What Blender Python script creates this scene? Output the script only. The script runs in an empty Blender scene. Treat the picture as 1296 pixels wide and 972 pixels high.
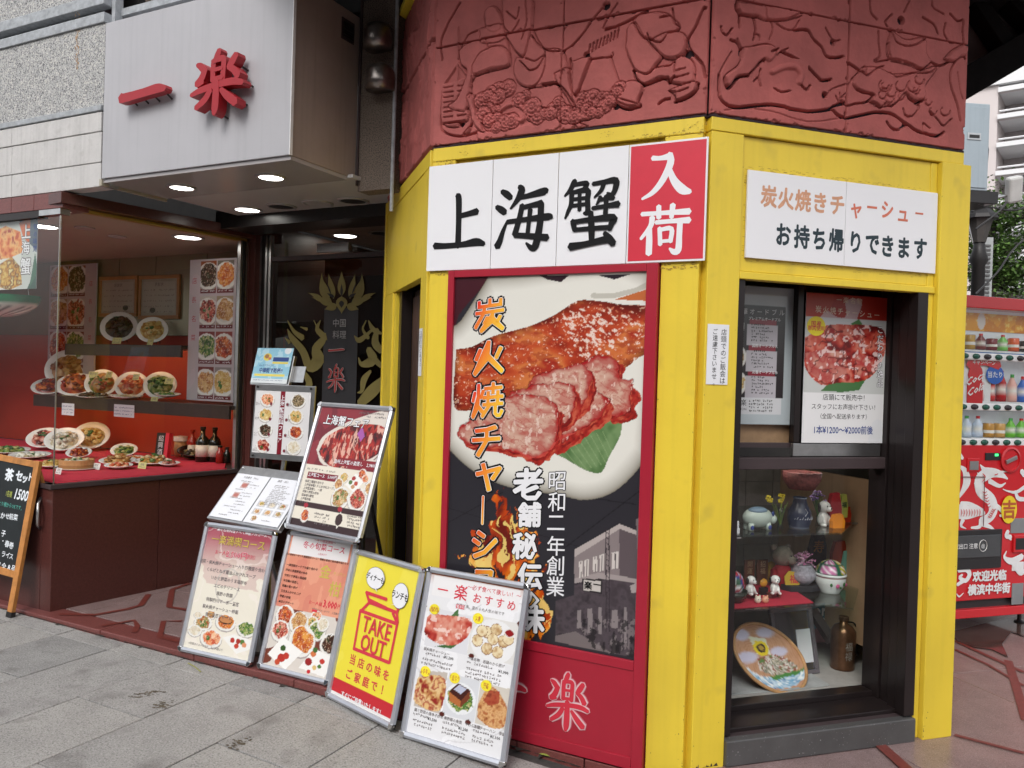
import bpy, math, random
import numpy as np
from mathutils import Matrix, Vector
from math import sin, cos, pi, radians, sqrt, atan2
scene = bpy.context.scene
col = scene.collection
random.seed(7)
# ------------------------------------------------------------------ camera
CAM_H = 1.45
FPX = 1026.8                      # focal length in pixels of the 1296 px wide photograph
PITCH, ROLL = radians(-0.4833), radians(1.7665)
_cp, _sp, _cr, _sr = cos(PITCH), sin(PITCH), cos(ROLL), sin(ROLL)
_R = np.array([[_cr, -_sr, 0], [_sr, _cr, 0], [0, 0, 1.0]]) @ \
     np.array([[1, 0, 0], [0, _cp, _sp], [0, -_sp, _cp]]) @ \
     np.array([[1, 0, 0], [0, 0, -1], [0, 1, 0.0]])
cam_data = bpy.data.cameras.new('camera')
cam_data.sensor_width = 36.0
cam_data.lens = FPX / 1296 * 36
cam_data.clip_start = 0.05
cam_data.clip_end = 500
cam = bpy.data.objects.new('camera', cam_data)
m = Matrix.Identity(4)
for i in range(3):
    m[i][0] = _R[0][i]; m[i][1] = -_R[1][i]; m[i][2] = -_R[2][i]
m[2][3] = CAM_H
cam.matrix_world = m
col.objects.link(cam)
scene.camera = cam
# ------------------------------------------------------------------ world, sun, exposure
SUN_EL, SUN_AZ = radians(44), radians(200)      # azimuth measured clockwise from +Y
world = bpy.data.worlds.new('World'); scene.world = world
world.use_nodes = True
nt = world.node_tree
bg = nt.nodes['Background']
sky = nt.nodes.new('ShaderNodeTexSky'); sky.sky_type = 'NISHITA'; sky.sun_disc = False
sky.sun_elevation = SUN_EL; sky.sun_rotation = SUN_AZ
sky.air_density = 1.0; sky.dust_density = 3.0; sky.ozone_density = 1.0
hsv = nt.nodes.new('ShaderNodeHueSaturation'); hsv.inputs['Saturation'].default_value = 0.22
hsv.inputs['Value'].default_value = 1.25
nt.links.new(sky.outputs[0], hsv.inputs['Color']); nt.links.new(hsv.outputs[0], bg.inputs['Color'])
bg.inputs['Strength'].default_value = 0.15
sl = bpy.data.lights.new('sun', 'SUN'); sl.energy = .75; sl.angle = radians(22); sl.color = (1.0, 0.97, 0.94)
sun = bpy.data.objects.new('sun', sl); col.objects.link(sun)
_d = Vector((sin(SUN_AZ) * cos(SUN_EL), cos(SUN_AZ) * cos(SUN_EL), sin(SUN_EL)))
sun.rotation_euler = _d.to_track_quat('Z', 'Y').to_euler()
scene.view_settings.view_transform = 'Standard'
scene.view_settings.look = 'None'
scene.view_settings.exposure = 0.3
scene.view_settings.gamma = 1
# ------------------------------------------------------------------ materials
def lin(c):
    return tuple(((x / 255) / 12.92 if x / 255 <= .04045 else (((x / 255) + .055) / 1.055) ** 2.4) for x in c)
_M = {}
def mat(name, c, rough=.6, metal=0., var=.12, vscale=8., bump=.0, bscale=120., spec=.5, speck=None, emit=0., detail=6,
        streak=0., rust=None, coat=0.):
    """procedural material: base colour with noise variation, optional speckle, vertical streaks, worn spots and fine bump"""
    if name in _M: return _M[name]
    m = bpy.data.materials.new(name); m.use_nodes = True; _M[name] = m
    nt = m.node_tree; N = nt.nodes; L = nt.links; b = N['Principled BSDF']
    b.inputs['Roughness'].default_value = rough; b.inputs['Metallic'].default_value = metal
    b.inputs['Specular IOR Level'].default_value = spec
    if coat: b.inputs['Coat Weight'].default_value = coat; b.inputs['Coat Roughness'].default_value = .08
    tc = N.new('ShaderNodeTexCoord')
    nz = N.new('ShaderNodeTexNoise'); nz.inputs['Scale'].default_value = vscale; nz.inputs['Detail'].default_value = detail
    nz.inputs['Roughness'].default_value = .65
    L.new(tc.outputs['Object'], nz.inputs['Vector'])
    rp = N.new('ShaderNodeValToRGB'); rp.color_ramp.elements[0].position = .3; rp.color_ramp.elements[1].position = .7
    rp.color_ramp.elements[0].color = (*[x * (1 - var) for x in c], 1)
    rp.color_ramp.elements[1].color = (*[min(1, x * (1 + var)) for x in c], 1)
    L.new(nz.outputs['Fac'], rp.inputs['Fac']); out = rp.outputs['Color']
    def mixin(fac, colr, out):
        mx = N.new('ShaderNodeMix'); mx.data_type = 'RGBA'
        L.new(fac, mx.inputs['Factor']); L.new(out, mx.inputs['A']); mx.inputs['B'].default_value = (*colr, 1)
        return mx.outputs['Result']
    def thr(src, lo, hi, gain=1.):
        mr = N.new('ShaderNodeMapRange'); mr.inputs['From Min'].default_value = lo; mr.inputs['From Max'].default_value = hi
        mr.inputs['To Max'].default_value = gain
        L.new(src, mr.inputs['Value']); return mr.outputs['Result']
    if speck:
        for (sc, colr, lo, hi, gain) in speck:
            n2 = N.new('ShaderNodeTexNoise'); n2.inputs['Scale'].default_value = sc; n2.inputs['Detail'].default_value = 2
            L.new(tc.outputs['Object'], n2.inputs['Vector'])
            out = mixin(thr(n2.outputs['Fac'], lo, hi, gain), colr, out)
    if streak:
        mp = N.new('ShaderNodeMapping'); mp.inputs['Scale'].default_value = (22, 22, .9); L.new(tc.outputs['Object'], mp.inputs['Vector'])
        n3 = N.new('ShaderNodeTexNoise'); n3.inputs['Scale'].default_value = 1.5; n3.inputs['Detail'].default_value = 5; L.new(mp.outputs[0], n3.inputs['Vector'])
        out = mixin(thr(n3.outputs['Fac'], .5, .75, streak), tuple(x * .45 for x in c), out)
    if rust:
        n4 = N.new('ShaderNodeTexNoise'); n4.inputs['Scale'].default_value = rust[0]; n4.inputs['Detail'].default_value = 9
        n4.inputs['Roughness'].default_value = .75
        L.new(tc.outputs['Object'], n4.inputs['Vector'])
        out = mixin(thr(n4.outputs['Fac'], rust[1], rust[1] + .03), rust[2], out)
    L.new(out, b.inputs['Base Color'])
    if bump:
        n5 = N.new('ShaderNodeTexNoise'); n5.inputs['Scale'].default_value = bscale; n5.inputs['Detail'].default_value = 4
        L.new(tc.outputs['Object'], n5.inputs['Vector'])
        bp = N.new('ShaderNodeBump'); bp.inputs['Strength'].default_value = bump; bp.inputs['Distance'].default_value = .004
        L.new(n5.outputs['Fac'], bp.inputs['Height']); L.new(bp.outputs['Normal'], b.inputs['Normal'])
    if emit:
        b.inputs['Emission Color'].default_value = (*c, 1); b.inputs['Emission Strength'].default_value = emit
    return m
def vmat(name, rough=.45, spec=.4, bump=0., bscale=60, coat=0., val=1.):
    """material that takes its printed colour from the mesh's own colour attribute"""
    if name in _M: return _M[name]
    m = bpy.data.materials.new(name); m.use_nodes = True; _M[name] = m
    N = m.node_tree.nodes; L = m.node_tree.links; b = N['Principled BSDF']
    b.inputs['Roughness'].default_value = rough; b.inputs['Specular IOR Level'].default_value = spec
    if coat: b.inputs['Coat Weight'].default_value = coat; b.inputs['Coat Roughness'].default_value = .1
    a = N.new('ShaderNodeVertexColor'); a.layer_name = 'Col'
    vv = N.new('ShaderNodeHueSaturation'); vv.inputs['Value'].default_value = val; L.new(a.outputs['Color'], vv.inputs['Color']); L.new(vv.outputs[0], b.inputs['Base Color'])
    if bump:
        tc = N.new('ShaderNodeTexCoord'); n5 = N.new('ShaderNodeTexNoise'); n5.inputs['Scale'].default_value = bscale; n5.inputs['Detail'].default_value = 3
        L.new(tc.outputs['Object'], n5.inputs['Vector'])
        bp = N.new('ShaderNodeBump'); bp.inputs['Strength'].default_value = bump; bp.inputs['Distance'].default_value = .01
        L.new(n5.outputs['Fac'], bp.inputs['Height']); L.new(bp.outputs['Normal'], b.inputs['Normal'])
    return m
def glass(name, tint=(.9, .93, .92), rough=.02, refl=1.0):
    if name in _M: return _M[name]
    m = bpy.data.materials.new(name); m.use_nodes = True; _M[name] = m
    N = m.node_tree.nodes; L = m.node_tree.links
    for n in list(N):
        if n.type == 'BSDF_PRINCIPLED': N.remove(n)
    tr = N.new('ShaderNodeBsdfTransparent'); tr.inputs[0].default_value = (*tint, 1)
    gl = N.new('ShaderNodeBsdfGlossy'); gl.inputs['Roughness'].default_value = rough
    gl.inputs['Color'].default_value = (refl, refl, refl, 1)
    fr = N.new('ShaderNodeFresnel'); ge = N.new('ShaderNodeNewGeometry'); mr = N.new('ShaderNodeMapRange')   # thin sheet: same reflection from both sides
    mr.inputs['To Min'].default_value = 1.5; mr.inputs['To Max'].default_value = 1 / 1.5; L.new(ge.outputs['Backfacing'], mr.inputs['Value']); L.new(mr.outputs['Result'], fr.inputs['IOR'])
    mx = N.new('ShaderNodeMixShader')
    L.new(fr.outputs[0], mx.inputs[0]); L.new(tr.outputs[0], mx.inputs[1]); L.new(gl.outputs[0], mx.inputs[2])
    L.new(mx.outputs[0], N['Material Output'].inputs['Surface'])
    return m
YELLOW = mat('yellow_paint', (.77, .57, .045), .42, var=.05, vscale=2.5, bump=.12, bscale=60, streak=.12, rust=(22, .74, (.20, .11, .03)), speck=[(1.6, (.50, .36, .035), .52, .8, .5), (9, (.45, .33, .05), .6, .75, .35)])
YSCUFF = mat('scuffed_old_tape', (.42, .27, .03), .7, var=.5, vscale=60, bump=.6, bscale=150)
REDCLAY = mat('red_clay_paint', (.39, .098, .088), .78, var=.2, vscale=5, bump=.3, bscale=60, streak=.12)
CRACK = mat('dark_crack', (.03, .015, .02), .9, var=.4)
REDMETAL = mat('crimson_metal', (.36, .012, .03), .38, var=.06, vscale=6, rust=(30, .74, (.5, .4, .4)))
GRAN = mat('dark_red_granite', (.085, .026, .022), .28, var=.2, vscale=60, speck=[(420, (.25, .12, .09), .62, .7, .55), (300, (.02, .006, .006), .6, .68, .6)])
GRANB = mat('red_granite_band', (.17, .05, .045), .35, var=.2, vscale=80, speck=[(400, (.33, .2, .18), .6, .68, .5), (300, (.04, .01, .01), .6, .68, .6)])
GRANF = mat('grey_pink_granite_floor', (.225, .155, .15), .3, var=.2, vscale=7, bump=.1, speck=[(260, (.42, .36, .35), .58, .66, .6), (220, (.08, .04, .04), .58, .66, .7)])
GRANR = mat('red_granite_strip', (.16, .035, .028), .36, var=.2, vscale=40, speck=[(300, (.3, .15, .12), .6, .68, .4)])
PAVE = mat('grey_granite_paving', (.305, .296, .285), .72, var=.14, vscale=5, bump=.6, bscale=160, speck=[(150, (.44, .43, .42), .53, .62, .55), (135, (.10, .097, .094), .55, .64, .6), (6, (.12, .11, .105), .56, .75, .5)])
JOINT = mat('dark_joint_mortar', (.055, .05, .047), .9, var=.3, vscale=50)
STONE = mat('pale_limestone', (.56, .545, .53), .6, var=.1, vscale=9, bump=.2, bscale=30, speck=[(18, (.4, .39, .37), .55, .75, .6), (240, (.3, .29, .28), .62, .7, .35)], streak=.25)
PEBBLE = mat('pebble_dash', (.42, .42, .415), .85, var=.35, vscale=170, bump=1.0, bscale=190, speck=[(150, (.05, .05, .06), .52, .6, .8), (120, (.7, .68, .62), .55, .62, .7)], detail=2)
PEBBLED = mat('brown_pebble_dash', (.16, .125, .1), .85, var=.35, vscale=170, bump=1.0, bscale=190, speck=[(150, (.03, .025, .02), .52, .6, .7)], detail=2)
LEDGE = mat('weathered_grey_ledge', (.36, .38, .40), .8, var=.25, vscale=30, bump=.3)
SIGNW = mat('grey_white_sign_metal', (.43, .425, .445), .45, var=.05, vscale=2, streak=.13, rust=(60, .80, (.2, .17, .15)))
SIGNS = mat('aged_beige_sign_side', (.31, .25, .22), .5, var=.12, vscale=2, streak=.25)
SIGNU = mat('grey_glossy_soffit', (.36, .335, .335), .22, var=.05, vscale=2)
SIGNR = mat('red_sign_letter', (.36, .012, .02), .4, var=.08)
BLACK = mat('black_metal', (.018, .016, .016), .35, var=.3)
BRONZE = mat('dark_bronze_aluminium', (.022, .016, .016), .3, metal=.35, var=.15, vscale=3)
BRONZE2 = mat('dark_brown_sill', (.06, .042, .044), .5, metal=.2, var=.15, vscale=3)
STEEL = mat('brushed_steel', (.52, .52, .52), .28, metal=.95, var=.12, vscale=20)
ALU = mat('satin_aluminium', (.56, .58, .63), .36, metal=.75, var=.06, vscale=12)
CHROME = mat('polished_corner', (.6, .6, .6), .12, metal=1., var=.1)
WHITE = mat('white_print', (.80, .80, .82), .4, var=.015, vscale=2)
WHITEP = mat('white_paper', (.78, .79, .82), .5, var=.03, vscale=4)
INK = mat('black_ink', (.008, .008, .009), .6, var=.2, spec=.2)
REDINK = mat('red_ink', (.62, .03, .055), .4, var=.05)
VPRINT = vmat('poster_print', .32, .45, bump=.25, bscale=9, val=.86)
VMATTE = vmat('painted_colour', .7, .3)
VGLAZE = vmat('glazed_colour', .25, .5)
GLASSM = glass('clear_glass', (.96, .97, .96), .02, .85)
GLASSD = glass('tinted_door_glass', (.42, .38, .36))
DARKWOOD = mat('dark_brown_panelling', (.06, .032, .022), .5, var=.4, vscale=5)
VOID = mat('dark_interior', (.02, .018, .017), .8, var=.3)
# ------------------------------------------------------------------ frames: local X right, Y into the wall, Z up
class Frame:
    def __init__(s, o, rz=0., tilt=0., z=0., mat4=None):
        if mat4 is not None: s.m = mat4
        else: s.m = Matrix.Translation((o[0], o[1], z)) @ Matrix.Rotation(radians(rz), 4, 'Z') @ Matrix.Rotation(radians(-tilt), 4, 'X')
        s.A = np.array([[s.m[i][j] for j in range(3)] for i in range(3)]); s.o = np.array([s.m[i][3] for i in range(3)])
    def _hit(s, x, y, ax, w):
        d = _R.T @ np.array([(x - 648) / FPX, (y - 486) / FPX, 1.0])
        c = np.array([0, 0, CAM_H]); n = s.A[:, ax]; o = s.o + n * w
        t = ((o - c) @ n) / (d @ n)
        return s.A.T @ (c + d * t - s.o)
    def px(s, x, y, w=0.):            # photo pixel -> local (X, Z) on the plane Y = w
        p = s._hit(x, y, 1, w); return float(p[0]), float(p[2])
    def pz(s, x, y, z):               # photo pixel -> local (X, Y) on the plane Z = z
        p = s._hit(x, y, 2, z); return float(p[0]), float(p[1])
    def pxx(s, x, y, u):              # photo pixel -> local (Y, Z) on the plane X = u
        p = s._hit(x, y, 0, u); return float(p[1]), float(p[2])
    def sub(s, x, y, z, rz=0., tilt=0., roll=0.):
        return Frame(None, mat4=s.m @ Matrix.Translation((x, y, z)) @ Matrix.Rotation(radians(rz), 4, 'Z') @ Matrix.Rotation(radians(-tilt), 4, 'X') @ Matrix.Rotation(radians(roll), 4, 'Y'))
    def ppm(s, x, y, z):              # metres per photo pixel at a local point
        p = s.A @ np.array([x, y, z]) + s.o - np.array([0, 0, CAM_H]); return float((_R @ p)[2]) / FPX
WORLD = Frame((0, 0))
# ------------------------------------------------------------------ mesh builder
def smooth_path(pts, n=5):
    """Catmull-Rom through the points, any tuple length"""
    if len(pts) < 3: return [tuple(p) for p in pts]
    P = [np.array(p, float) for p in pts]; P = [2 * P[0] - P[1]] + P + [2 * P[-1] - P[-2]]
    out = []
    for i in range(1, len(P) - 2):
        for k in range(n):
            t = k / n
            out.append(.5 * ((2 * P[i]) + (-P[i - 1] + P[i + 1]) * t + (2 * P[i - 1] - 5 * P[i] + 4 * P[i + 1] - P[i + 2]) * t * t + (-P[i - 1] + 3 * P[i] - 3 * P[i + 1] + P[i + 2]) * t ** 3))
    out.append(P[-2]); return [tuple(p) for p in out]
_GC = {}
_tc = bpy.data.curves.new('type', 'FONT'); _to = bpy.data.objects.new('type', _tc)
def glyphs(s, off=0., res=2):
    k = (s, off, res)
    if k not in _GC:
        _tc.body = s; _tc.size = 1; _tc.offset = off; _tc.resolution_u = res; _tc.fill_mode = 'FRONT'
        me = _to.to_mesh()
        V = [(v.co.x, v.co.y) for v in me.vertices]; Fc = [tuple(p.vertices) for p in me.polygons]
        _to.to_mesh_clear()
        if not V: V = [(0, 0)]
        xs = [v[0] for v in V]; _GC[k] = (V, Fc, min(xs), max(xs))
    return _GC[k]
class MB:
    def __init__(s): s.v = []; s.f = []; s.c = None
    def add(s, V, Fs, c=None):
        b = len(s.v); s.v += [tuple(p) for p in V]; s.f += [tuple(i + b for i in f) for f in Fs]
        if c is not None or s.c is not None:
            if s.c is None: s.c = [(.5, .5, .5)] * b
            if c is None: c = (.5, .5, .5)
            s.c += (list(c) if len(c) == len(V) and not isinstance(c[0], (int, float)) else [tuple(c)] * len(V))
        return s
    def box(s, x0, x1, y0, y1, z0, z1, c=None):
        V = [(x, y, z) for z in (z0, z1) for y in (y0, y1) for x in (x0, x1)]
        return s.add(V, [(0, 2, 3, 1), (4, 5, 7, 6), (0, 1, 5, 4), (2, 6, 7, 3), (0, 4, 6, 2), (1, 3, 7, 5)], c)
    def quad(s, a, b, c_, d, c=None): return s.add([a, b, c_, d], [(0, 1, 2, 3)], c)
    def prism(s, pts, y0, y1, c=None, cap_back=True):      # polygon in XZ, extruded along Y
        n = len(pts); V = [(p[0], y0, p[1]) for p in pts] + [(p[0], y1, p[1]) for p in pts]
        a = sum(pts[i][0] * pts[(i + 1) % n][1] - pts[(i + 1) % n][0] * pts[i][1] for i in range(n))
        o = list(range(n)) if a > 0 else list(range(n))[::-1]
        Fs = [tuple(o)] + ([tuple(i + n for i in o[::-1])] if cap_back else [])
        Fs += [(o[i], o[i] + n, o[(i + 1) % n] + n, o[(i + 1) % n]) for i in range(n)]
        return s.add(V, Fs, c)
    def flat(s, pts, y, c=None):
        a = sum(pts[i][0] * pts[(i + 1) % len(pts)][1] - pts[(i + 1) % len(pts)][0] * pts[i][1] for i in range(len(pts)))
        if a < 0: pts = pts[::-1]
        return s.add([(p[0], y, p[1]) for p in pts], [tuple(range(len(pts)))], c)
    def hprism(s, pts, z0, z1, c=None):       # polygon in XY, extruded along Z
        n = len(pts); a = sum(pts[i][0] * pts[(i + 1) % n][1] - pts[(i + 1) % n][0] * pts[i][1] for i in range(n))
        if a < 0: pts = pts[::-1]
        V = [(p[0], p[1], z0) for p in pts] + [(p[0], p[1], z1) for p in pts]
        return s.add(V, [tuple(range(n))[::-1], tuple(range(n, 2 * n))] + [(i, (i + 1) % n, (i + 1) % n + n, i + n) for i in range(n)], c)
    def tube(s, pts, r, n=8, c=None, cap=True):
        P = [Vector(p[:3]) for p in pts]; R_ = [p[3] if len(p) > 3 else r for p in pts]
        V = []; prev = None
        for i, p in enumerate(P):
            d = (P[min(i + 1, len(P) - 1)] - P[max(i - 1, 0)]).normalized()
            if prev is None:
                a = Vector((0, 0, 1)) if abs(d.z) < .9 else Vector((1, 0, 0)); e = d.cross(a).normalized()
            else: e = (prev - d * prev.dot(d)).normalized()
            prev = e; g = d.cross(e)
            V += [tuple(p + (e * cos(2 * pi * k / n) + g * sin(2 * pi * k / n)) * R_[i]) for k in range(n)]
        Fs = [(i * n + k, i * n + (k + 1) % n, (i + 1) * n + (k + 1) % n, (i + 1) * n + k) for i in range(len(P) - 1) for k in range(n)]
        if cap: Fs += [tuple(range(n))[::-1], tuple(range((len(P) - 1) * n, len(P) * n))]
        return s.add(V, Fs, c)
    def lathe(s, prof, cx=0, cy=0, cz=0, n=24, c=None, sx=1, sy=1):   # prof: (r, z[, colour])
        V = []; C = []
        for p in prof:
            for k in range(n):
                V.append((cx + p[0] * cos(2 * pi * k / n) * sx, cy + p[0] * sin(2 * pi * k / n) * sy, cz + p[1])); C.append(p[2] if len(p) > 2 else (c or (.5, .5, .5)))
        m = len(prof)
        Fs = [(i * n + k, i * n + (k + 1) % n, (i + 1) * n + (k + 1) % n, (i + 1) * n + k) for i in range(m - 1) for k in range(n)]
        if prof[0][0] > 1e-5: Fs.append(tuple(range(n))[::-1])
        if prof[-1][0] > 1e-5: Fs.append(tuple(range((m - 1) * n, m * n)))
        return s.add(V, Fs, C if (c or len(prof[0]) > 2) else None)
    def ball(s, x, y, z, rx, ry=None, rz=None, c=None, n=10, lump=0., seed=0):
        ry = ry or rx; rz = rz or rx; rnd = random.Random(seed); V = []; m = n // 2 + 1
        for i in range(m + 1):
            t = pi * i / m
            for k in range(n):
                q = 1 + lump * (rnd.random() - .5)
                V.append((x + rx * q * sin(t) * cos(2 * pi * k / n), y + ry * q * sin(t) * sin(2 * pi * k / n), z - rz * q * cos(t)))
        return s.add(V, [(i * n + k, i * n + (k + 1) % n, (i + 1) * n + (k + 1) % n, (i + 1) * n + k) for i in range(m) for k in range(n)], c)
    def text(s, t, x, z, size, y=-.001, off=0., sx=1., shear=0., slant=0., align='c', vert=False, step=1.05, c=None, res=2, grad=None, rot=0., track=0.):
        """lettering lying in the XZ plane; z is the middle of the line, vert=True sets a column from its top"""
        if vert:
            for i, ch in enumerate(t):
                ch2 = {'ー': '｜', '〜': '≀'}.get(ch, ch)
                if ch not in ' 　': s.text(ch2, x, z - size * step * (i + .5), size * (.8 if ch in 'ャュョァィゥェォッ' else 1), y, off, sx, shear, slant, 'c', c=c, res=res, grad=grad)
            return s
        if track:
            W = [0 if ch == ' ' else 1 for ch in t]; tot = len(t) * track
            x0 = x - tot / 2 + track / 2 if align == 'c' else x + track / 2
            for i, ch in enumerate(t):
                if ch not in ' 　': s.text(ch, x0 + i * track, z + (x0 + i * track - x) * rot, size, y, off, sx, shear, slant, 'c', c=c, res=res, grad=grad)
            return s
        if off > .011:       # heavier letters: shifted copies a hair apart in depth keep every stroke whole
            n = 8 if off > .03 else 4; rr_ = off * size; o0 = off; off = 0.
            for i in range(n): s.text(t, x + rr_ * cos(2 * pi * i / n + .785) * sx, z + rr_ * sin(2 * pi * i / n + .785), size, y + .00005 * (i + 1), 0., sx, shear, slant, align, c=c, res=res, grad=grad)
        V, Fs, a, b = glyphs(t, off, res)
        ox = -(a + b) / 2 if align == 'c' else (-a if align == 'l' else -b)
        P = []; C = []
        for (vx, vy) in V:
            lx = (vx + ox) * sx; ly = vy - .37
            P.append((x + (lx + slant * ly) * size, y, z + (ly + shear * lx) * size))
            if grad: tt = min(1, max(0, .5 + (lx * grad[2] - ly * grad[3]))); C.append(tuple(grad[0][i] * (1 - tt) + grad[1][i] * tt for i in range(3)))
        return s.add(P, Fs, C if grad else c)
    def stroke(s, pts, y, c=None, sm=4, cap=True, depth=0.):     # (x, z, width) brush stroke as a ribbon, optionally a solid
        P = smooth_path(pts, sm) if len(pts) > 2 else [tuple(p) for p in pts]
        Lf, Rt = [], []
        for i, p in enumerate(P):
            a = P[max(i - 1, 0)]; b = P[min(i + 1, len(P) - 1)]
            dx, dz = b[0] - a[0], b[1] - a[1]; l = math.hypot(dx, dz) or 1; nx, nz = -dz / l, dx / l; w = p[2] / 2
            Lf.append((p[0] + nx * w, p[1] + nz * w)); Rt.append((p[0] - nx * w, p[1] - nz * w))
        poly = []
        if cap:
            a, b = P[0], P[1]; l = math.hypot(b[0] - a[0], b[1] - a[1]) or 1
            poly.append((a[0] - (b[0] - a[0]) / l * a[2] * .32, a[1] - (b[1] - a[1]) / l * a[2] * .32))
        poly += Lf
        if cap:
            a, b = P[-1], P[-2]; l = math.hypot(b[0] - a[0], b[1] - a[1]) or 1
            poly.append((a[0] - (b[0] - a[0]) / l * a[2] * .32, a[1] - (b[1] - a[1]) / l * a[2] * .32))
        poly += Rt[::-1]
        # quads between the sides keep it well formed
        n = len(P); V = [(q[0], y, q[1]) for q in Lf] + [(q[0], y, q[1]) for q in Rt]
        Fs = [(i, n + i, n + i + 1, i + 1) for i in range(n - 1)]
        if cap:
            V += [(poly[0][0], y, poly[0][1]), (poly[n + 1][0], y, poly[n + 1][1])]
            Fs += [(2 * n, n, 0), (2 * n + 1, n - 1, 2 * n - 1)]
        if depth:
            k = len(V); V += [(v[0], y + depth, v[2]) for v in V]; Fs += [tuple(i + k for i in f[::-1]) for f in Fs]
            ring = ([2 * n] if cap else []) + list(range(n)) + ([2 * n + 1] if cap else []) + list(range(2 * n - 1, n - 1, -1))
            Fs += [(ring[i], ring[(i + 1) % len(ring)], ring[(i + 1) % len(ring)] + k, ring[i] + k) for i in range(len(ring))]
        return s.add(V, Fs, c)
    def scrib(s, x0, z, w, size, y=-.001, c=None, seed=0, dens=.85):
        """a run of tiny unreadable characters, each a few strokes"""
        r = random.Random(seed); x = x0
        while x < x0 + w:
            if r.random() < dens:
                for k in range(3):
                    if r.random() < .5: a, b = x + r.random() * .3 * size, x + size * (.6 + r.random() * .3); zz = z + (r.random() - .5) * size * .8; t = size * .09; s.quad((a, y, zz - t), (b, y, zz - t), (b, y, zz + t), (a, y, zz + t), c)
                    else: a = x + r.random() * .8 * size; t = size * .09; h = size * (.2 + r.random() * .25); zz = z + (r.random() - .5) * size * .3; s.quad((a - t, y, zz - h), (a + t, y, zz - h), (a + t, y, zz + h), (a - t, y, zz + h), c)
            x += size
        return s
    def mesh(s, name, mt, smooth=False):
        me = bpy.data.meshes.new(name); me.from_pydata(s.v, [], s.f)
        if s.c is not None:
            at = me.color_attributes.new('Col', 'FLOAT_COLOR', 'POINT')
            arr = np.ones((len(s.v), 4), np.float32); arr[:, :3] = np.array(s.c, np.float32); at.data.foreach_set('color', arr.ravel())
        me.materials.append(mt)
        if smooth: me.polygons.foreach_set('use_smooth', [True] * len(me.polygons))
        me.update(); return me
_WM = {}
def link(name, me, fr, parent=None, bevel=0.):
    o = bpy.data.objects.new(name, me); col.objects.link(o)
    if parent is not None:
        o.parent = parent; o.matrix_local = _WM[parent.name].inverted() @ fr.m
    else: o.matrix_world = fr.m
    _WM[o.name] = fr.m.copy()
    if bevel:
        b = o.modifiers.new('bevel', 'BEVEL'); b.width = bevel; b.segments = 2; b.limit_method = 'ANGLE'
    return o
def tag(o, label=None, cat=None, group=None, kind=None):
    if label: o['label'] = label
    if cat: o['category'] = cat
    if group: o['group'] = group
    if kind: o['kind'] = kind
    return o
class Thing:
    def __init__(s, name, label, cat, fr, group=None):
        s.fr = fr; s.e = link(name, None, fr); s.e.empty_display_size = .1; tag(s.e, label, cat, group)
    def part(s, name, mb, mt, fr=None, parent=None, label=None, kind=None, bevel=0., smooth=False):
        o = link(name, mb.mesh(name, mt, smooth) if isinstance(mb, MB) else mb, fr or s.fr, parent or s.e, bevel)
        return tag(o, label, None, None, kind)
def solo(name, mb, mt, fr, label, cat, group=None, bevel=0., smooth=False, kind=None):
    return tag(link(name, mb.mesh(name, mt, smooth) if isinstance(mb, MB) else mb, fr, None, bevel), label, cat, group, kind)
def setting(name, mb, mt, fr=WORLD, bevel=0., smooth=False):
    return tag(link(name, mb.mesh(name, mt, smooth), fr, None, bevel), kind='structure')
def copy_thing(root, fr, label=None):
    """copy of a thing, its parts and their sub-parts, sharing the mesh data"""
    def rec(o, parent, top):
        c = o.copy(); col.objects.link(c)
        if parent is not None: c.parent = parent
        else: c.matrix_world = fr.m
        for ch in o.children: rec(ch, c, False)
        return c
    c = rec(root, None, True); _WM[c.name] = fr.m.copy()
    if label: c['label'] = label
    return c
# ------------------------------------------------------------------ numpy print painter
_rg = np.random.RandomState(5); _LAT = _rg.rand(256, 256)
def vnoise(x, y):
    xi = np.floor(x).astype(int); yi = np.floor(y).astype(int); fx = x - xi; fy = y - yi
    fx = fx * fx * (3 - 2 * fx); fy = fy * fy * (3 - 2 * fy)
    a = _LAT[xi % 256, yi % 256]; b = _LAT[(xi + 1) % 256, yi % 256]; c = _LAT[xi % 256, (yi + 1) % 256]; d = _LAT[(xi + 1) % 256, (yi + 1) % 256]
    return (a * (1 - fx) + b * fx) * (1 - fy) + (c * (1 - fx) + d * fx) * fy
def fbm(x, y, o=4):
    v = 0; a = .5; t = 0
    for i in range(o): v = v + a * vnoise(x + 17 * i, y + 31 * i); t += a; a *= .55; x = x * 2.03; y = y * 2.03
    return v / t
def inpoly(X, Z, pts):
    r = np.zeros(X.shape, bool); n = len(pts); j = n - 1
    for i in range(n):
        xi, zi = pts[i][:2]; xj, zj = pts[j][:2]
        c = ((zi > Z) != (zj > Z)) & (X < (xj - xi) * (Z - zi) / ((zj - zi) or 1e-9) + xi); r ^= c; j = i
    return r
def dist_path(X, Z, pts):
    """distance to a polyline and the interpolated third value"""
    D = np.full(X.shape, 1e9); T = np.zeros(X.shape)
    for a, b in zip(pts[:-1], pts[1:]):
        dx, dz = b[0] - a[0], b[1] - a[1]; l2 = dx * dx + dz * dz or 1e-12
        t = np.clip(((X - a[0]) * dx + (Z - a[1]) * dz) / l2, 0, 1); d = np.hypot(X - a[0] - t * dx, Z - a[1] - t * dz)
        k = d < D; D = np.where(k, d, D)
        if len(a) > 2: T = np.where(k, a[2] + (b[2] - a[2]) * t, T)
    return D, T
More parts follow.
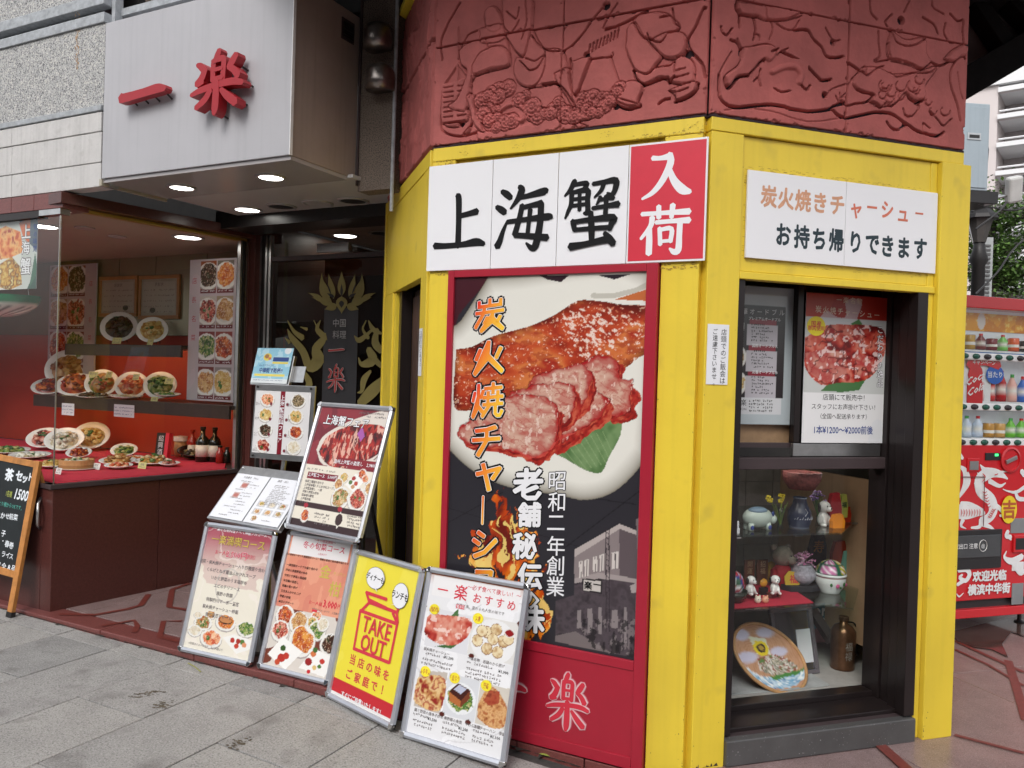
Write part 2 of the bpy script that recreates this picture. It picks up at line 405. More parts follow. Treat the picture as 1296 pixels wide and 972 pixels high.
class Art:
    """colour picture on a grid of w x h metres, origin bottom left"""
    def __init__(s, w, h, cell=.003, base=(240, 240, 240), x0=0., z0=0.):
        s.w, s.h, s.cell, s.x0, s.z0 = w, h, cell, x0, z0; s.nx = max(2, int(w / cell) + 1); s.nz = max(2, int(h / cell) + 1)
        s.X, s.Z = np.meshgrid(np.linspace(x0, x0 + w, s.nx), np.linspace(z0, z0 + h, s.nz)); s.C = np.ones(s.X.shape + (3,)) * np.array(lin(base))
    def put(s, mask, c, a=1.):
        m = (mask.astype(float) * a)[..., None]; c = np.array(lin(c)) if isinstance(c, tuple) else c
        s.C = s.C * (1 - m) + c * m; return s
    def rect(s, x0, x1, z0, z1, c, a=1.): return s.put((s.X >= x0) & (s.X <= x1) & (s.Z >= z0) & (s.Z <= z1), c, a)
    def poly(s, pts, c, a=1., sm=0): return s.put(inpoly(s.X, s.Z, smooth_path(list(pts) + [pts[0]], sm) if sm else pts), c, a)
    def em(s, cx, cz, rx, rz=None, rot=0., soft=0.):
        rz = rz or rx; c_, s_ = cos(rot), sin(rot); u = (s.X - cx) * c_ + (s.Z - cz) * s_; v = -(s.X - cx) * s_ + (s.Z - cz) * c_
        d = np.hypot(u / rx, v / rz); return np.clip((1 - d) / soft, 0, 1) if soft else (d < 1).astype(float)
    def ell(s, cx, cz, rx, rz, c, rot=0., soft=0., a=1.): return s.put(s.em(cx, cz, rx, rz, rot, soft), c, a)
    def pal(s, mask, pal, sc, seed=0, a=1., oc=3, stretch=1.):
        n = fbm(s.X * sc + seed * 7.7, s.Z * sc * stretch + seed * 3.3, oc); n = np.clip((n - .25) / .5, 0, .999) * (len(pal) - 1)
        P = np.array([lin(p) for p in pal]); i = n.astype(int); f = (n - i)[..., None]; c = P[i] * (1 - f) + P[np.minimum(i + 1, len(pal) - 1)] * f
        return s.put(mask, c, a)
    def line(s, pts, w, c, a=1.):
        D, T = dist_path(s.X, s.Z, pts); return s.put(D < w / 2, c, a)
    def dish(s, cx, cz, r, kind='meat', seed=0, sq=.85, plate=True, rot=0., clip=None):
        rnd = random.Random(seed * 13 + 5); k = 1.0 if clip is None else clip
        if plate:
            s.put(s.em(cx, cz - r * .06, r * 1.04, r * sq * 1.04, rot) * k, (175, 165, 160)); s.put(s.em(cx, cz, r, r * sq, rot) * k, (238, 236, 230)); s.put(s.em(cx, cz, r * .78, r * sq * .78, rot) * k, (222, 220, 214))
        P = FOOD[kind]; fr_ = .78 if plate else 1.0
        n = fbm(s.X * 3 / r + seed, s.Z * 3 / r, 3); mk = (s.em(cx, cz + r * .05, r * fr_ * 1.15, r * sq * fr_ * 1.15, rot) > 0) & (np.hypot((s.X - cx) / (r * fr_), (s.Z - cz - r * .05) / (r * sq * fr_)) < .75 + n * .55)
        s.pal(mk * k, P, 9 / r, seed, oc=2)
        for i in range(9):
            a, q = rnd.random() * 6.3, rnd.random() * .6; c = P[rnd.randrange(len(P))]
            s.put(s.em(cx + cos(a) * q * r * fr_, cz + sin(a) * q * r * sq * fr_, r * .14 * (1 + rnd.random()), r * .1 * (1 + rnd.random()), a) * k, c, .8)
        if kind in ('veg', 'mix', 'meat', 'prawn', 'noodle'):
            for i in range(3): a = rnd.random() * 6.3; s.put(s.em(cx + cos(a) * .3 * r, cz + sin(a) * .3 * r * sq, r * .16, r * .09, a) * k, (60, 110, 45))
        s.put((fbm(s.X * 14 / r + 9, s.Z * 14 / r, 2) > .68) * mk * k, (250, 225, 200), .55)
        return s
    def mesh(s, name, mt=None, y=0., disp=None):
        me = bpy.data.meshes.new(name); n = s.nx * s.nz
        co = np.zeros((n, 3), np.float32); co[:, 0] = s.X.ravel(); co[:, 2] = s.Z.ravel(); co[:, 1] = y if disp is None else y - disp.ravel()
        i = np.arange(n).reshape(s.nz, s.nx); q = np.stack([i[:-1, :-1], i[:-1, 1:], i[1:, 1:], i[1:, :-1]], -1).reshape(-1, 4).astype(np.int32)
        me.vertices.add(n); me.vertices.foreach_set('co', co.ravel()); me.loops.add(q.size); me.loops.foreach_set('vertex_index', q.ravel())
        me.polygons.add(len(q)); me.polygons.foreach_set('loop_start', np.arange(0, q.size, 4, dtype=np.int32)); me.polygons.foreach_set('loop_total', np.full(len(q), 4, np.int32))
        me.update(calc_edges=True)
        at = me.color_attributes.new('Col', 'FLOAT_COLOR', 'POINT'); arr = np.ones((n, 4), np.float32); arr[:, :3] = s.C.reshape(-1, 3); at.data.foreach_set('color', arr.ravel())
        me.materials.append(mt or VPRINT); return me
FOOD = dict(meat=[(95, 25, 18), (165, 45, 35), (205, 90, 70), (228, 165, 140)], crab=[(120, 25, 20), (190, 60, 30), (230, 130, 60), (120, 20, 20)],
            veg=[(40, 80, 30), (80, 125, 50), (140, 165, 80), (190, 185, 120)], noodle=[(200, 160, 80), (225, 195, 120), (190, 140, 60), (235, 215, 150)],
            fried=[(150, 90, 40), (200, 145, 80), (230, 190, 130), (175, 110, 55)], dark=[(25, 18, 15), (60, 35, 25), (90, 50, 30), (40, 60, 35)],
            prawn=[(215, 95, 50), (235, 150, 100), (245, 200, 160), (200, 70, 40)], soup=[(190, 80, 30), (215, 120, 50), (235, 170, 80), (170, 60, 25)],
            white=[(215, 205, 185), (240, 235, 220), (225, 215, 190), (200, 180, 140)], mix=[(160, 50, 35), (200, 140, 70), (90, 120, 50), (230, 205, 160)], mush=[(60, 45, 35), (110, 90, 60), (150, 130, 90), (45, 60, 35)])
# ------------------------------------------------------------------ main frames measured from the photograph
RZ = -27.16
FA = Frame((-.3898, 3.5891), RZ)                       # booth face with the big poster, origin at its left corner
CB = (.7047, 3.0276)
FB = Frame(CB, RZ + 45)                                # booth face with the takeout window
FC = Frame((-.3898 - 1.22 * .3063, 3.5891 + 1.22 * .9519), RZ - 45)
FM = Frame((-2.6545, 4.7213), RZ)                      # street facade of the restaurant, origin at its right corner
FW = Frame((-2.6545, 4.7213), 54.5)                    # display window going in from that corner
SIDE = 1.22
def P3(fr, u, w, z): return tuple(fr.m @ Vector((u, w, z)))
# brush characters on a 100 x 100 box: lists of (x, y, width)
BR = {
 '楽': [[(51, 99, 7), (47, 91, 9), (41, 84, 4)], [(41, 85, 8), (40, 70, 8), (40, 54, 8)], [(40, 83, 6), (50, 85, 7), (60, 84, 8), (60, 70, 8), (59, 54, 8)], [(42, 70, 5), (58, 71, 5)], [(41, 56, 6), (59, 57, 6)],
       [(10, 82, 5), (17, 79, 9), (25, 72, 10)], [(27, 74, 9), (20, 60, 10), (10, 52, 9)], [(12, 52, 8), (24, 54, 4)], [(86, 86, 8), (78, 76, 10), (71, 68, 6)], [(72, 69, 6), (82, 64, 9), (90, 54, 10)],
       [(1, 37, 5), (20, 42, 8), (50, 46, 8), (80, 47, 9), (99, 43, 7)], [(50, 52, 9), (50, 30, 11), (49, 12, 11), (47, 3, 6)], [(40, 40, 8), (30, 27, 9), (12, 16, 7)], [(60, 38, 6), (72, 27, 10), (88, 15, 11)]],
 '一': [[(0, 49, 12), (8, 47, 11), (50, 52, 10), (82, 57, 11), (99, 54, 7)]],
}
def brush(mb, ch, x, z, w, h, y, depth=0., c=None, grow=1., dy=.0004, shear=0.):
    for i, st in enumerate(BR[ch]):
        mb.stroke([(x + p[0] / 100 * w, z + p[1] / 100 * h + shear * (p[0] / 100 - .5) * w, p[2] / 100 * w * grow) for p in st], y - i * dy, c, depth=depth + i * dy if depth else 0)
    return mb
# =================================================================== ground
# street: granite slabs laid in courses square to the facade; A-frame: u along the facade, v = metres out from it
g = MB(); g.quad((-60, -60, -.16), (60, -60, -.16), (60, 80, -.16), (-60, 80, -.16)); setting('ground', g, JOINT)
FSTREET = Frame((-.3898, 3.5891), RZ, z=0)
def st_z(u): return -.038 - .006 * (u + .487) if u < -.487 else max(-.038 - .038 * (u + .487), -.10)
g = MB()
for (a, b) in ((-9, -.487), (-.487, 1.145), (1.145, 9)): g.quad((a, -.02, st_z(a) - .012), (a, -9, st_z(a) - .012), (b, -9, st_z(b) - .012), (b, -.02, st_z(b) - .012))
street = tag(link('street_paving', g.mesh('street_paving', JOINT), FSTREET), kind='structure')
def slab(name, u0, u1, v0, v1, parent, fr, mt, z0, z1, gap=.0034, th=.05, dz=0.):
    b = MB(); x0, x1, y0, y1 = u0 + gap, u1 - gap, v0 + gap, v1 - gap
    t = dz; zz = [z0 + t, z1 + t]
    V = [(x0, y0, zz[0]), (x1, y0, zz[1]), (x1, y1, zz[1]), (x0, y1, zz[0])]
    V2 = [(x0 + .002, y0 + .002, zz[0]), (x1 - .002, y0 + .002, zz[1]), (x1 - .002, y1 - .002, zz[1]), (x0 + .002, y1 - .002, zz[0])]
    lo = [(p[0], p[1], p[2] - th) for p in V]; V = [(p[0], p[1], p[2] - .002) for p in V]
    b.add(V2 + V + lo, [(0, 1, 2, 3)] + [(4 + i, 4 + (i + 1) % 4, (i + 1) % 4, i) for i in range(4)] + [(8 + i, 8 + (i + 1) % 4, 4 + (i + 1) % 4, 4 + i) for i in range(4)])
    return link(name, b.mesh(name, mt), fr, parent)
PV = [PAVE, mat('grey_granite_paving_light', (.325, .314, .298), .72, var=.14, vscale=4, bump=.6, bscale=160, speck=[(150, (.46, .45, .44), .53, .62, .55), (135, (.11, .105, .10), .55, .64, .6), (9, (.15, .14, .13), .6, .78, .5)]),
      mat('grey_granite_paving_dark', (.27, .264, .257), .7, var=.16, vscale=6, bump=.6, bscale=160, speck=[(150, (.40, .40, .39), .53, .62, .55), (135, (.085, .085, .083), .55, .64, .6), (7, (.1, .095, .09), .55, .72, .6)])]
U0 = -1.34
rs = random.Random(3)
for i in range(-9, 13):
    a = U0 + .4265 * i; b = a + .4265; odd = i % 2 == 0
    edges = [-.09, -.21] + ([-.672, -1.6, -2.53, -3.46] if odd else [-1.13, -2.06, -3.0, -3.9])
    for v0, v1 in zip(edges[1:], edges[:-1]):
        slab('paving_slab', a, b, v0, v1, street, FSTREET, PV[rs.choice([0, 0, 1, 2])], st_z(a), st_z(b), dz=rs.uniform(-.0015, .0015))
STAIN = mat('brown_stain', (.10, .08, .055), .8, var=.5, vscale=40)
rs = random.Random(12)
for (cx_, cy_, sx_, sy_, n_) in ((182, 880, 26, 5, 40), (207, 894, 16, 5, 30), (305, 940, 22, 8, 30), (260, 812, 40, 3, 20)):
    q = MB()
    for _ in range(n_):
        x = cx_ + rs.gauss(0, .4) * sx_; y = cy_ + rs.gauss(0, .4) * sy_ - (x - cx_) * .2; u, w_ = FSTREET.pz(x, y, -.04); zz = st_z(u) + .0028; a = rs.uniform(.004, .012)
        q.add([(u - a, w_, zz), (u - a * .2, w_ - a * .7, zz), (u + a, w_ - a * .1, zz), (u + a * .2, w_ + a * .6, zz)], [(0, 1, 2, 3)])
    tag(link('stain', q.mesh('stain', STAIN), FSTREET, street), kind='stuff')
u, w_ = FSTREET.pz(238, 842, -.04); u2, w2_ = FSTREET.pz(254, 853, -.04)
q = MB(); q.tube([(u, w_, st_z(u) + .005), ((u + u2) / 2, (w_ + w2_) / 2, st_z(u) + .009), (u2, w2_, st_z(u2) + .005)], .0025, 5)
tag(link('grass_stalk', q.mesh('grass_stalk', mat('dry_grass', (.30, .30, .07), .7)), FSTREET), 'thin yellow green grass stalk lying on the paving beside the kerb', 'grass stalk')
u, w_ = FSTREET.pz(868, 958, -.08); u, w_ = FSTREET.pz(682, 956, -.08); q = MB(); q.add([(u, w_, st_z(u) + .008), (u + .02, w_ - .012, st_z(u) + .012), (u + .05, w_, st_z(u) + .008), (u + .02, w_ + .012, st_z(u) + .01)], [(0, 1, 2, 3)])
tag(link('fallen_leaf', q.mesh('fallen_leaf', mat('yellow_green_leaf', (.28, .34, .06), .6)), FSTREET), 'small yellow green leaf lying on the paving under the red poster', 'leaf')
# kerb of red granite pieces along the shop floor
kb = link('kerb', None, FSTREET); tag(kb, kind='structure')
e = [-5.2, -4.1, -3.05, -2.0, -1.28, -.62, -.02, .22, .52, .82, 1.12]
for a, b in zip(e[:-1], e[1:]):
    top = -.002 if b <= 0 else -.052
    q = MB(); q.box(a + .002, b - .002, -.088 if b <= 0 else -.02, -.012 if b > 0 else .058, -.2, top)
    link('kerb_stone', q.mesh('kerb_stone', GRANB), FSTREET, kb, bevel=.006)
# granite floor of the entrance and round the booth
fl = link('shop_floor', None, FM); tag(fl, kind='structure')
q = MB(); q.quad((-.2, .09, -.02), (4.2, .09, -.02), (4.2, 5, -.02), (-.2, 5, -.02)); link('mortar_bed', q.mesh('mortar_bed', JOINT), FM, fl)
for i in range(6):
    for j in range(4):
        a = .0 + .62 * i - .45; b = a + .62; c0 = .09 + .62 * j; d = c0 + .62
        slab('floor_tile', a, b, c0, d, fl, FM, GRANF, -.002, -.002, gap=.0015)
def strip(parent, fr, pts, w, z, name='inlay_strip'):
    b = MB()
    P = pts; L_, R_ = [], []
    for i, p in enumerate(P):
        a_, b_ = P[max(i - 1, 0)], P[min(i + 1, len(P) - 1)]; dx, dy = b_[0] - a_[0], b_[1] - a_[1]; l = math.hypot(dx, dy)
        L_.append((p[0] - dy / l * w / 2, p[1] + dx / l * w / 2)); R_.append((p[0] + dy / l * w / 2, p[1] - dx / l * w / 2))
    n = len(P); V = [(x, y, z) for x, y in L_ + R_]; b.add(V, [(i, n + i, n + i + 1, i + 1)[::1] for i in range(n - 1)])
    return link(name, b.mesh(name, GRANR), fr, parent)
def pzs(fr, pts, z): return [fr.pz(x, y, z) for x, y in pts]
strip(fl, FM, pzs(FM, [(75, 777), (120, 778), (160, 771), (178, 766), (188, 752)], .002), .035, .0022)
strip(fl, FM, pzs(FM, [(128, 792), (170, 785), (174, 792), (170, 800)], .002), .03, .0024)
strip(fl, FM, pzs(FM, [(240, 738), (218, 746), (214, 768), (240, 772)], .002), .035, .0022)
strip(fl, FM, pzs(FM, [(230, 786), (207, 786), (202, 806), (228, 812)], .002), .03, .0024)
# street side floor on the right of the booth, same granite in big tiles with red strips
fr2 = link('arcade_floor', None, FB); tag(fr2, kind='structure')
# clip the tiles on the street side with the line of the booth face A
for i in range(-1, 9):
    for j in range(-3, 9):
        u0, v0 = -.06 + .95 * i, -2.36 + .98 * j
        if u0 < -.2 and v0 > -.5: continue
        if (u0 + .47) * -.7071 + (v0 + .47) * .7071 < -.9 and u0 < .6: continue
        if u0 < 0: continue
        slab('floor_tile', u0, u0 + .95, v0, v0 + .98, fr2, FB, GRANF, -.002, -.002, gap=.002)
for pts, w in (([(1103, 933), (1130, 957), (1150, 975), (1175, 1000)], .05), ([(1209, 811), (1250, 830), (1296, 851)], .03), ([(1209, 822), (1250, 841), (1296, 868)], .02), ([(1276, 836), (1299, 912)], .04), ([(1208, 930), (1296, 953)], .025)):
    strip(fr2, FB, pzs(FB, pts, .002), w, .0025 + w * .01)
# wet patch in front of the vending machine
q = MB(); pts = [FB.pz(x, y, .003) for x, y in [(1203, 800), (1250, 788), (1296, 778), (1296, 806), (1280, 800), (1268, 815), (1276, 832), (1255, 822), (1235, 820), (1212, 812)]]
q.add([(a, b, .0045) for a, b in pts], [tuple(range(len(pts)))[::-1]]);
WET = mat('wet_granite', (.075, .045, .04), .08, var=.3, vscale=20)
link('wet_patch', q.mesh('wet_patch', WET), FB, fr2)
# filler paving between the kerb line and the tiles on the booth's right side
q = MB(); q.hprism([(1.20, -.02), (1.20, -9), (9, -9), (9, 2.0), (1.9, .68)], -.05, -.006);
link('paving_field', q.mesh('paving_field', GRANF), FA, fr2)
GRIME = mat('packed_dirt', (.045, .038, .032), .95, var=.4, vscale=60)
q = MB(); rs = random.Random(21)
for i in range(420):
    u = rs.uniform(-3.2, 1.15); v = .0885 if u < 0 else .0205; a = rs.uniform(.004, .03); d = rs.expovariate(180); zz = st_z(u) + .0032
    q.add([(u - a, -v, zz), (u - a * .4, -v - d, zz), (u + a * .5, -v - d * .8, zz), (u + a, -v, zz)], [(0, 1, 2, 3)])
tag(link('kerb_grime', q.mesh('kerb_grime', GRIME), FSTREET, street), kind='stuff')
# =================================================================== the octagonal takeout booth
CEN = FA.m @ Vector((.61, SIDE * 1.2071, 0)); FK = Frame((CEN.x, CEN.y), RZ)
booth = Thing('takeout_booth', 'octagonal yellow takeout booth with carved red frieze at the corner of the restaurant', 'booth', FK)
bp = booth.part
ZT = 2.445
def bx(*a): return MB().box(*a)
# ---- face A (poster face)
bp('top_beam', bx(.012, SIDE - .01, 0, .10, 2.387, ZT), YELLOW, FA, bevel=.003)
bp('stile', bx(.012, .128, .001, .10, -.05, 2.385), YELLOW, FA, bevel=.003)
bp('stile', bx(1.062, SIDE - .012, .001, .10, -.05, 2.385), YELLOW, FA, bevel=.003)
bp('infill_panel', bx(.13, 1.06, .022, .06, 1.9, 2.385), YELLOW, FA)
bp('plinth', bx(.12, 1.07, .01, .09, -.2, -.052), GRANB, FA)
# ---- face B (window face)
bp('top_beam', bx(.01, SIDE - .006, 0, .10, 2.395, ZT), YELLOW, FB, bevel=.003)
bp('stile', bx(.012, .152, .001, .12, -.06, 2.393), YELLOW, FB, bevel=.003)
bp('pillar', bx(1.09, 1.243, -.012, .11, -.003, 2.393), YELLOW, FB, bevel=.004)
bp('jamb_strip', bx(1.055, 1.088, .012, .11, 0, 2.39), YELLOW, FB, bevel=.002)
bp('header_panel', bx(.155, 1.088, .016, .06, 1.88, 2.393), YELLOW, FB, bevel=.003)
bp('header_trim', bx(.153, 1.087, .002, .045, 1.85, 1.878), YELLOW, FB, bevel=.003)
# ---- face C (side towards the entrance)
bp('top_beam', bx(.02, SIDE - .012, 0, .08, 2.372, ZT - .001), YELLOW, FC, bevel=.003)
bp('stile', bx(.02, .30, .001, .03, -.02, 1.893), YELLOW, FC, bevel=.003)
bp('stile', bx(1.075, SIDE - .014, .001, .12, -.05, 2.37), YELLOW, FC, bevel=.003)
bp('header_panel', bx(.02, 1.073, .004, .05, 1.895, 2.37), YELLOW, FC, bevel=.003)
bp('jamb_strip', bx(.302, .34, .012, .09, -.02, 1.893), YELLOW, FC, bevel=.002)
bp('jamb_strip', bx(.36, .43, .03, .09, -.02, 1.893), BRONZE, FC)
bp('side_door', bx(.43, 1.074, .10, .13, -.02, 1.893), DARKWOOD, FC)
for k in range(4): bp('door_board', bx(.46 + .155 * k, .46 + .155 * k + .14, .085, .099, .02, 1.86), DARKWOOD, FC, bevel=.004)
bp('corner_post', bx(-.015, .018, -.004, .12, -.02, ZT - .003), YELLOW, FC, bevel=.003)
# ---- the faces nobody sees: plain panels
for k in range(2, 7):
    f = Frame(None, mat4=FK.m @ Matrix.Rotation(radians(45 * k), 4, 'Z') @ Matrix.Translation((-.61, -SIDE * 1.2071, 0)))
    bp('rear_panel', bx(.012, SIDE - .012, .01, .05, -.02, ZT - .004), YELLOW, f)
    bp('rear_frieze', bx(.004, SIDE - .004, .004, .05, ZT, 3.34), REDCLAY, f)
CHIP = mat('chipped_paint', (.07, .045, .03), .8, var=.5, vscale=80)
for f_, spots, sd in ((FA, ((.012, .128), (1.062, 1.208)), 3), (FB, ((.014, .152), (1.09, 1.243)), 4), (FC, ((1.075, 1.2),), 5)):
    q = MB(); rs = random.Random(sd)
    for (ua, ub) in spots:
        yy = -.0135 if ua == 1.09 else -.0006
        for i in range(22):
            u = rs.choice([ua, ub]) + (rs.expovariate(60)) * (1 if rs.random() < .5 else -1); u = min(max(u, ua + .001), ub - .002); z = rs.choice([rs.uniform(0, 2.36), rs.expovariate(7)]); z = min(z, 2.35); a = rs.uniform(.001, .003)
            q.add([(u, yy, z - a), (u + a * .7, yy, z), (u, yy, z + a * rs.uniform(.5, 2.5)), (u - a * .6, yy, z)], [(0, 1, 2, 3)])
        for i in range(0 if ua > 1.08 else 12):
            u = rs.uniform(ua, ub - .02); a = rs.uniform(.004, .02); h = rs.expovariate(180); z0_ = .001 if f_ is FB else -.045
            q.add([(u, yy - .0001, z0_), (u + a, yy - .0001, z0_), (u + a * .7, yy - .0001, z0_ + h), (u + a * .2, yy - .0001, z0_ + h * .7)], [(0, 1, 2, 3)])
    bp('paint_chips', q, CHIP, f_, kind='stuff')
# floor, ceiling and partition inside
q = MB(); o8 = [(1.55 * cos(radians(22.5 + 45 * k)), 1.55 * sin(radians(22.5 + 45 * k))) for k in range(8)]
q.hprism(o8, 2.452, 2.5); bp('ceiling', q, VOID)
q = MB(); q.hprism([(p[0] * .96, p[1] * .96) for p in o8], -.05, .004); bp('floor', q, VOID)
# ---- frieze: carved relief in two rows of tiles, one height field per face
def carve(fr, ops, x0, x1, z0, z1, cell=.0042):
    """ops in photo pixels: ('up', pts, h) raised flat shape; ('g', pts, w, d) groove; ('r', pts, w, h) raised rope; ('c', x, y, r) round flower; ('h', x, y, r) hole"""
    nx = int(round((x1 - x0) / cell)) + 1; nz = int(round((z1 - z0) / cell)) + 1
    X, Z = np.meshgrid(np.linspace(x0, x1, nx), np.linspace(z0, z1, nz)); Hh = np.zeros(X.shape); D_ = np.zeros(X.shape)
    WX = X + (fbm(X * 18, Z * 18 + 3, 2) - .5) * .006; WZ = Z + (fbm(X * 18 + 9, Z * 18, 2) - .5) * .006
    FX, FZ, FH_ = WX, WZ, Hh
    def win(P, m):          # only the part of the grid near the shape
        xs = [p[0] for p in P]; zs = [p[1] for p in P]
        i0 = max(0, int((min(xs) - m - x0) / (x1 - x0) * (nx - 1))); i1 = min(nx, int((max(xs) + m - x0) / (x1 - x0) * (nx - 1)) + 2)
        j0 = max(0, int((min(zs) - m - z0) / (z1 - z0) * (nz - 1))); j1 = min(nz, int((max(zs) + m - z0) / (z1 - z0) * (nz - 1)) + 2)
        return slice(j0, max(j1, j0)), slice(i0, max(i1, i0))
    for o in ops:
        k = o[0]
        if k == 'up': P = [fr.px(*p) for p in smooth_path(list(o[1]) + [o[1][0]], 4)]; W_ = win(P, .02)
        elif k in 'gr': P = smooth_path([(*fr.px(*p[:2]), p[2] if len(p) > 2 else 1.) for p in o[1]], 4); W_ = win(P, .03)
        else: c0 = fr.px(o[1], o[2]); W_ = win([c0], .05)
        WX, WZ, Hh = FX[W_], FZ[W_], FH_[W_]
        if Hh.size == 0: continue
        if k == 'up':
            mk = inpoly(WX, WZ, P); d, _ = dist_path(WX, WZ, P + [P[0]])
            Hh = np.where(mk, np.maximum(Hh, o[2] * .75 * np.clip(d / .006, .6, 1)), Hh); Hh = np.where(~mk & (d < .005), Hh - .011 * (1 - d / .005) ** .6, Hh)
        elif k in 'gr':
            d, T = dist_path(WX, WZ, P); w = np.maximum(o[2] * .8 * np.maximum(T, .15) / 2, .0034)
            t = np.clip(1 - (d / w) ** 2, 0, 1)
            if k == 'g': Hh = Hh - o[3] * 1.35 * t ** .4
            else: Hh = np.maximum(Hh, o[3] * np.sqrt(t))
        elif k == 'c':
            cx, cz = c0; r = o[3]; d = np.hypot(WX - cx, WZ - cz); t = np.clip(1 - (d / r) ** 2, 0, 1)
            a = np.arctan2(WZ - cz, WX - cx); Hh = np.where(d < r, .012 * np.sqrt(t) + .0035 * np.sin(d / r * 14) + .002 * np.sin(a * 9), Hh); Hh = np.where((d >= r) & (d < r * 1.15), Hh - .008, Hh)
        elif k == 'h':
            cx, cz = c0; d = np.hypot(WX - cx, WZ - cz); Hh = np.where(d < o[3], -.035, Hh)
        FH_[W_] = Hh
    Hh = FH_
    Hh += (fbm(X * 40, Z * 40, 3) - .5) * .0022
    return X, Z, Hh
def frieze(fr, ops, x0, x1, z0, z1, cell, tiles):
    X, Z, Hh = carve(fr, ops, x0, x1, z0, z1, cell)
    # tiles: list of (xa, xb, za, zb); chipped edges dip back
    for (xa, xb, za, zb) in tiles:
        ix = np.where((X[0] >= xa) & (X[0] <= xb))[0]; iz = np.where((Z[:, 0] >= za) & (Z[:, 0] <= zb))[0]
        a = Art(1, 1, 1); a.X = X[np.ix_(iz, ix)].copy(); a.Z = Z[np.ix_(iz, ix)].copy(); h = Hh[np.ix_(iz, ix)].copy(); a.nz, a.nx = a.X.shape
        ex = np.minimum.reduce([a.X - xa, xb - a.X, a.Z - za, zb - a.Z]); ch = fbm(a.X * 30, a.Z * 30, 3)
        h = np.where(ex < .001 + .02 * np.clip(ch - .6, 0, 1) * 3, h - .008, h); h[0] = h[-1] = -.018; h[:, 0] = h[:, -1] = -.018
        a.C = np.zeros(a.X.shape + (3,)); me = a.mesh('frieze_tile', REDCLAY, 0, h); me.polygons.foreach_set('use_smooth', [True] * len(me.polygons)); bp('frieze_tile', me, REDCLAY, fr)
def zp(cx, cy, s, pts): return [(cx + p[0] / s, cy + p[1] / s) for p in pts]
z1 = lambda pts: zp(545, 0, 5.116, pts)       # left crop of face A
z2 = lambda pts: zp(725, 0, 5.716, pts)       # right crop of face A
z3 = lambda pts: zp(900, 0, 5.718, pts)       # left crop of face B
z4 = lambda pts: zp(1060, 0, 5.117, pts)      # right crop of face B
rr = random.Random(11)
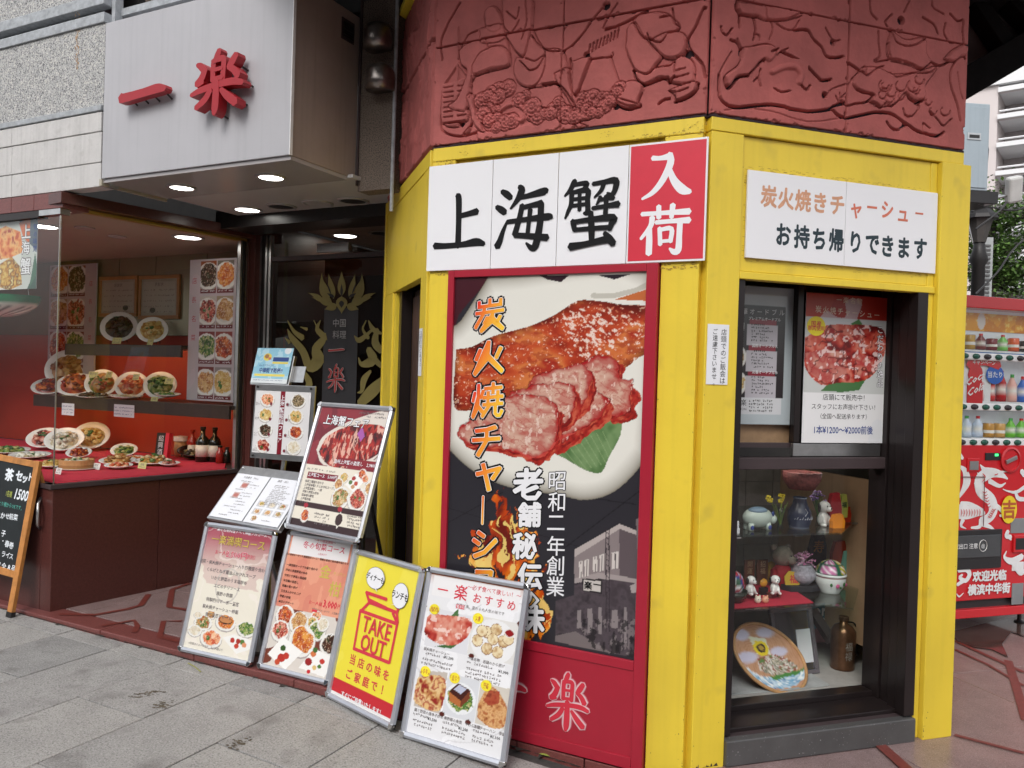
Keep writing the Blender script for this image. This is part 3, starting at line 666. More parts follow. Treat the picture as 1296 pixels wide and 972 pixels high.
opsA = [('g', z1([(190, 20, .6), (110, 160), (70, 260), (75, 380), (95, 480), (80, 640), (65, 800), (95, 860), (200, 880), (320, 850, .6)]), .014, .014),
        ('up', z1([(300, 850), (430, 850), (600, 810), (740, 765), (860, 775), (972, 800), (972, 830), (600, 890), (330, 920)]), .006),
        ('up', z1([(80, 545), (165, 530), (245, 520), (240, 780), (80, 800)]), .012)] + \
       [('g', z1([(90, 570 + 32 * i), (150, 562 + 32 * i)]), .006, .008) for i in range(7)] + [('g', z1([(180, 560 + 32 * i), (235, 552 + 32 * i)]), .006, .008) for i in range(7)] + \
       [('r', z1([(175, 420), (95, 540)]), .014, .012), ('r', z1([(175, 420), (180, 540)]), .012, .012), ('r', z1([(180, 410), (240, 490)]), .014, .012), ('r', z1([(182, 180), (180, 380)]), .012, .010),
        ('g', z1([(75, 800, 1.2), (150, 795), (225, 785)]), .012, .016), ('h', *z1([(200, 802)])[0], .014),
        ('up', z1([(190, 330), (260, 280), (360, 260), (480, 240), (510, 330), (500, 430), (290, 495), (250, 640), (235, 700), (210, 725), (120, 695), (180, 640), (240, 470), (200, 420)]), .016),
        ('up', z1([(280, 430), (330, 350), (400, 310), (470, 310), (510, 350), (510, 430), (400, 450), (285, 490)]), .022),
        ('up', z1([(350, 110), (370, 60), (420, 50), (460, 100), (470, 180), (430, 220), (370, 200)]), .018), ('up', z1([(320, 190), (480, 170), (480, 260), (340, 280)]), .013),
        ('g', z1([(190, 330, .6), (240, 230), (300, 200, .6)]), .010, .012), ('g', z1([(360, 250), (380, 320)]), .006, .008),
        ('up', z1([(470, 0), (650, 0), (665, 100), (650, 250), (600, 370), (500, 250), (475, 120)]), .018), ('g', z1([(500, 80, .5), (560, 130), (580, 60, .5)]), .008, .010), ('g', z1([(620, 20, .5), (630, 140), (600, 260, .5)]), .008, .010), ('g', z1([(480, 180, .5), (520, 220), (560, 180), (580, 140, .4)]), .008, .010),
        ('up', z1([(660, 190), (700, 270), (740, 320), (850, 330), (880, 500), (720, 560), (600, 560), (540, 480), (560, 380), (610, 370), (650, 240)]), .014),
        ('g', z1([(665, 240, .6), (700, 290), (760, 330), (850, 330), (920, 290), (972, 235, .6)]), .010, .012), ('g', z1([(585, 400, .5), (640, 460), (700, 440), (740, 370, .5)]), .008, .012), ('g', z1([(620, 380, .5), (680, 400), (740, 360, .5)]), .007, .009), ('g', z1([(745, 340), (745, 440), (700, 540), (620, 590, .5)]), .008, .012),
        ('up', z1([(265, 600), (240, 640), (270, 780), (220, 860), (250, 850), (275, 790), (300, 830), (350, 850), (300, 700)]), .016), ('g', z1([(270, 500, .6), (265, 600), (255, 640, .6)]), .008, .01), ('g', z1([(290, 620, .5), (290, 700), (330, 790), (340, 840, .5)]), .012, .016), ('g', z1([(240, 700), (270, 790), (210, 865, .6)]), .012, .016),
        ('up', z1([(810, 480), (900, 440), (905, 520), (972, 700), (972, 760), (880, 620), (830, 560)]), .016), ('g', z1([(730, 550, .6), (800, 540), (840, 560), (890, 610), (960, 720, .6)]), .013, .018),
        ('g', z1([(905, 380), (900, 500), (930, 610), (960, 560)]), .012, .016), ('r', z1([(560, 770, .6), (600, 780), (620, 720), (560, 680), (500, 690), (450, 720, .5)]), .02, .014), ('r', z1([(620, 670), (680, 640), (700, 680), (730, 690, .5)]), .012, .012)] + \
       [('c', *z1([(x + rr.uniform(-6, 6), y + rr.uniform(-6, 6))])[0], rr.uniform(.020, .036)) for x, y in [(500, 575), (440, 580), (450, 625), (385, 600), (395, 650), (340, 645), (345, 700), (390, 700), (430, 720), (345, 745), (380, 780), (430, 770), (480, 790), (425, 830), (530, 790), (370, 620), (610, 615), (575, 645), (645, 750), (690, 720), (700, 750), (740, 740), (800, 720), (840, 700), (830, 660), (780, 740), (880, 745), (930, 750), (970, 730), (660, 700)]] + \
       [('up', z2([(0, 450), (130, 420), (55, 620), (25, 690), (0, 640)]), .014), ('g', z2([(130, 430), (60, 600), (50, 640), (20, 690, .5)]), .011, .014), ('up', z2([(0, 690), (30, 790), (40, 860), (115, 865), (120, 845), (60, 800), (10, 690)]), .016),
        ('g', z2([(0, 330, .5), (80, 230), (150, 130), (220, 50), (250, 30)]), .011, .014), ('h', *z2([(240, 42)])[0], .016), ('h', *z2([(98, 400)])[0], .014), ('h', *z2([(838, 390)])[0], .017), ('h', *z2([(312, 768)])[0], .015),
        ('g', z2([(215, 200, .6), (260, 110), (320, 20, .6)]), .009, .012), ('g', z2([(230, 210, .6), (340, 180), (440, 130), (540, 80, .6)]), .014, .016)] + \
       [('g', z2([(110 + 26 * i, 385 - 14 * i), (125 + 26 * i, 320 - 14 * i)]), .009, .016) for i in range(9)] + \
       [('g', z2([(120, 430, .6), (200, 420), (280, 405), (285, 380, .5)]), .008, .01), ('g', z2([(270, 400, .5), (300, 500), (335, 590, .5)]), .005, .007),
        ('up', z2([(400, 230), (460, 130), (540, 100), (640, 90), (720, 130), (770, 190), (740, 240), (640, 310), (545, 280), (480, 290)]), .016),
        ('up', z2([(390, 350), (400, 220), (450, 170), (520, 280), (640, 400), (600, 480), (540, 545), (450, 505)]), .022), ('up', z2([(560, 310), (690, 240), (800, 250), (825, 330), (790, 400), (700, 430), (640, 400)]), .024),
        ('g', z2([(440, 170, .6), (480, 240), (520, 290, .6)]), .009, .012), ('g', z2([(545, 250), (560, 290), (640, 315), (690, 260, .5)]), .009, .012), ('g', z2([(720, 60, .5), (740, 170), (770, 200), (740, 240), (695, 245, .5)]), .008, .012), ('g', z2([(640, 130), (700, 120)]), .012, .014),
        ('up', z2([(440, 510), (540, 548), (610, 490), (700, 480), (740, 440), (800, 410), (870, 460), (865, 600), (720, 600), (640, 560), (520, 615), (460, 570)]), .017), ('g', z2([(440, 510), (470, 580), (520, 615), (600, 590), (690, 565), (700, 600), (740, 560, .5)]), .014, .018),
        ('g', z2([(610, 495), (700, 480), (740, 450), (740, 530, .5)]), .008, .01), ('g', z2([(750, 515), (820, 500)]), .006, .008), ('g', z2([(740, 570), (840, 545)]), .008, .01),
        ('up', z2([(330, 690), (400, 590), (510, 620), (470, 740), (490, 765), (420, 790), (340, 770), (320, 730)]), .018), ('g', z2([(335, 715), (400, 735), (490, 765, .5)]), .007, .01), ('g', z2([(325, 740), (400, 770), (470, 770, .5)]), .007, .01), ('g', z2([(320, 765), (400, 792), (490, 770, .4)]), .013, .018), ('g', z2([(510, 625), (475, 740)]), .008, .01),
        ('up', z2([(700, 655), (860, 600), (905, 610), (880, 670), (760, 735), (745, 690)]), .018), ('g', z2([(745, 740), (820, 715), (890, 660), (905, 610, .5)]), .015, .02), ('g', z2([(700, 655), (760, 670), (840, 640)]), .008, .01),
        ('g', z2([(620, 750, .4), (660, 720), (700, 712, .5)]), .014, .014), ('g', z2([(960, 60, .5), (940, 70), (880, 200), (830, 300), (860, 380), (930, 460), (955, 560, .4)]), .015, .016)] + \
       [('c', *z2([(x + rr.uniform(-6, 6), y + rr.uniform(-6, 6))])[0], rr.uniform(.018, .030)) for x, y in [(75, 720), (60, 760), (110, 700), (110, 750), (100, 790), (160, 780), (160, 740), (150, 700), (200, 740), (210, 700), (250, 700), (230, 770), (290, 700), (310, 660), (340, 630), (190, 810), (270, 740), (330, 670), (140, 820), (15, 840)]]
opsB = [('up', z3([(190, 20), (640, 90), (560, 140), (400, 145), (330, 120), (200, 100)]), .014), ('g', z3([(190, 10), (180, 60), (200, 100), (205, 190, .6)]), .016, .02), ('g', z3([(200, 105), (270, 120), (330, 125)]), .011, .014), ('g', z3([(390, 50), (400, 140), (480, 145), (560, 135), (650, 95, .5)]), .006, .008),
        ('g', z3([(70, 190, .6), (80, 230), (115, 250), (150, 205, .5)]), .012, .014), ('g', z3([(310, 145), (320, 220), (305, 285, .6)]), .013, .018), ('g', z3([(310, 240), (350, 260), (350, 290, .5)]), .007, .01), ('g', z3([(430, 150), (445, 210), (420, 290, .5)]), .006, .008), ('g', z3([(470, 160, .5), (520, 200), (590, 215), (640, 150, .4)]), .006, .008),
        ('g', z3([(600, 220, .7), (700, 220), (740, 280), (800, 340), (835, 405), (900, 415), (955, 405, .5)]), .014, .018), ('g', z3([(830, 200), (880, 290), (930, 290, .5)]), .008, .01), ('h', *z3([(880, 305)])[0], .013), ('h', *z3([(223, 388)])[0], .016), ('h', *z3([(823, 690)])[0], .014),
        ('g', z3([(140, 290), (190, 310), (215, 370, .9)]), .014, .018), ('g', z3([(190, 280, .5), (230, 360), (310, 335), (410, 322), (435, 350, .5)]), .008, .011), ('up', z3([(230, 350), (410, 325), (470, 370), (430, 440), (370, 430), (300, 500), (260, 545), (180, 560), (130, 620), (100, 600), (110, 540), (200, 470)]), .014),
        ('g', z3([(95, 560, .6), (105, 615), (130, 635), (180, 580), (210, 555), (265, 550, .5)]), .014, .018), ('g', z3([(270, 535, .5), (340, 470), (370, 430, .5)]), .008, .01), ('g', z3([(375, 430), (430, 470, .6)]), .013, .018), ('g', z3([(430, 375, .6), (490, 352)]), .011, .014), ('g', z3([(445, 440, .5), (500, 380), (560, 350, .5)]), .008, .01),
        ('g', z3([(515, 375, .5), (600, 420), (690, 475), (770, 560), (800, 585), (870, 575, .5)]), .015, .02),
        ('g', z3([(450, 570, .6), (455, 630), (500, 665), (560, 660), (640, 620), (670, 560), (640, 480), (560, 450), (450, 520, .3)]), .010, .013), ('g', z3([(540, 520, .4), (535, 570), (580, 620), (640, 625), (665, 600, .5)]), .009, .012), ('g', z3([(580, 560), (600, 575), (580, 590, .4)]), .007, .01), ('r', z3([(440, 520, .3), (520, 485), (600, 485), (650, 540), (640, 600, .5)]), .03, .012), ('g', z3([(655, 620), (690, 650), (715, 620, .6)]), .012, .014),
        ('g', z3([(360, 500, .6), (350, 570), (360, 620, .8)]), .011, .015), ('g', z3([(310, 590), (335, 565)]), .011, .013), ('g', z3([(60, 540, .3), (60, 680, .8), (100, 750), (180, 775), (280, 765), (400, 760), (500, 765), (600, 795), (720, 805), (850, 790), (900, 760), (972, 740, .8)]), .017, .02), ('g', z3([(60, 540, .5), (90, 470), (150, 370, .5)]), .007, .008),
        ('g', z3([(830, 700, .5), (880, 640), (972, 610, .4)]), .007, .009), ('g', z3([(905, 690, .5), (930, 740), (972, 750)]), .008, .01), ('g', z3([(880, 790), (920, 830), (972, 850)]), .016, .018), ('g', z3([(100, 800, .5), (250, 780), (450, 810), (700, 880), (972, 850, .4)]), .006, .004),
        ('g', z4([(0, 740), (60, 765), (150, 745), (260, 725), (350, 740), (430, 790), (520, 850), (640, 880), (690, 860, .4)]), .016, .02), ('g', z4([(320, 790, .4), (350, 830), (390, 840), (430, 810, .6)]), .013, .016), ('h', *z4([(432, 806)])[0], .014), ('h', *z4([(230, 480)])[0], .014), ('h', *z4([(590, 488)])[0], .013), ('h', *z4([(412, 130)])[0], .018),
        ('g', z4([(550, 850, .4), (555, 800), (600, 830, .4)]), .007, .01), ('g', z4([(425, 700, .5), (440, 745), (490, 750), (530, 690), (500, 670, .3)]), .010, .013), ('g', z4([(440, 580, .8), (465, 640), (520, 665), (555, 650, .4)]), .014, .018), ('g', z4([(600, 720, .6), (650, 770), (690, 815), (740, 770, .4)]), .010, .013),
        ('g', z4([(760, 400, .5), (730, 470), (735, 560), (770, 660), (795, 780, .5)]), .013, .014), ('g', z4([(775, 470, .4), (800, 600), (815, 640, .3)]), .006, .006), ('g', z4([(570, 270, .5), (570, 360), (620, 410), (680, 420), (740, 380), (800, 345), (825, 385, .7)]), .012, .015), ('up', z4([(690, 380), (740, 330), (830, 290), (830, 360), (790, 370), (740, 400)]), .016),
        ('up', z4([(345, 200), (440, 260), (560, 250), (570, 340), (600, 400), (540, 450), (440, 410), (330, 380), (320, 290)]), .012), ('g', z4([(340, 200, .5), (370, 270), (430, 300), (500, 290), (570, 250, .5)]), .008, .011), ('g', z4([(335, 380, .5), (440, 400), (540, 450), (600, 410, .5)]), .007, .009), ('g', z4([(265, 200), (265, 280), (275, 360), (240, 390)]), .011, .015), ('g', z4([(325, 280), (325, 330), (330, 385), (240, 400, .6)]), .008, .011),
        ('up', z4([(160, 440), (250, 440), (350, 480), (520, 470), (640, 430), (600, 500), (560, 560), (560, 640), (480, 640), (430, 600), (380, 660), (290, 690), (210, 660), (230, 620), (130, 580), (100, 520)]), .013),
        ('g', z4([(65, 400, .9), (120, 440), (175, 485, .6)]), .014, .018), ('g', z4([(175, 430), (185, 490), (260, 440), (300, 430, .5)]), .009, .012), ('g', z4([(340, 470, .4), (380, 500), (480, 475), (590, 475), (640, 430, .4)]), .007, .011), ('g', z4([(130, 580, .5), (170, 600), (225, 620), (190, 660), (120, 670), (60, 680), (20, 640, .5)]), .012, .016), ('g', z4([(15, 600), (25, 630), (50, 610, .5)]), .008, .01),
        ('g', z4([(205, 660), (250, 675), (280, 700), (300, 670), (350, 690), (400, 640, .5)]), .009, .012), ('g', z4([(65, 560, .5), (100, 500, .5)]), .006, .008)] + \
       [('g', [(z4([(cx + r_ * cos(a), cy + r_ * sin(a))])[0]) for a in (0, .8, 1.6, 2.4, 3.2, 4.0)], .005, .009) for cx, cy, r_ in [(300, 560, 40), (300, 560, 22), (340, 600, 30), (400, 560, 35), (330, 640, 28), (480, 560, 40), (520, 520, 30), (500, 590, 22), (280, 620, 25), (410, 620, 25), (620, 720, 25), (700, 720, 30), (590, 660, 22)]] + \
       [('g', z4([(210, 0), (215, 80), (255, 125, .6)]), .010, .013), ('g', z4([(350, 90), (310, 140), (320, 170, .6)]), .010, .013), ('g', z4([(470, 0), (430, 75, .5)]), .008, .01), ('g', z4([(550, 110, .6), (620, 150), (650, 215, .6)]), .011, .015), ('g', z4([(700, 150), (690, 210), (710, 250, .6)]), .011, .014), ('g', z4([(610, 0), (620, 50), (690, 90)]), .009, .012), ('g', z4([(730, 90, .6), (780, 135), (815, 130), (810, 200), (820, 300)]), .012, .016)]
rc = random.Random(5)
z_A, z_B, uA, uB = FA.px(640, 45)[1], FB.px(1000, 13)[1], FA.px(711, 100)[0], FB.px(1072.7, 100)[0]
opsC = []
for i in range(70):
    x = rc.uniform(.05, 1.18); z = rc.uniform(2.5, 3.25);
    opsC.append((x, z, rc.uniform(.01, .05), rc.uniform(-.5, .5)))
# bottom crumble strip between the frieze and the yellow beams
fz0 = ZT + .012
frieze(FA, opsA, .0, SIDE, fz0, 3.33, .0027, [(.004, uA - .0008, fz0, z_A), (uA + .0008, SIDE - .004, fz0, z_A), (.004, uA - .0008, z_A + .0016, 3.33), (uA + .0008, SIDE - .004, z_A + .0016, 3.33)])
frieze(FB, opsB, .0, SIDE, fz0, 3.33, .0027, [(.004, uB - .0008, fz0, z_B), (uB + .0008, SIDE - .004, fz0, z_B), (.004, uB - .0008, z_B + .0016, 3.33), (uB + .0008, SIDE - .004, z_B + .0016, 3.33)])
X, Z, Hh = carve(FC, [], 0, SIDE, fz0, 3.33, .008)
for (x, z, r, s_) in opsC:
    D, T = dist_path(X, Z, [(x - r * .5, z - r), (x + r * s_, z), (x + r * .3, z + r * 1.4)]); Hh = Hh + np.where(D < .012, -.016 * (1 - D / .012), 0) + np.where(D < .03, .006, 0)
for (xa, xb, za, zb) in [(.004, .6, fz0, 2.93), (.604, SIDE - .004, fz0, 2.93), (.004, .6, 2.934, 3.33), (.604, SIDE - .004, 2.934, 3.33)]:
    ix = np.where((X[0] >= xa) & (X[0] <= xb))[0]; iz = np.where((Z[:, 0] >= za) & (Z[:, 0] <= zb))[0]; a = Art(1, 1, 1); a.X = X[np.ix_(iz, ix)].copy(); a.Z = Z[np.ix_(iz, ix)].copy(); a.nz, a.nx = a.X.shape
    h = np.clip(Hh[np.ix_(iz, ix)], -.03, .03); h[0] = h[-1] = -.05; h[:, 0] = h[:, -1] = -.05; a.C = np.zeros(a.X.shape + (3,)); me = a.mesh('frieze_tile', REDCLAY, 0, h); me.polygons.foreach_set('use_smooth', [True] * len(me.polygons)); bp('frieze_tile', me, REDCLAY, FC)
for f in (FA, FB, FC): bp('frieze_backing', bx(.02, SIDE - .02, .022, .08, ZT + .001, 3.335), CRACK, f)
# crumbling mortar bed under the frieze
for f in (FA, FB):
    q = MB(); n = 60; r_ = random.Random(4 if f is FA else 8); top = [(i / n * (SIDE - .01) + .005, ZT + .010 + r_.uniform(-.004, .004)) for i in range(n + 1)]
    q.prism([(top[0][0], ZT + .0005)] + [(top[-1][0], ZT + .0005)] + top[::-1], .004, .03); bp('mortar_bed', q, CRACK, f)
bp('eave_trim', bx(-.02, SIDE, -.035, .02, 3.338, 3.372), YELLOW, FC, bevel=.003)
bp('eave_trim', bx(0, SIDE, -.03, .02, 3.34, 3.37), YELLOW, FA); bp('eave_trim', bx(0, SIDE, -.03, .02, 3.34, 3.37), YELLOW, FB)
# roof over the booth with a deep eave
q = MB(); ri, ro_ = 1.62, 2.5
V = [(r_ * cos(radians(22.5 + 45 * k)), r_ * sin(radians(22.5 + 45 * k)), z_) for (r_, z_) in ((ri, 3.42), (ro_, 3.5), (ro_, 3.6), (.2, 4.6)) for k in range(8)]
q.add(V, [(i * 8 + k, i * 8 + (k + 1) % 8, (i + 1) * 8 + (k + 1) % 8, (i + 1) * 8 + k) for i in range(3) for k in range(8)] + [tuple(range(24, 32))]); bp('roof', q, BLACK)
# ---- window of the booth: dark frames, sill, step, glass
bp('dark_jamb', bx(1.0, 1.053, .0, .05, .10, 1.85), BRONZE, FB, bevel=.002)
bp('dark_jamb', bx(1.005, 1.053, .052, .10, .10, 1.92), BRONZE, FB, bevel=.002)
bp('dark_jamb', bx(1.02, 1.053, .104, .155, .10, 1.95), BRONZE, FB, bevel=.002)
bp('dark_jamb', bx(1.012, 1.053, .16, .26, .10, 1.97), BRONZE, FB, bevel=.002)
bp('dark_jamb', bx(.153, .19, .02, .26, .10, 1.97), BRONZE, FB)
bp('header_box', bx(.153, 1.053, .062, .26, 1.93, 2.2), BLACK, FB)
bp('head_rail', bx(.19, 1.012, .185, .235, 1.88, 1.928), BRONZE2, FB, bevel=.002)
bp('middle_rail', bx(.19, 1.011, .16, .24, 1.105, 1.153), BRONZE2, FB, bevel=.003)
bp('bottom_rail', bx(.19, 1.011, .19, .262, .098, .135), BRONZE, FB, bevel=.002)
bp('sill', bx(.153, 1.05, .05, .188, .06, .112), BRONZE, FB, bevel=.003)
bp('sill', bx(.153, 1.05, .02, .11, .04, .095), BRONZE2, FB, bevel=.003)
bp('step', bx(.153, 1.05, -.015, .05, -.004, .0945), mat('worn_grey_step', (.10, .098, .098), .38, metal=.3, var=.15, vscale=8, speck=[(120, (.4, .4, .4), .7, .72, .8)]), FB, bevel=.005)
# upper sliding sashes
for (a, b, y) in ((.19, .60, .215), (.56, 1.008, .19)):
    s_ = bp('window_sash', bx(a, b, y, y + .018, 1.156, 1.21), STEEL if a > .5 else BRONZE2, FB, bevel=.002)
    bp('sash_stile', bx(b - .03 if a < .5 else a, b if a < .5 else a + .03, y - .001, y + .019, 1.213, 1.88), BRONZE, FB, bevel=.002)
    bp('sash_stile', bx(a if a < .5 else b - .022, a + .02 if a < .5 else b, y - .001, y + .019, 1.213, 1.88), BRONZE, FB, bevel=.002)
    q = MB(); q.quad((a, y + .01, 1.21), (b, y + .01, 1.21), (b, y + .01, 1.88), (a, y + .01, 1.88)); bp('window_pane', q, GLASSM, FB)
q = MB(); q.quad((.19, .20, .135), (1.012, .20, .135), (1.012, .20, 1.105), (.19, .20, 1.105)); bp('window_pane', q, GLASSM, FB)
# display cabinet behind the lower window
CAB = mat('cabinet_floor_stone', (.42, .40, .38), .6, var=.15, vscale=12)
PLY = mat('plywood_board', (.58, .37, .22), .6, var=.12, vscale=4, streak=.3)
bp('cabinet_floor', MB().hprism([(.16, .264), (1.40, .264), (1.6, .5), (1.6, 1.1), (.16, 1.1)], .06, .12), CAB, FB)
bp('added_fill_tube', MB().tube([(.24, .275, 1.142), (.95, .275, 1.142)], .011, 10), mat('added_fill_glow', (1., .96, .88), .5, emit=12., var=0), FB)  # unseen tube added behind the rail to brighten the cabinet
bp('cabinet_back', bx(.0, 1.9, 1.1, 1.12, .12, 1.25), mat('grey_brown_tiled_board', (.24, .22, .20), .7, var=.2, vscale=6), FB)
for i in range(8):
    for j in range(4): bp('wall_tile', bx(.1 + .17 * i, .1 + .17 * i + .165, 1.09, 1.099, .42 + .17 * j, .42 + .17 * j + .165), mat('brown_grey_wall_tile', (.30, .27, .24), .55, var=.25, vscale=5), FB)
q = MB(); a = FB.pz(1100, 0, 0)
bp('cabinet_side', bx(1.165, 1.19, .30, 1.09, .24, 1.02), PLY, FB)
bp('cabinet_top', MB().hprism([(.16, .205), (1.35, .205), (1.6, .5), (1.6, 1.12), (.16, 1.12)], 1.1545, 1.19), VOID, FB)
bp('rear_wall', bx(-.2, 1.9, 1.2, 1.25, 1.19, 2.4), mat('dim_kitchen_wall', (.33, .32, .29), .7, var=.1), FB)
# =================================================================== the restaurant building
rest = Thing('restaurant_building', 'restaurant front with pebble dash panel, pale stone courses and dark red granite display window', 'building', FM)
rp = rest.part
zs = [FM.px(64, y)[1] for y in (148, 176, 219, 243)]
x_of = lambda x, y: FM.px(x, y)[0]
x13, x76 = x_of(14, 200), x_of(76, 265)
XE = .352
# stone courses, every stone its own
zc = [2.448, 2.585, 2.757, 2.868]
for (za, zb, cuts, y) in ((zc[0], zc[1], [-3.2, -1.9, -.475, XE], .0), (zc[1], zc[2], [-3.2, -1.9, -.475, XE], -.002), (zc[2], zc[3], [-3.2, -1.9, -.475, XE], -.006)):
    for a, b in zip(cuts[:-1], cuts[1:]): rp('facing_stone', bx(a + .0015, b - .0015, y, .09, za + .0015, zb - .002), STONE, bevel=.003)
rp('ledge', bx(-3.2, XE, -.012, .09, 2.872, 2.905), LEDGE, bevel=.004)
rp('pebble_panel', bx(-3.2, XE, .004, .09, 2.905, 3.365), PEBBLE)
rp('ledge', bx(-3.2, XE, -.008, .09, 3.367, 3.425), LEDGE, bevel=.004)
rp('shadow_gap', bx(-3.2, XE, .05, .09, 3.427, 3.465), CRACK)
rp('ledge', bx(-3.2, XE, -.012, .09, 3.467, 3.53), LEDGE, bevel=.004)
rp('pebble_panel', bx(-3.2, XE, .004, .09, 3.532, 4.4), PEBBLE)
q = MB(); rr = random.Random(2)
RUST = mat('rust_stain', (.42, .24, .10), .8, var=.4, vscale=60)
for i in range(80):
    xa, za = FM.px(97.5 + rr.gauss(0, 1.3), 8 + (i % 40) * 2.0 + rr.uniform(0, 3)); q.add([(xa + rr.uniform(-.006, .006), .0025, za + rr.uniform(-.012, .012)) for _ in range(4)], [(0, 1, 2), (0, 2, 3)])
rp('rust_run', q, RUST, kind=None)
rp('cladding_edge', bx(XE + .001, XE + .03, .04, .09, 2.45, 4.4), LEDGE)
# red granite band and the beam that turns in over the display window
for a, b in ((-3.2, -1.3), (-1.297, x13 + .02), (x13 + .023, -.243), (-.24, .03)):
    rp('granite_band', bx(a, b, -.005, .16, 2.352, 2.444), GRANB, bevel=.002)
rp('granite_beam', bx(-.02, 1.55, -.05, .14, 2.375, 2.44), GRAN, FW, bevel=.002)
rp('beam_underside', bx(.05, 1.3, .016, .06, 2.353, 2.372), mat('yellow_reflection_tint', (.40, .26, .05), .5, metal=.5), FW)  # yellow reflection under the beam put into this strip's colour
rp('window_head', bx(-.2, .0, .0, .06, 2.318, 2.351), STEEL); rp('window_head', bx(-3.2, -.203, .0, .06, 2.31, 2.351), BRONZE)
# plinth granite slabs
for a, b in ((-3.2, -2.1), (-2.097, -1.1), (-1.097, -.10), (-.097, -.004)): rp('plinth_slab', bx(a, b, -.0, .1, -.05, .712), GRAN, bevel=.002)
for a, b in ((.0, .665), (.669, 1.4)): rp('plinth_slab', bx(a, b, -.0, .08, -.02, .712), GRAN, FW, bevel=.002)
rp('window_sill', bx(-.02, 1.36, -.012, .09, .714, .742), BRONZE2, FW, bevel=.003); rp('window_sill', bx(-3.2, -.01, -.012, .09, .714, .742), BRONZE2, bevel=.003)
# glass
q = MB(); q.quad((-3.2, .02, .742), (-.012, .02, .742), (-.012, .02, 2.31), (-3.2, .02, 2.31)); rp('window_pane', q, GLASSM)
q = MB(); q.quad((.012, .012, .742), (1.225, .012, .742), (1.225, .012, 2.352), (.012, .012, 2.352)); rp('window_pane', q, GLASSM, FW)
rp('glass_corner_joint', bx(.004, .010, .008, .014, .742, 2.31), STEEL, FW)
for u0, u1, y0, y1, mt in ((1.228, 1.245, -.005, .03, STEEL), (1.247, 1.27, -.012, .04, BLACK), (1.272, 1.285, -.004, .03, STEEL), (1.287, 1.40, -.015, .10, GRAN)): rp('window_post', bx(u0, u1, y0, y1, .742 if u0 < 1.28 else -.02, 2.352), mt, FW, bevel=.001)
# display interior
RWALL = mat('vermilion_display_wall', (.46, .042, .02), .55, var=.08, vscale=2)
RWALL2 = mat('red_partition', (.40, .02, .02), .5, var=.08, vscale=2)
OLIVE = mat('olive_mirror_panel', (.27, .235, .15), .25, metal=.3, var=.1, vscale=2)
WB = 1.62
rp('display_back', bx(-4.2, .22, WB, WB + .03, .70, 1.70), RWALL)
for a, b in ((-4.2, -1.62), (-1.615, -1.17), (-1.165, -.58), (-.575, .22)): rp('upper_back_panel', bx(a, b, WB - .012, WB + .03, 1.703, 2.42), OLIVE)
rp('display_side', bx(-3.9, -3.87, .1, WB, .70, 2.4), RWALL2)
rp('display_ceiling', MB().hprism([(-4.2, .10), (-.02, .10), (.17, 1.3), (.19, WB), (-4.2, WB)], 2.355, 2.38), mat('display_ceiling_paint', (.42, .36, .28), .5, var=.05, vscale=3))
rp('table_slab', bx(-4.2, -.02, .03, .6, .70, .735), BRONZE2); rp('table_slab', bx(-4.2, .08, .6, WB, .70, .735), BRONZE2)
# red cloth with a wavy edge following the sill
CLOTH = mat('crimson_cloth', (.50, .022, .05), .75, var=.1, vscale=25, bump=.4, bscale=40)
q = MB(); q.hprism([(-3.1, .05), (-.06, .05), (.04, .62), (.10, 1.0), (.12, 1.18), (-.2, 1.5), (-3.1, 1.5)], .7355, .746)
V = []; n = 60
for i in range(n + 1):
    t = i / n; u = .03 + 1.16 * t; d = .030 + .007 * sin(i * 1.9) + .004 * sin(i * .7)
    p = FW.m @ Vector((u, d + .012, .747)); p2 = FW.m @ Vector((u, d, .742 - .0)); li = FM.m.inverted(); V.append(tuple(li @ p)); V.append(tuple(li @ p2))
q.add(V, [(2 * i, 2 * i + 1, 2 * i + 3, 2 * i + 2) for i in range(n)])
solo('table_cloth', q, CLOTH, FM, 'crimson cloth spread over the display table in the restaurant window', 'cloth')
# shelves
SHELFW = mat('dark_shelf_wood', (.045, .028, .022), .35, var=.2, vscale=10)
zsh1 = FM.px(160, 506, 1.17)[1]; zsh2 = FM.px(155, 436, 1.25)[1]
xa = FM.px(42, 507, 1.17)[0]
rp('shelf', bx(xa, .16, 1.192, WB, zsh1 - .03, zsh1), SHELFW); rp('shelf_fascia', bx(xa, .16, 1.17, 1.19, zsh1 - .095, zsh1), SHELFW, bevel=.002)
GLOW = mat('shelf_strip_light', (1., .55, .25), .5, emit=10., var=0)
rp('strip_light', bx(xa + .05, .0, 1.20, 1.22, zsh1 - .055, zsh1 - .035), GLOW); rp('strip_light', bx(FM.px(90, 437, 1.25)[0], FM.px(222, 438, 1.25)[0], 1.275, 1.295, zsh2 - .055, zsh2 - .035), GLOW)
rp('shelf', bx(FM.px(82, 437, 1.25)[0], FM.px(229, 438, 1.25)[0], 1.272, WB - .015, zsh2 - .03, zsh2), SHELFW); rp('shelf_fascia', bx(FM.px(82, 437, 1.25)[0], FM.px(229, 438, 1.25)[0], 1.25, 1.27, zsh2 - .09, zsh2), SHELFW, bevel=.002)
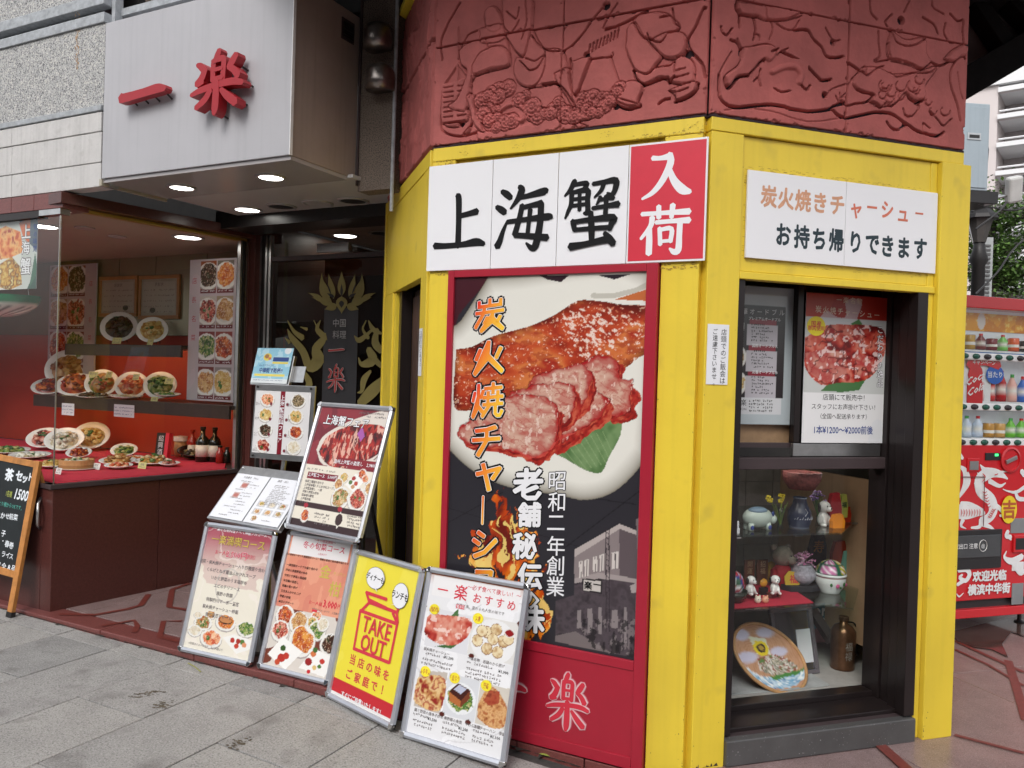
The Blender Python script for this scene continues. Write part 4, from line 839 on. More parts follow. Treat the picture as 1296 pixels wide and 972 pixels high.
# ceiling lamps and grilles in ceiling/soffit
LAMP = mat('lamp_light', (1., .97, .9), .5, emit=11., var=0)
RING = mat('lamp_ring', (.5, .5, .5), .3, metal=.4)
def downlight(fr, x, y, z, r, lit=True, name='downlight', black=False):
    q = MB(); q.lathe([(r * 1.28, 0), (r * 1.28, -.006), (r * 1.05, -.009), (r, -.004)], x, y, z, 28); o = rp(name, q, RING, fr, smooth=True)
    q = MB(); q.lathe([(0, -.0045), (r, -.0045), (r, -.002)], x, y, z, 28); rp('lamp_disc' if lit else 'speaker_grille', q, LAMP if lit else (BLACK if black else mat('white_grille', (.4, .4, .4), .5)), fr, parent=o)
ZS = 2.466
rp('soffit_panel', bx(.375, 1.745, .0, .428, ZS, ZS + .02), SIGNU)
rp('soffit_panel', bx(.36, 1.78, .432, 1.01, ZS + .012, ZS + .03), mat('grey_white_soffit', (.47, .46, .45), .35, var=.05, vscale=2))
rp('soffit_edge', bx(.352, .373, -.01, .43, ZS - .016, ZS + .02), mat('beige_trim', (.40, .36, .28), .5))
for px_, py_ in ((230, 237), (343, 224)):
    u, w = FM.pz(px_, py_, ZS); downlight(FM, u, w, ZS, .062)
for px_, py_, lit, bk in ((313, 265, 1, 0), (356, 261, 0, 1), (402, 257, 0, 0), (447, 254, 0, 1)):
    u, w = FM.pz(px_, py_, ZS + .012); downlight(FM, u, w, ZS + .012, .075, lit, 'ceiling_fitting', bk)
for px_, py_ in ((55, 286), (238, 300)):
    u, w = FM.pz(px_, py_, 2.355); downlight(FM, u, min(w, 1.5), 2.355, .085)
for px_, py_ in ((107, 288), (148, 299)):
    u, w = FM.pz(px_, py_, 2.355); downlight(FM, u, min(w, 1.45), 2.355, .05, 0)
# inner lobby: dark beam, side column, doors
rp('lobby_beam', bx(.15, 2.6, 1.012, 1.28, 2.40, 2.52), BLACK)
rp('lobby_column', bx(.165, .25, 1.285, 1.40, -.02, 2.40), GRAN)
for k, (a, b, mt) in enumerate(((.252, .268, STEEL), (.27, .30, BLACK), (.302, .318, STEEL), (.32, .335, BLACK), (.337, .355, STEEL))): rp('door_post', bx(a, b, 1.33, 1.36 + .01 * (k % 2), 0, 2.40), mt)
rp('lobby_ceiling', bx(.2, 4.2, 1.285, 4.4, 2.52, 2.55), mat('lobby_ceiling_paint', (.42, .39, .37), .5))
for px_, py_, lit in ((437, 298, 1), (484, 295, 0)):
    u, w = FM.pz(px_, py_, 2.52); downlight(FM, u, w, 2.52, .085, lit, 'ceiling_fitting', True)
DZ = FM.px(400, 325, 1.36)[1]
rp('transom', bx(.357, 2.6, 1.335, 1.40, DZ - .02, DZ + .01), BRONZE2)
q = MB(); q.quad((.357, 1.37, DZ + .01), (2.6, 1.37, DZ + .01), (2.6, 1.37, 2.40), (.357, 1.37, 2.40)); rp('transom_pane', q, GLASSM)
door = rp('glass_door', MB().quad((.36, 1.365, .02), (1.95, 1.365, .02), (1.95, 1.365, DZ - .02), (.36, 1.365, DZ - .02)), GLASSD)
rp('door_closer', bx(*[FM.px(403, 318, 1.32)[0], FM.px(443, 318, 1.32)[0]], 1.30, 1.34, FM.px(420, 319, 1.32)[1], FM.px(420, 308, 1.32)[1]), STEEL, parent=door, bevel=.003)
rp('orange_pelmet', bx(.36, 3.4, 1.9, 1.93, DZ - .06, DZ + .08), mat('orange_brown_pelmet', (.34, .11, .03), .35, var=.2, vscale=3))
rp('lobby_rear', bx(.2, 4.2, 3.2, 3.25, 0, 2.52), DARKWOOD); rp('lobby_side', bx(.19, .22, 1.42, 3.2, 0, 2.5), mat('lobby_side_wall', (.10, .055, .04), .4, var=.3, vscale=3))
rp('lobby_floor', bx(.2, 4.2, 2.55, 4.4, -.03, -.003), GRANF)
for k in range(5): rp('lobby_board', bx(.6 + .42 * k, .6 + .42 * k + .36, 2.6, 2.63, .1, 2.2), mat('lobby_wood_screen', (.12, .055, .035), .4, var=.35, vscale=3), bevel=.004)
# decals on the door: lotus, two dragons, lettering
YD = 1.355
GOLD = mat('olive_gold_film', (.23, .19, .055), .5, var=.1)
GOLDD = mat('dark_film', (.02, .018, .02), .4)
dpx = lambda x, y: FM.px(300 + x / 3.6, 250 + y / 3.6, YD)
q = MB(); k_ = 0
def petal(cx, cy, ang, l, w, curve=0.):
    global k_
    P = []; a = radians(ang); ca, sa = cos(a), sin(a)
    for s_ in (1, -1):
        R_ = range(0, 9) if s_ == 1 else range(8, -1, -1)
        for i in R_:
            t = i / 8; ww = w * sin(pi * min(1, t * 1.05) ** .8) * (1 - .3 * t) * s_ * .5; yy = t * l; xx = ww + curve * l * t * t
            P.append(dpx(cx + xx * ca + yy * sa, cy - (yy * ca - xx * sa)))
    k_ += 1; V = [(p[0], YD - .0002 * k_, p[1]) for p in P]; return V
for mirror in (1, -1):
    for (dx, dy, ang, l, w, cu) in ((100, 20, 25, 120, 36, -.3), (125, 30, 40, 70, 26, .4), (80, 20, 20, 110, 34, 0), (50, 15, 12, 120, 34, 0), (110, 40, 55, 60, 24, .3), (60, 50, 75, 75, 46, 0), (30, 70, 110, 60, 40, 0), (70, 60, 40, 60, 34, 0)):
        V = petal(478 + dx * .72 * mirror, 455 + dy * .5, ang * mirror, l, w, cu * mirror); q.add(V, [tuple(range(len(V)))[::mirror]])
V = petal(478, 450, 0, 115, 42); q.add(V, [tuple(range(len(V)))]); V = petal(478, 450, 180, 80, 60); q.add(V, [tuple(range(len(V)))[::-1]])
rp('lotus_decal', q, GOLD, parent=door)
q = MB()
for (x, y, a, l, w) in ((478, 450, 0, 60, 14), (445, 455, -60, 40, 16), (511, 455, 60, 40, 16), (478, 470, 180, 34, 26), (430, 440, -20, 60, 8), (526, 440, 20, 60, 8)):
    V = petal(x, y, a, l, w); q.add(V, [tuple(range(len(V)))])
rp('lotus_veins', q, GOLDD, parent=door)
def curl(mb, pts, y): return mb.stroke([(*dpx(p[0], p[1]), p[2] / 3.6 * FM.ppm(1, YD, 1.5)) for p in pts], y)
q = MB(); kk = 0; q9 = MB()
for st in [[(380, 560, 6), (365, 600, 26), (395, 640, 34), (360, 690, 50), (370, 740, 70), (330, 770, 50), (300, 700, 40), (250, 640, 30), (230, 600, 6)], [(300, 640, 30), (260, 610, 20), (230, 560, 4)], [(400, 620, 14), (410, 650, 4)], [(370, 600, 10), (350, 560, 4)], [(300, 790, 20), (330, 850, 40), (290, 900, 20), (240, 900, 4)], [(240, 660, 20), (220, 640, 4)], [(320, 600, 16), (290, 590, 4)],
           [(620, 600, 10), (560, 650, 26), (535, 630, 4)], [(600, 560, 6), (620, 600, 24), (660, 620, 10)], [(640, 600, 20), (630, 660, 40), (660, 700, 30)], [(600, 690, 30), (620, 740, 50), (570, 760, 24), (555, 730, 6)], [(630, 740, 30), (660, 770, 20)], [(610, 790, 14), (580, 830, 34), (570, 880, 20), (550, 890, 4)], [(680, 820, 30), (620, 880, 60), (560, 940, 40)], [(590, 560, 5), (575, 600, 12), (600, 640, 20)]]:
    kk += 1; curl(q if st[0][0] < 450 else q9, st, YD - .0003 * kk)
rp('dragon_decal', q, GOLD, parent=door); rp('dragon_decal', q9, GOLD, parent=door)
q = MB(); mpp = FM.ppm(1, YD, 1.5)
for t, x, y, s_ in (('中国', 468, 572, 40), ('料理', 468, 625, 40)):
    u, z = dpx(x, y); q.text(t, u, z, s_ / 3.6 * mpp, YD - .004)
rp('lettering', q, mat('grey_film_letters', (.40, .40, .40), .5), parent=door)
q = MB(); u, z = dpx(420, 712); brush(q, '一', u, z - .02, 92 / 3.6 * mpp, 60 / 3.6 * mpp, YD - .006, grow=1.25); u, z = dpx(410, 890); brush(q, '楽', u, z, 108 / 3.6 * mpp, 135 / 3.6 * mpp, YD - .006, grow=1.25)
rp('lettering', q, mat('grey_film_letters', (.40, .40, .40), .5), parent=door)
q = MB(); u, z = dpx(420, 712); brush(q, '一', u, z - .02, 92 / 3.6 * mpp, 60 / 3.6 * mpp, YD - .009, grow=.8); u, z = dpx(410, 890); brush(q, '楽', u, z, 108 / 3.6 * mpp, 135 / 3.6 * mpp, YD - .009, grow=.8)
rp('lettering', q, mat('red_film_letters', (.42, .05, .05), .5), parent=door)
u0, z0 = dpx(384, 930); u1, z1_ = dpx(552, 500)
q = MB(); q.quad((u0, YD + .004, z0 - .2), (u1, YD + .004, z0 - .2), (u1, YD + .004, z1_), (u0, YD + .004, z1_)); rp('dark_banner', q, mat('charcoal_banner', (.035, .035, .04), .5), parent=door)
# wall left above the door: dark pebble wall, conduit, dark void
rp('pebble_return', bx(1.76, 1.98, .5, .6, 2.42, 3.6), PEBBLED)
rp('conduit', MB().tube([(1.985, .5, 2.3), (1.985, .5, 3.6)], .010, 8), LEDGE)
rp('corner_trim', bx(1.752, 1.764, .49, .52, 2.45, 3.6), BRONZE2)
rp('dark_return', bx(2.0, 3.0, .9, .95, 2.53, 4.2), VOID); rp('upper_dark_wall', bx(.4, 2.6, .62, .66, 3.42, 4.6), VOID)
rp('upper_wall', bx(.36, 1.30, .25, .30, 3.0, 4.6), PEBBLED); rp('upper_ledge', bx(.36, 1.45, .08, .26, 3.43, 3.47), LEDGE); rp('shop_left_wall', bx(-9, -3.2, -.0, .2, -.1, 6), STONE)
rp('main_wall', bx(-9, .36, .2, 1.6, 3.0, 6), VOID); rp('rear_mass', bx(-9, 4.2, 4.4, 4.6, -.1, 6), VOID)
# round chrome wall lamps
for px_, py_ in ((474, 45), (477, 97)):
    u, z = FM.px(px_, py_, .42); L_ = Thing('wall_lamp', 'chrome dome wall lamp beside the sign box, ' + ('upper' if py_ < 60 else 'lower') + ' of the pair', 'lamp', FM.sub(u, .5, z), 'wall lamps beside the sign box')
    q = MB(); q.lathe([(.075, -.06), (.078, -.02), (.074, .03), (.06, .06), (.03, .075), (0, .08)], 0, -.05, 0, 24); L_.part('dome', q, mat('tarnished_dome', (.28, .25, .23), .3, metal=.9, var=.3, vscale=20), smooth=True)
    q = MB(); q.lathe([(.0, -.055), (.07, -.058), (.07, -.05)], 0, -.05, 0, 24); L_.part('mouth', q, BLACK); L_.part('bracket', bx(-.02, .02, -.01, .012, -.03, .04), BLACK)
# =================================================================== sign box with raised letters
FS = FM.sub(0, -.012, 0)
sign = Thing('sign_box', 'large grey white sign box with raised red characters over the entrance', 'sign', FS)
sign.part('front_sheet', bx(.375, 1.746, 0, .012, 2.487, 3.352), SIGNW, bevel=.003)
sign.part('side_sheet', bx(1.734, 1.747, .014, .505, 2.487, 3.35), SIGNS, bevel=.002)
sign.part('top_sheet', bx(.375, 1.733, .014, .50, 3.335, 3.35), SIGNW); sign.part('left_sheet', bx(.375, .387, .014, .11, 2.487, 3.33), SIGNW)
sign.part('corner_trim', bx(1.7475, 1.753, -.003, .015, 2.487, 3.35), mat('white_edge_trim', (.7, .7, .7), .4))
w0, zz = FM.pxx(441, 40, 1.747); vt = sign.part('vent', bx(1.7475, 1.752, w0 - .045, w0 + .055, zz - .055, zz + .055), BRONZE2)
for k in range(6): sign.part('vent_slat', bx(1.7525, 1.757, w0 - .035, w0 + .045, zz - .042 + k * .014, zz - .034 + k * .014), BLACK, parent=vt)
SD = .042; yl = -.066
u0, zb = FS.px(242, 153, yl); u1, zt_ = FS.px(311, 52, yl)
q = MB(); brush(q, '楽', u0, zb, u1 - u0, (zt_ - zb) * .97, yl, depth=SD, grow=1.12, shear=.0, dy=.0012); ch = sign.part('character', q, SIGNR, label='raised red character 楽 on stand-off pins')
u2, z2_ = FS.px(152, 126, yl); u3, z3_ = FS.px(209, 110, yl)
q = MB(); h_ = .17; brush(q, '一', u2, z2_ - .075, u3 - u2, h_, yl, depth=SD, grow=1.3, dy=.0012); ch2 = sign.part('character', q, SIGNR, label='raised red character 一 on stand-off pins')
for (pu, pz_) in ((.2, .2), (.5, .05), (.85, .2), (.15, .6), (.85, .7), (.95, .45), (.5, .9), (.75, .6), (.3, .38)):
    q = MB(); q.tube([(u0 + (u1 - u0) * pu, yl + SD - .005, zb + (zt_ - zb) * pz_), (u0 + (u1 - u0) * pu + .01, -.001, zb + (zt_ - zb) * pz_ - .01)], .005, 6); sign.part('pin', q, BLACK, parent=ch)
for pu in (.15, .4, .65, .92):
    q = MB(); q.tube([(u2 + (u3 - u2) * pu, yl + SD - .005, z2_ + .0), (u2 + (u3 - u2) * pu + .005, -.001, z2_ - .02)], .005, 6); sign.part('pin', q, BLACK, parent=ch2)
# =================================================================== big banner on the booth
YB = -.012
FBN = FA.sub(0, YB, 0)
ban = Thing('banner_sign', 'wide white and red banner with large brush characters above the poster', 'sign', FBN)
cuts = [FBN.px(x, 280)[0] for x in (541, 622, 705, 793.5)] + [FBN.px(894.5, 260)[0]]
zb_, zt_ = FBN.px(700, 337)[1], FBN.px(700, 194)[1]
for i in range(4): ban.part('sheet', bx(cuts[i] + .0012, cuts[i + 1] - .0012, 0, .006, zb_ - .004 * 0, zt_), WHITE if i < 3 else WHITE, bevel=.001)
q = MB(); q.box(cuts[3] + .008, cuts[4] - .008, -.0012, -.0004, zb_ + .008, zt_ - .008); ban.part('red_field', q, REDINK)
def bz(X_, Y_): return FBN.px(530 + X_ / 3.24, 160 + Y_ / 3.24, -.002)
kpx = FBN.ppm(.6, 0, 2.1) / 3.24
def bstrokes(sts, mt, y0=-.0015):
    q = MB()
    for i, st in enumerate(sts): q.stroke([(*bz(p[0], p[1]), (p[2] * 1.3 + 2) * kpx) for p in st], y0 - .0002 * i)
    ban.part('character', q, mt)
bstrokes([[(158, 280, 18), (164, 300, 22), (163, 400, 20), (160, 492, 22)], [(165, 368, 16), (205, 358, 18), (240, 348, 22)], [(64, 490, 22), (110, 490, 18), (180, 484, 18), (235, 474, 26), (268, 482, 14)]], INK)
bstrokes([[(340, 266, 14), (360, 278, 22), (378, 294, 18)], [(318, 330, 14), (338, 342, 22), (354, 354, 20)], [(320, 494, 24), (332, 470, 20), (345, 430, 14), (364, 385, 6)], [(412, 245, 14), (422, 262, 24), (405, 300, 18), (376, 338, 6)], [(400, 296, 12), (450, 284, 16), (515, 266, 24), (526, 270, 10)],
          [(425, 322, 18), (412, 380, 18), (393, 446, 20)], [(428, 332, 14), (470, 322, 16), (505, 316, 24)], [(502, 318, 20), (497, 400, 22), (480, 485, 24), (462, 498, 18), (440, 478, 6)], [(363, 392, 14), (450, 380, 16), (530, 370, 22), (547, 374, 10)], [(392, 446, 16), (460, 450, 18), (528, 456, 22)], [(458, 340, 16), (452, 390, 14), (446, 448, 14)]], INK)
bstrokes([[(640, 220, 14), (636, 232, 18), (620, 262, 14), (598, 286, 6)], [(640, 240, 12), (668, 234, 14), (690, 236, 16), (672, 262, 10)], [(628, 268, 16), (624, 320, 14), (612, 350, 12), (600, 378, 6)], [(628, 272, 12), (690, 262, 18), (692, 300, 16), (692, 352, 16), (676, 356, 8)], [(630, 300, 11), (688, 293, 11)], [(628, 326, 11), (688, 318, 11)], [(660, 268, 12), (659, 345, 12)],
          [(714, 236, 12), (760, 228, 14), (808, 222, 20), (804, 262, 16), (790, 280, 14), (772, 272, 5)], [(760, 232, 14), (748, 262, 12), (720, 292, 5)], [(746, 288, 12), (738, 306, 10), (728, 322, 4)], [(738, 302, 10), (770, 296, 11), (800, 292, 14)], [(712, 336, 11), (770, 326, 13), (820, 318, 20)], [(770, 284, 15), (768, 325, 14), (765, 366, 14)],
          [(632, 386, 16), (636, 405, 17), (640, 428, 14)], [(636, 392, 13), (720, 380, 16), (798, 374, 22), (790, 400, 18), (782, 424, 14)], [(642, 424, 12), (710, 418, 13), (778, 414, 14)], [(706, 352, 16), (709, 420, 20), (710, 480, 16)], [(620, 494, 24), (680, 484, 18), (740, 470, 20), (786, 460, 24)], [(762, 436, 12), (780, 458, 22), (800, 482, 20)]], INK)
bstrokes([[(958, 130, 14), (990, 130, 12), (1030, 122, 20)], [(1028, 112, 18), (1032, 150, 20), (1000, 220, 18), (960, 270, 14), (915, 298, 6)], [(1024, 165, 12), (1046, 220, 20), (1080, 258, 26), (1114, 268, 12)]], WHITE)
bstrokes([[(914, 360, 12), (1010, 354, 12), (1110, 348, 18)], [(984, 326, 14), (984, 376, 14)], [(1042, 320, 16), (1036, 374, 12)], [(958, 372, 16), (950, 410, 14), (910, 462, 8)], [(945, 418, 16), (945, 470, 18), (943, 524, 18)], [(972, 394, 12), (1040, 388, 12), (1110, 384, 18)], [(1072, 386, 16), (1068, 450, 16), (1064, 505, 18), (1046, 514, 16), (1028, 500, 5)], [(988, 416, 12), (990, 486, 12)], [(990, 424, 10), (1036, 420, 13), (1032, 474, 12)], [(990, 472, 9), (1032, 468, 9)]], WHITE)
# remains of old tape round the banner
q = MB(); rr = random.Random(9)
for (xa, xb, za, zb, n) in ((.03, .13, 2.355, 2.385, 40), (.13, 1.03, 2.352, 2.372, 120), (.92, 1.06, 2.372, 2.40, 40), (1.06, 1.2, 2.38, 2.40, 20), (1.205, 1.214, 1.9, 2.4, 60), (.02, .12, 1.885, 1.905, 30), (1.05, 1.2, 1.875, 1.90, 40)):
    for _ in range(n):
        x = rr.uniform(xa, xb); z = rr.uniform(za, zb); y = -.0006 if not .13 < x < 1.06 or z > 2.386 else .0214
        if .13 < x < 1.06 and z <= 2.386: y = .0214
        w = rr.uniform(.003, .014); h = rr.uniform(.001, .004); q.add([(x, y, z), (x + w, y, z + rr.uniform(-.002, .002)), (x + w, y, z + h), (x, y, z + h + rr.uniform(-.002, .002))], [(0, 1, 2, 3)])
for (x, z) in ((.43, 2.41), (.82, 2.418), (.17, 2.41), (1.16, 2.41), (1.19, 2.415)):
    for _ in range(14): a = x + rr.uniform(-.03, .03); b = z + rr.uniform(-.012, .012); q.add([(a, -.0008, b), (a + rr.uniform(.003, .012), -.0008, b + rr.uniform(-.002, .003)), (a + .004, -.0008, b + rr.uniform(.001, .004))], [(0, 1, 2)])
bp('tape_residue', q, YSCUFF, FA, kind='stuff')
# =================================================================== white board over the takeout window
def quadz(fr, tl, tr, br_, bl, w): return [fr.px(*p, w) for p in (tl, tr, br_, bl)]
YQ = .002
FH = FB.sub(0, YQ, 0)
P = quadz(FH, (948, 213), (1188, 246), (1183, 345), (943, 327), 0)
x0, x1 = (P[0][0] + P[3][0]) / 2, (P[1][0] + P[2][0]) / 2; zb, zt = (P[2][1] + P[3][1]) / 2, (P[0][1] + P[1][1]) / 2
wb = Thing('header_sign', 'white board with orange and black lettering above the takeout window', 'sign', FH)
xm = FH.px(1070, 280)[0]
wb.part('sheet', bx(x0, xm - .001, 0, .01, zb, zt), WHITE, bevel=.001); wb.part('sheet', bx(xm + .001, x1, 0, .01, zb, zt), WHITE, bevel=.001)
ORA = mat('faded_orange_ink', (.62, .32, .19), .5, var=.15, vscale=30); ORB = mat('orange_red_ink', (.62, .17, .10), .5, var=.1)
INKB = mat('blue_black_ink', (.012, .03, .04), .4)
def gz(X_, Y_): return FH.px(880 + X_ / 3.6, 190 + Y_ / 3.6, 0)
mp = FH.ppm(.6, 0, 2) / 3.6
q = MB()
for i, ch in enumerate('炭火焼きチ'):
    u, z = gz(335 + 78 * i, 212 + 9.5 * i); q.text(ch, u, z, 100 * mp, -.0008, off=.032, sx=.86)
wb.part('lettering', q, ORA)
q = MB()
for ch, X_, Y_, s_ in (('ャ', 733, 268, 92), ('ー', 805, 262, 80), ('シ', 875, 272, 92), ('ュ', 946, 290, 92), ('ー', 1020, 290, 66)):
    u, z = gz(X_, Y_); q.text(ch, u, z, s_ * mp, -.0008, off=.03, sx=.84)
wb.part('lettering', q, ORB)
q = MB()
for ch, X_, Y_ in (('お', 402, 386), ('持', 485, 396), ('ち', 563, 406), ('帰', 642, 412), ('り', 730, 420), ('で', 806, 428), ('き', 876, 438), ('ま', 950, 446), ('す', 1025, 450)):
    u, z = gz(X_, Y_); q.text(ch, u, z, 108 * mp, -.0008, off=.036, sx=.78)
wb.part('lettering', q, INKB)
q = MB(); rr = random.Random(3)
for _ in range(240):
    s_ = rr.random()
    if s_ < .5: x = rr.uniform(x0 - .01, x1 + .01); z = zt + rr.uniform(0, .02)
    elif s_ < .8: x = rr.uniform(x0, x1); z = zb - rr.uniform(0, .02)
    else: x = rr.choice([x0 - .008, x1 + .004]); z = rr.uniform(zb, zt)
    y = -.0022; w = rr.uniform(.004, .02); q.add([(x, y + .0155 if False else .0135, z), (x + w, .0135, z), (x + w, .0135, z + .0012), (x, .0135, z + .0015)], [(0, 1, 2, 3)])
bp('tape_residue', q, YSCUFF, FH, kind='stuff')
# small notices on the yellow posts
def notice(fr, x0, x1, z0, z1, cols, label, size, w=-.002, art=None):
    f = fr.sub(0, w, 0); t = Thing('paper_notice', label, 'notice', f); t.part('sheet', bx(x0, x1, 0, .0012, z0, z1), WHITEP)
    q = MB()
    for (u, z, s_, sz) in cols: q.text(s_, x0 + (x1 - x0) * u, z0 + (z1 - z0) * z, sz, -.0006, vert=True, step=1.02)
    t.part('lettering', q, INK); return t
notice(FB, .02, .112, 1.446, 1.672, [(.76, .93, '店頭でのご飯会は', .0255), (.36, .93, 'ご遠慮下さいませ。', .0235)], 'small white vertical notice taped on the yellow post left of the takeout window', .02)
u, z = FC.px(536, 415); u2_, z2_ = FC.px(533, 476)
notice(FC, 1.09, 1.16, z2_, z, [(.7, .95, '店頭でのご飯会は', .02), (.3, .95, 'ご遠慮下さい', .02)], 'narrow white notice on the yellow post at the entrance side of the booth', .02)
# =================================================================== the big red framed poster
YP = -.022
FP = FA.sub(0, YP, 0)
post = Thing('framed_poster', 'tall crimson framed poster of sliced roast pork, flames and an old building', 'poster', FP)
xl, xr = .122, 1.058; zt = 1.902; zlow = -.046
xi0, xi1, zi1 = .152, 1.01, 1.872; zi0 = .372; zm = .335
fw = .03
def mit(x0, x1, z0, z1, nm='frame_rail', y0=.0, y1=.035): post.part(nm, bx(x0, x1, y0, y1, z0, z1), REDMETAL, bevel=.002)
mit(xl, xi0, zlow, zt); mit(xi1 + .002, xr, zlow, zt); mit(xi0 + .0005, xi1 + .0015, zi1, zt, y0=.0006); mit(xi0 + .0005, xi1 + .0015, zm, zi0, y0=.0006); mit(xi0 + .0005, xi1 + .0015, zlow, zlow + .045, y0=.0006)
post.part('lower_panel', bx(xi0, xi1 + .001, .006, .03, zlow + .045, zm), REDMETAL)
post.part('backing', bx(xi0, xi1, .02, .034, zi0, zi1), BLACK)
# picture, traced from the photograph
a7 = lambda pts: [FP.px(540 + p[0] / 2.945, 330 + p[1] / 2.945, .012) for p in pts]
a8 = lambda pts: [FP.px(560 + p[0] / 2.614, 600 + p[1] / 2.614, .012) for p in pts]
A = Art(xi1 - xi0, zi1 - zi0, .0033, (46, 44, 50), x0=xi0, z0=zi0)
X, Z = A.X, A.Z
P = a7([(230, 60), (830, 40), (840, 640), (800, 760), (700, 860), (590, 892), (480, 870), (330, 850), (200, 800), (100, 720), (60, 640), (60, 300), (130, 220)])
d, _ = dist_path(X, Z, smooth_path(P + [P[0]], 5)); ins = inpoly(X, Z, smooth_path(P + [P[0]], 5))
top = Z > a7([(0, 120)])[0][1]
A.put(inpoly(X, Z, a7([(100, 40), (240, 60), (120, 200), (90, 300)])), (70, 25, 35))
sh = np.clip(d / .07, 0, 1) ** .6
plate = np.array(lin((120, 112, 96))) * (1 - sh[..., None]) + np.array(lin((236, 234, 224))) * sh[..., None]
A.put(ins, plate)
A.poly(a7([(420, 55), (530, 55), (500, 80), (450, 70)]), (45, 25, 35)); A.poly(a7([(640, 55), (760, 50), (700, 70)]), (40, 30, 40));
A.line(a7([(620, 130), (700, 130), (780, 110), (840, 80)]), .02, (170, 165, 150), .6); A.poly(a7([(700, 145), (840, 100), (840, 150)]), (200, 110, 60))
# leaf
lf = a7([(460, 710), (560, 670), (640, 610), (720, 580), (722, 650), (680, 730), (650, 790), (590, 780), (520, 740)])
mk = inpoly(X, Z, smooth_path(lf + [lf[0]], 3)); A.pal(mk, [(45, 75, 40), (85, 120, 70), (120, 150, 100)], 14, 3)
for i in range(9): A.put(mk & (dist_path(X, Z, a7([(480 + 22 * i, 700 - 8 * i), (560 + 18 * i, 790 - 6 * i)]))[0] < .0016), (150, 175, 125), .7)
# roast pork block
mt_ = a7([(110, 330), (170, 320), (250, 280), (380, 245), (480, 200), (560, 150), (640, 150), (740, 165), (835, 180), (835, 330), (790, 360), (740, 400), (660, 420), (560, 440), (440, 470), (330, 500), (240, 540), (130, 560), (100, 520)])
mk = inpoly(X, Z, smooth_path(mt_ + [mt_[0]], 3)); dm, _ = dist_path(X, Z, mt_ + [mt_[0]])
A.pal(mk, [(130, 34, 18), (178, 58, 32), (200, 84, 44), (216, 124, 66), (172, 50, 32)], 6, 2, stretch=1.7); A.put(mk & (fbm(X * 20, Z * 44, 3) > .6), (150, 38, 26), .5)
A.put(mk, (60, 8, 6), .0); A.C = A.C * (1 - (mk * .55 * np.clip(1 - dm / .03, 0, 1))[..., None])
n = fbm(X * 75, Z * 110 + X * 40, 3); g1, g2 = a7([(640, 300)])[0], a7([(560, 230)])[0]
gl = np.exp(-((X - g1[0]) ** 2 / .018 + (Z - g1[1]) ** 2 / .010)) + .5 * np.exp(-((X - g2[0]) ** 2 / .02 + (Z - g2[1]) ** 2 / .003))
A.put(mk & (n > .78 - .19 * gl), (250, 235, 222), .8); A.put(mk & (fbm(X * 90, Z * 90, 2) > .80), (235, 190, 160), .6)
A.pal(mk & (n > .70 - .17 * gl) & (n < .78 - .19 * gl), [(225, 120, 80), (240, 160, 120)], 20, 5, .6)
# slices
def slice_(pts, seed, rim=.022):
    P = smooth_path(a7(pts) + [a7(pts)[0]], 2); jx = (fbm(X * 26 + seed, Z * 26, 3) - .5) * .035; jz = (fbm(X * 26, Z * 26 + seed, 3) - .5) * .03; mk = inpoly(X + jx, Z + jz, P); d, _ = dist_path(X + jx, Z + jz, P)
    for j in (4, 3, 2, 1): A.pal(inpoly(X + jx, Z + jz, [(p[0] + .006 * j, p[1] - .007 * j) for p in P]), [(120, 22, 20), (176, 44, 36), (205, 96, 70)], 30, seed + j)
    A.pal(mk, [(190, 110, 98), (206, 156, 138), (216, 178, 158), (200, 134, 118)], 16, seed, stretch=1.6)
    w = np.clip(1 - d / rim, 0, 1) * (.55 + .9 * (fbm(X * 40 + seed, Z * 40, 2))); A.C = np.where((mk)[..., None], A.C * (1 - np.clip(w, 0, 1)[..., None]) + np.clip(w, 0, 1)[..., None] * np.array(lin((172, 28, 32))), A.C)
    A.put(mk & (fbm(X * 60 + seed * 3, Z * 30, 3) > .70), (245, 225, 210), .6); A.put(mk & (np.abs(fbm(X * 22 + seed, Z * 50, 2) - .5) < .012), (190, 100, 90), .7)
    A.put(mk & (np.abs(fbm(X * 9 + seed, Z * 30 + X * 12, 3) - .52) < .02), (176, 52, 46), .55); A.put((~mk) & (d < .003), (90, 12, 14), .6)
slice_([(560, 400), (600, 365), (680, 350), (718, 380), (712, 425), (745, 450), (772, 455), (760, 520), (765, 556), (700, 582), (640, 560), (560, 480)], 4)
slice_([(540, 530), (620, 480), (680, 530), (620, 600), (540, 650), (470, 690), (430, 640), (480, 580)], 7, .02)
slice_([(380, 450), (480, 400), (580, 390), (615, 430), (600, 500), (560, 560), (440, 560), (380, 500)], 2)
slice_([(310, 490), (420, 465), (530, 455), (555, 500), (540, 580), (480, 620), (350, 620), (300, 560)], 3)
slice_([(230, 530), (330, 500), (440, 505), (490, 560), (490, 620), (470, 690), (400, 735), (330, 710), (250, 690), (160, 680), (120, 640), (160, 590)], 1, .022)
A.pal(inpoly(X, Z, a7([(300, 690), (400, 735), (470, 700), (500, 650), (560, 640), (470, 680), (440, 730), (380, 738)])), [(190, 50, 45), (220, 90, 80)], 20, 2, .8)
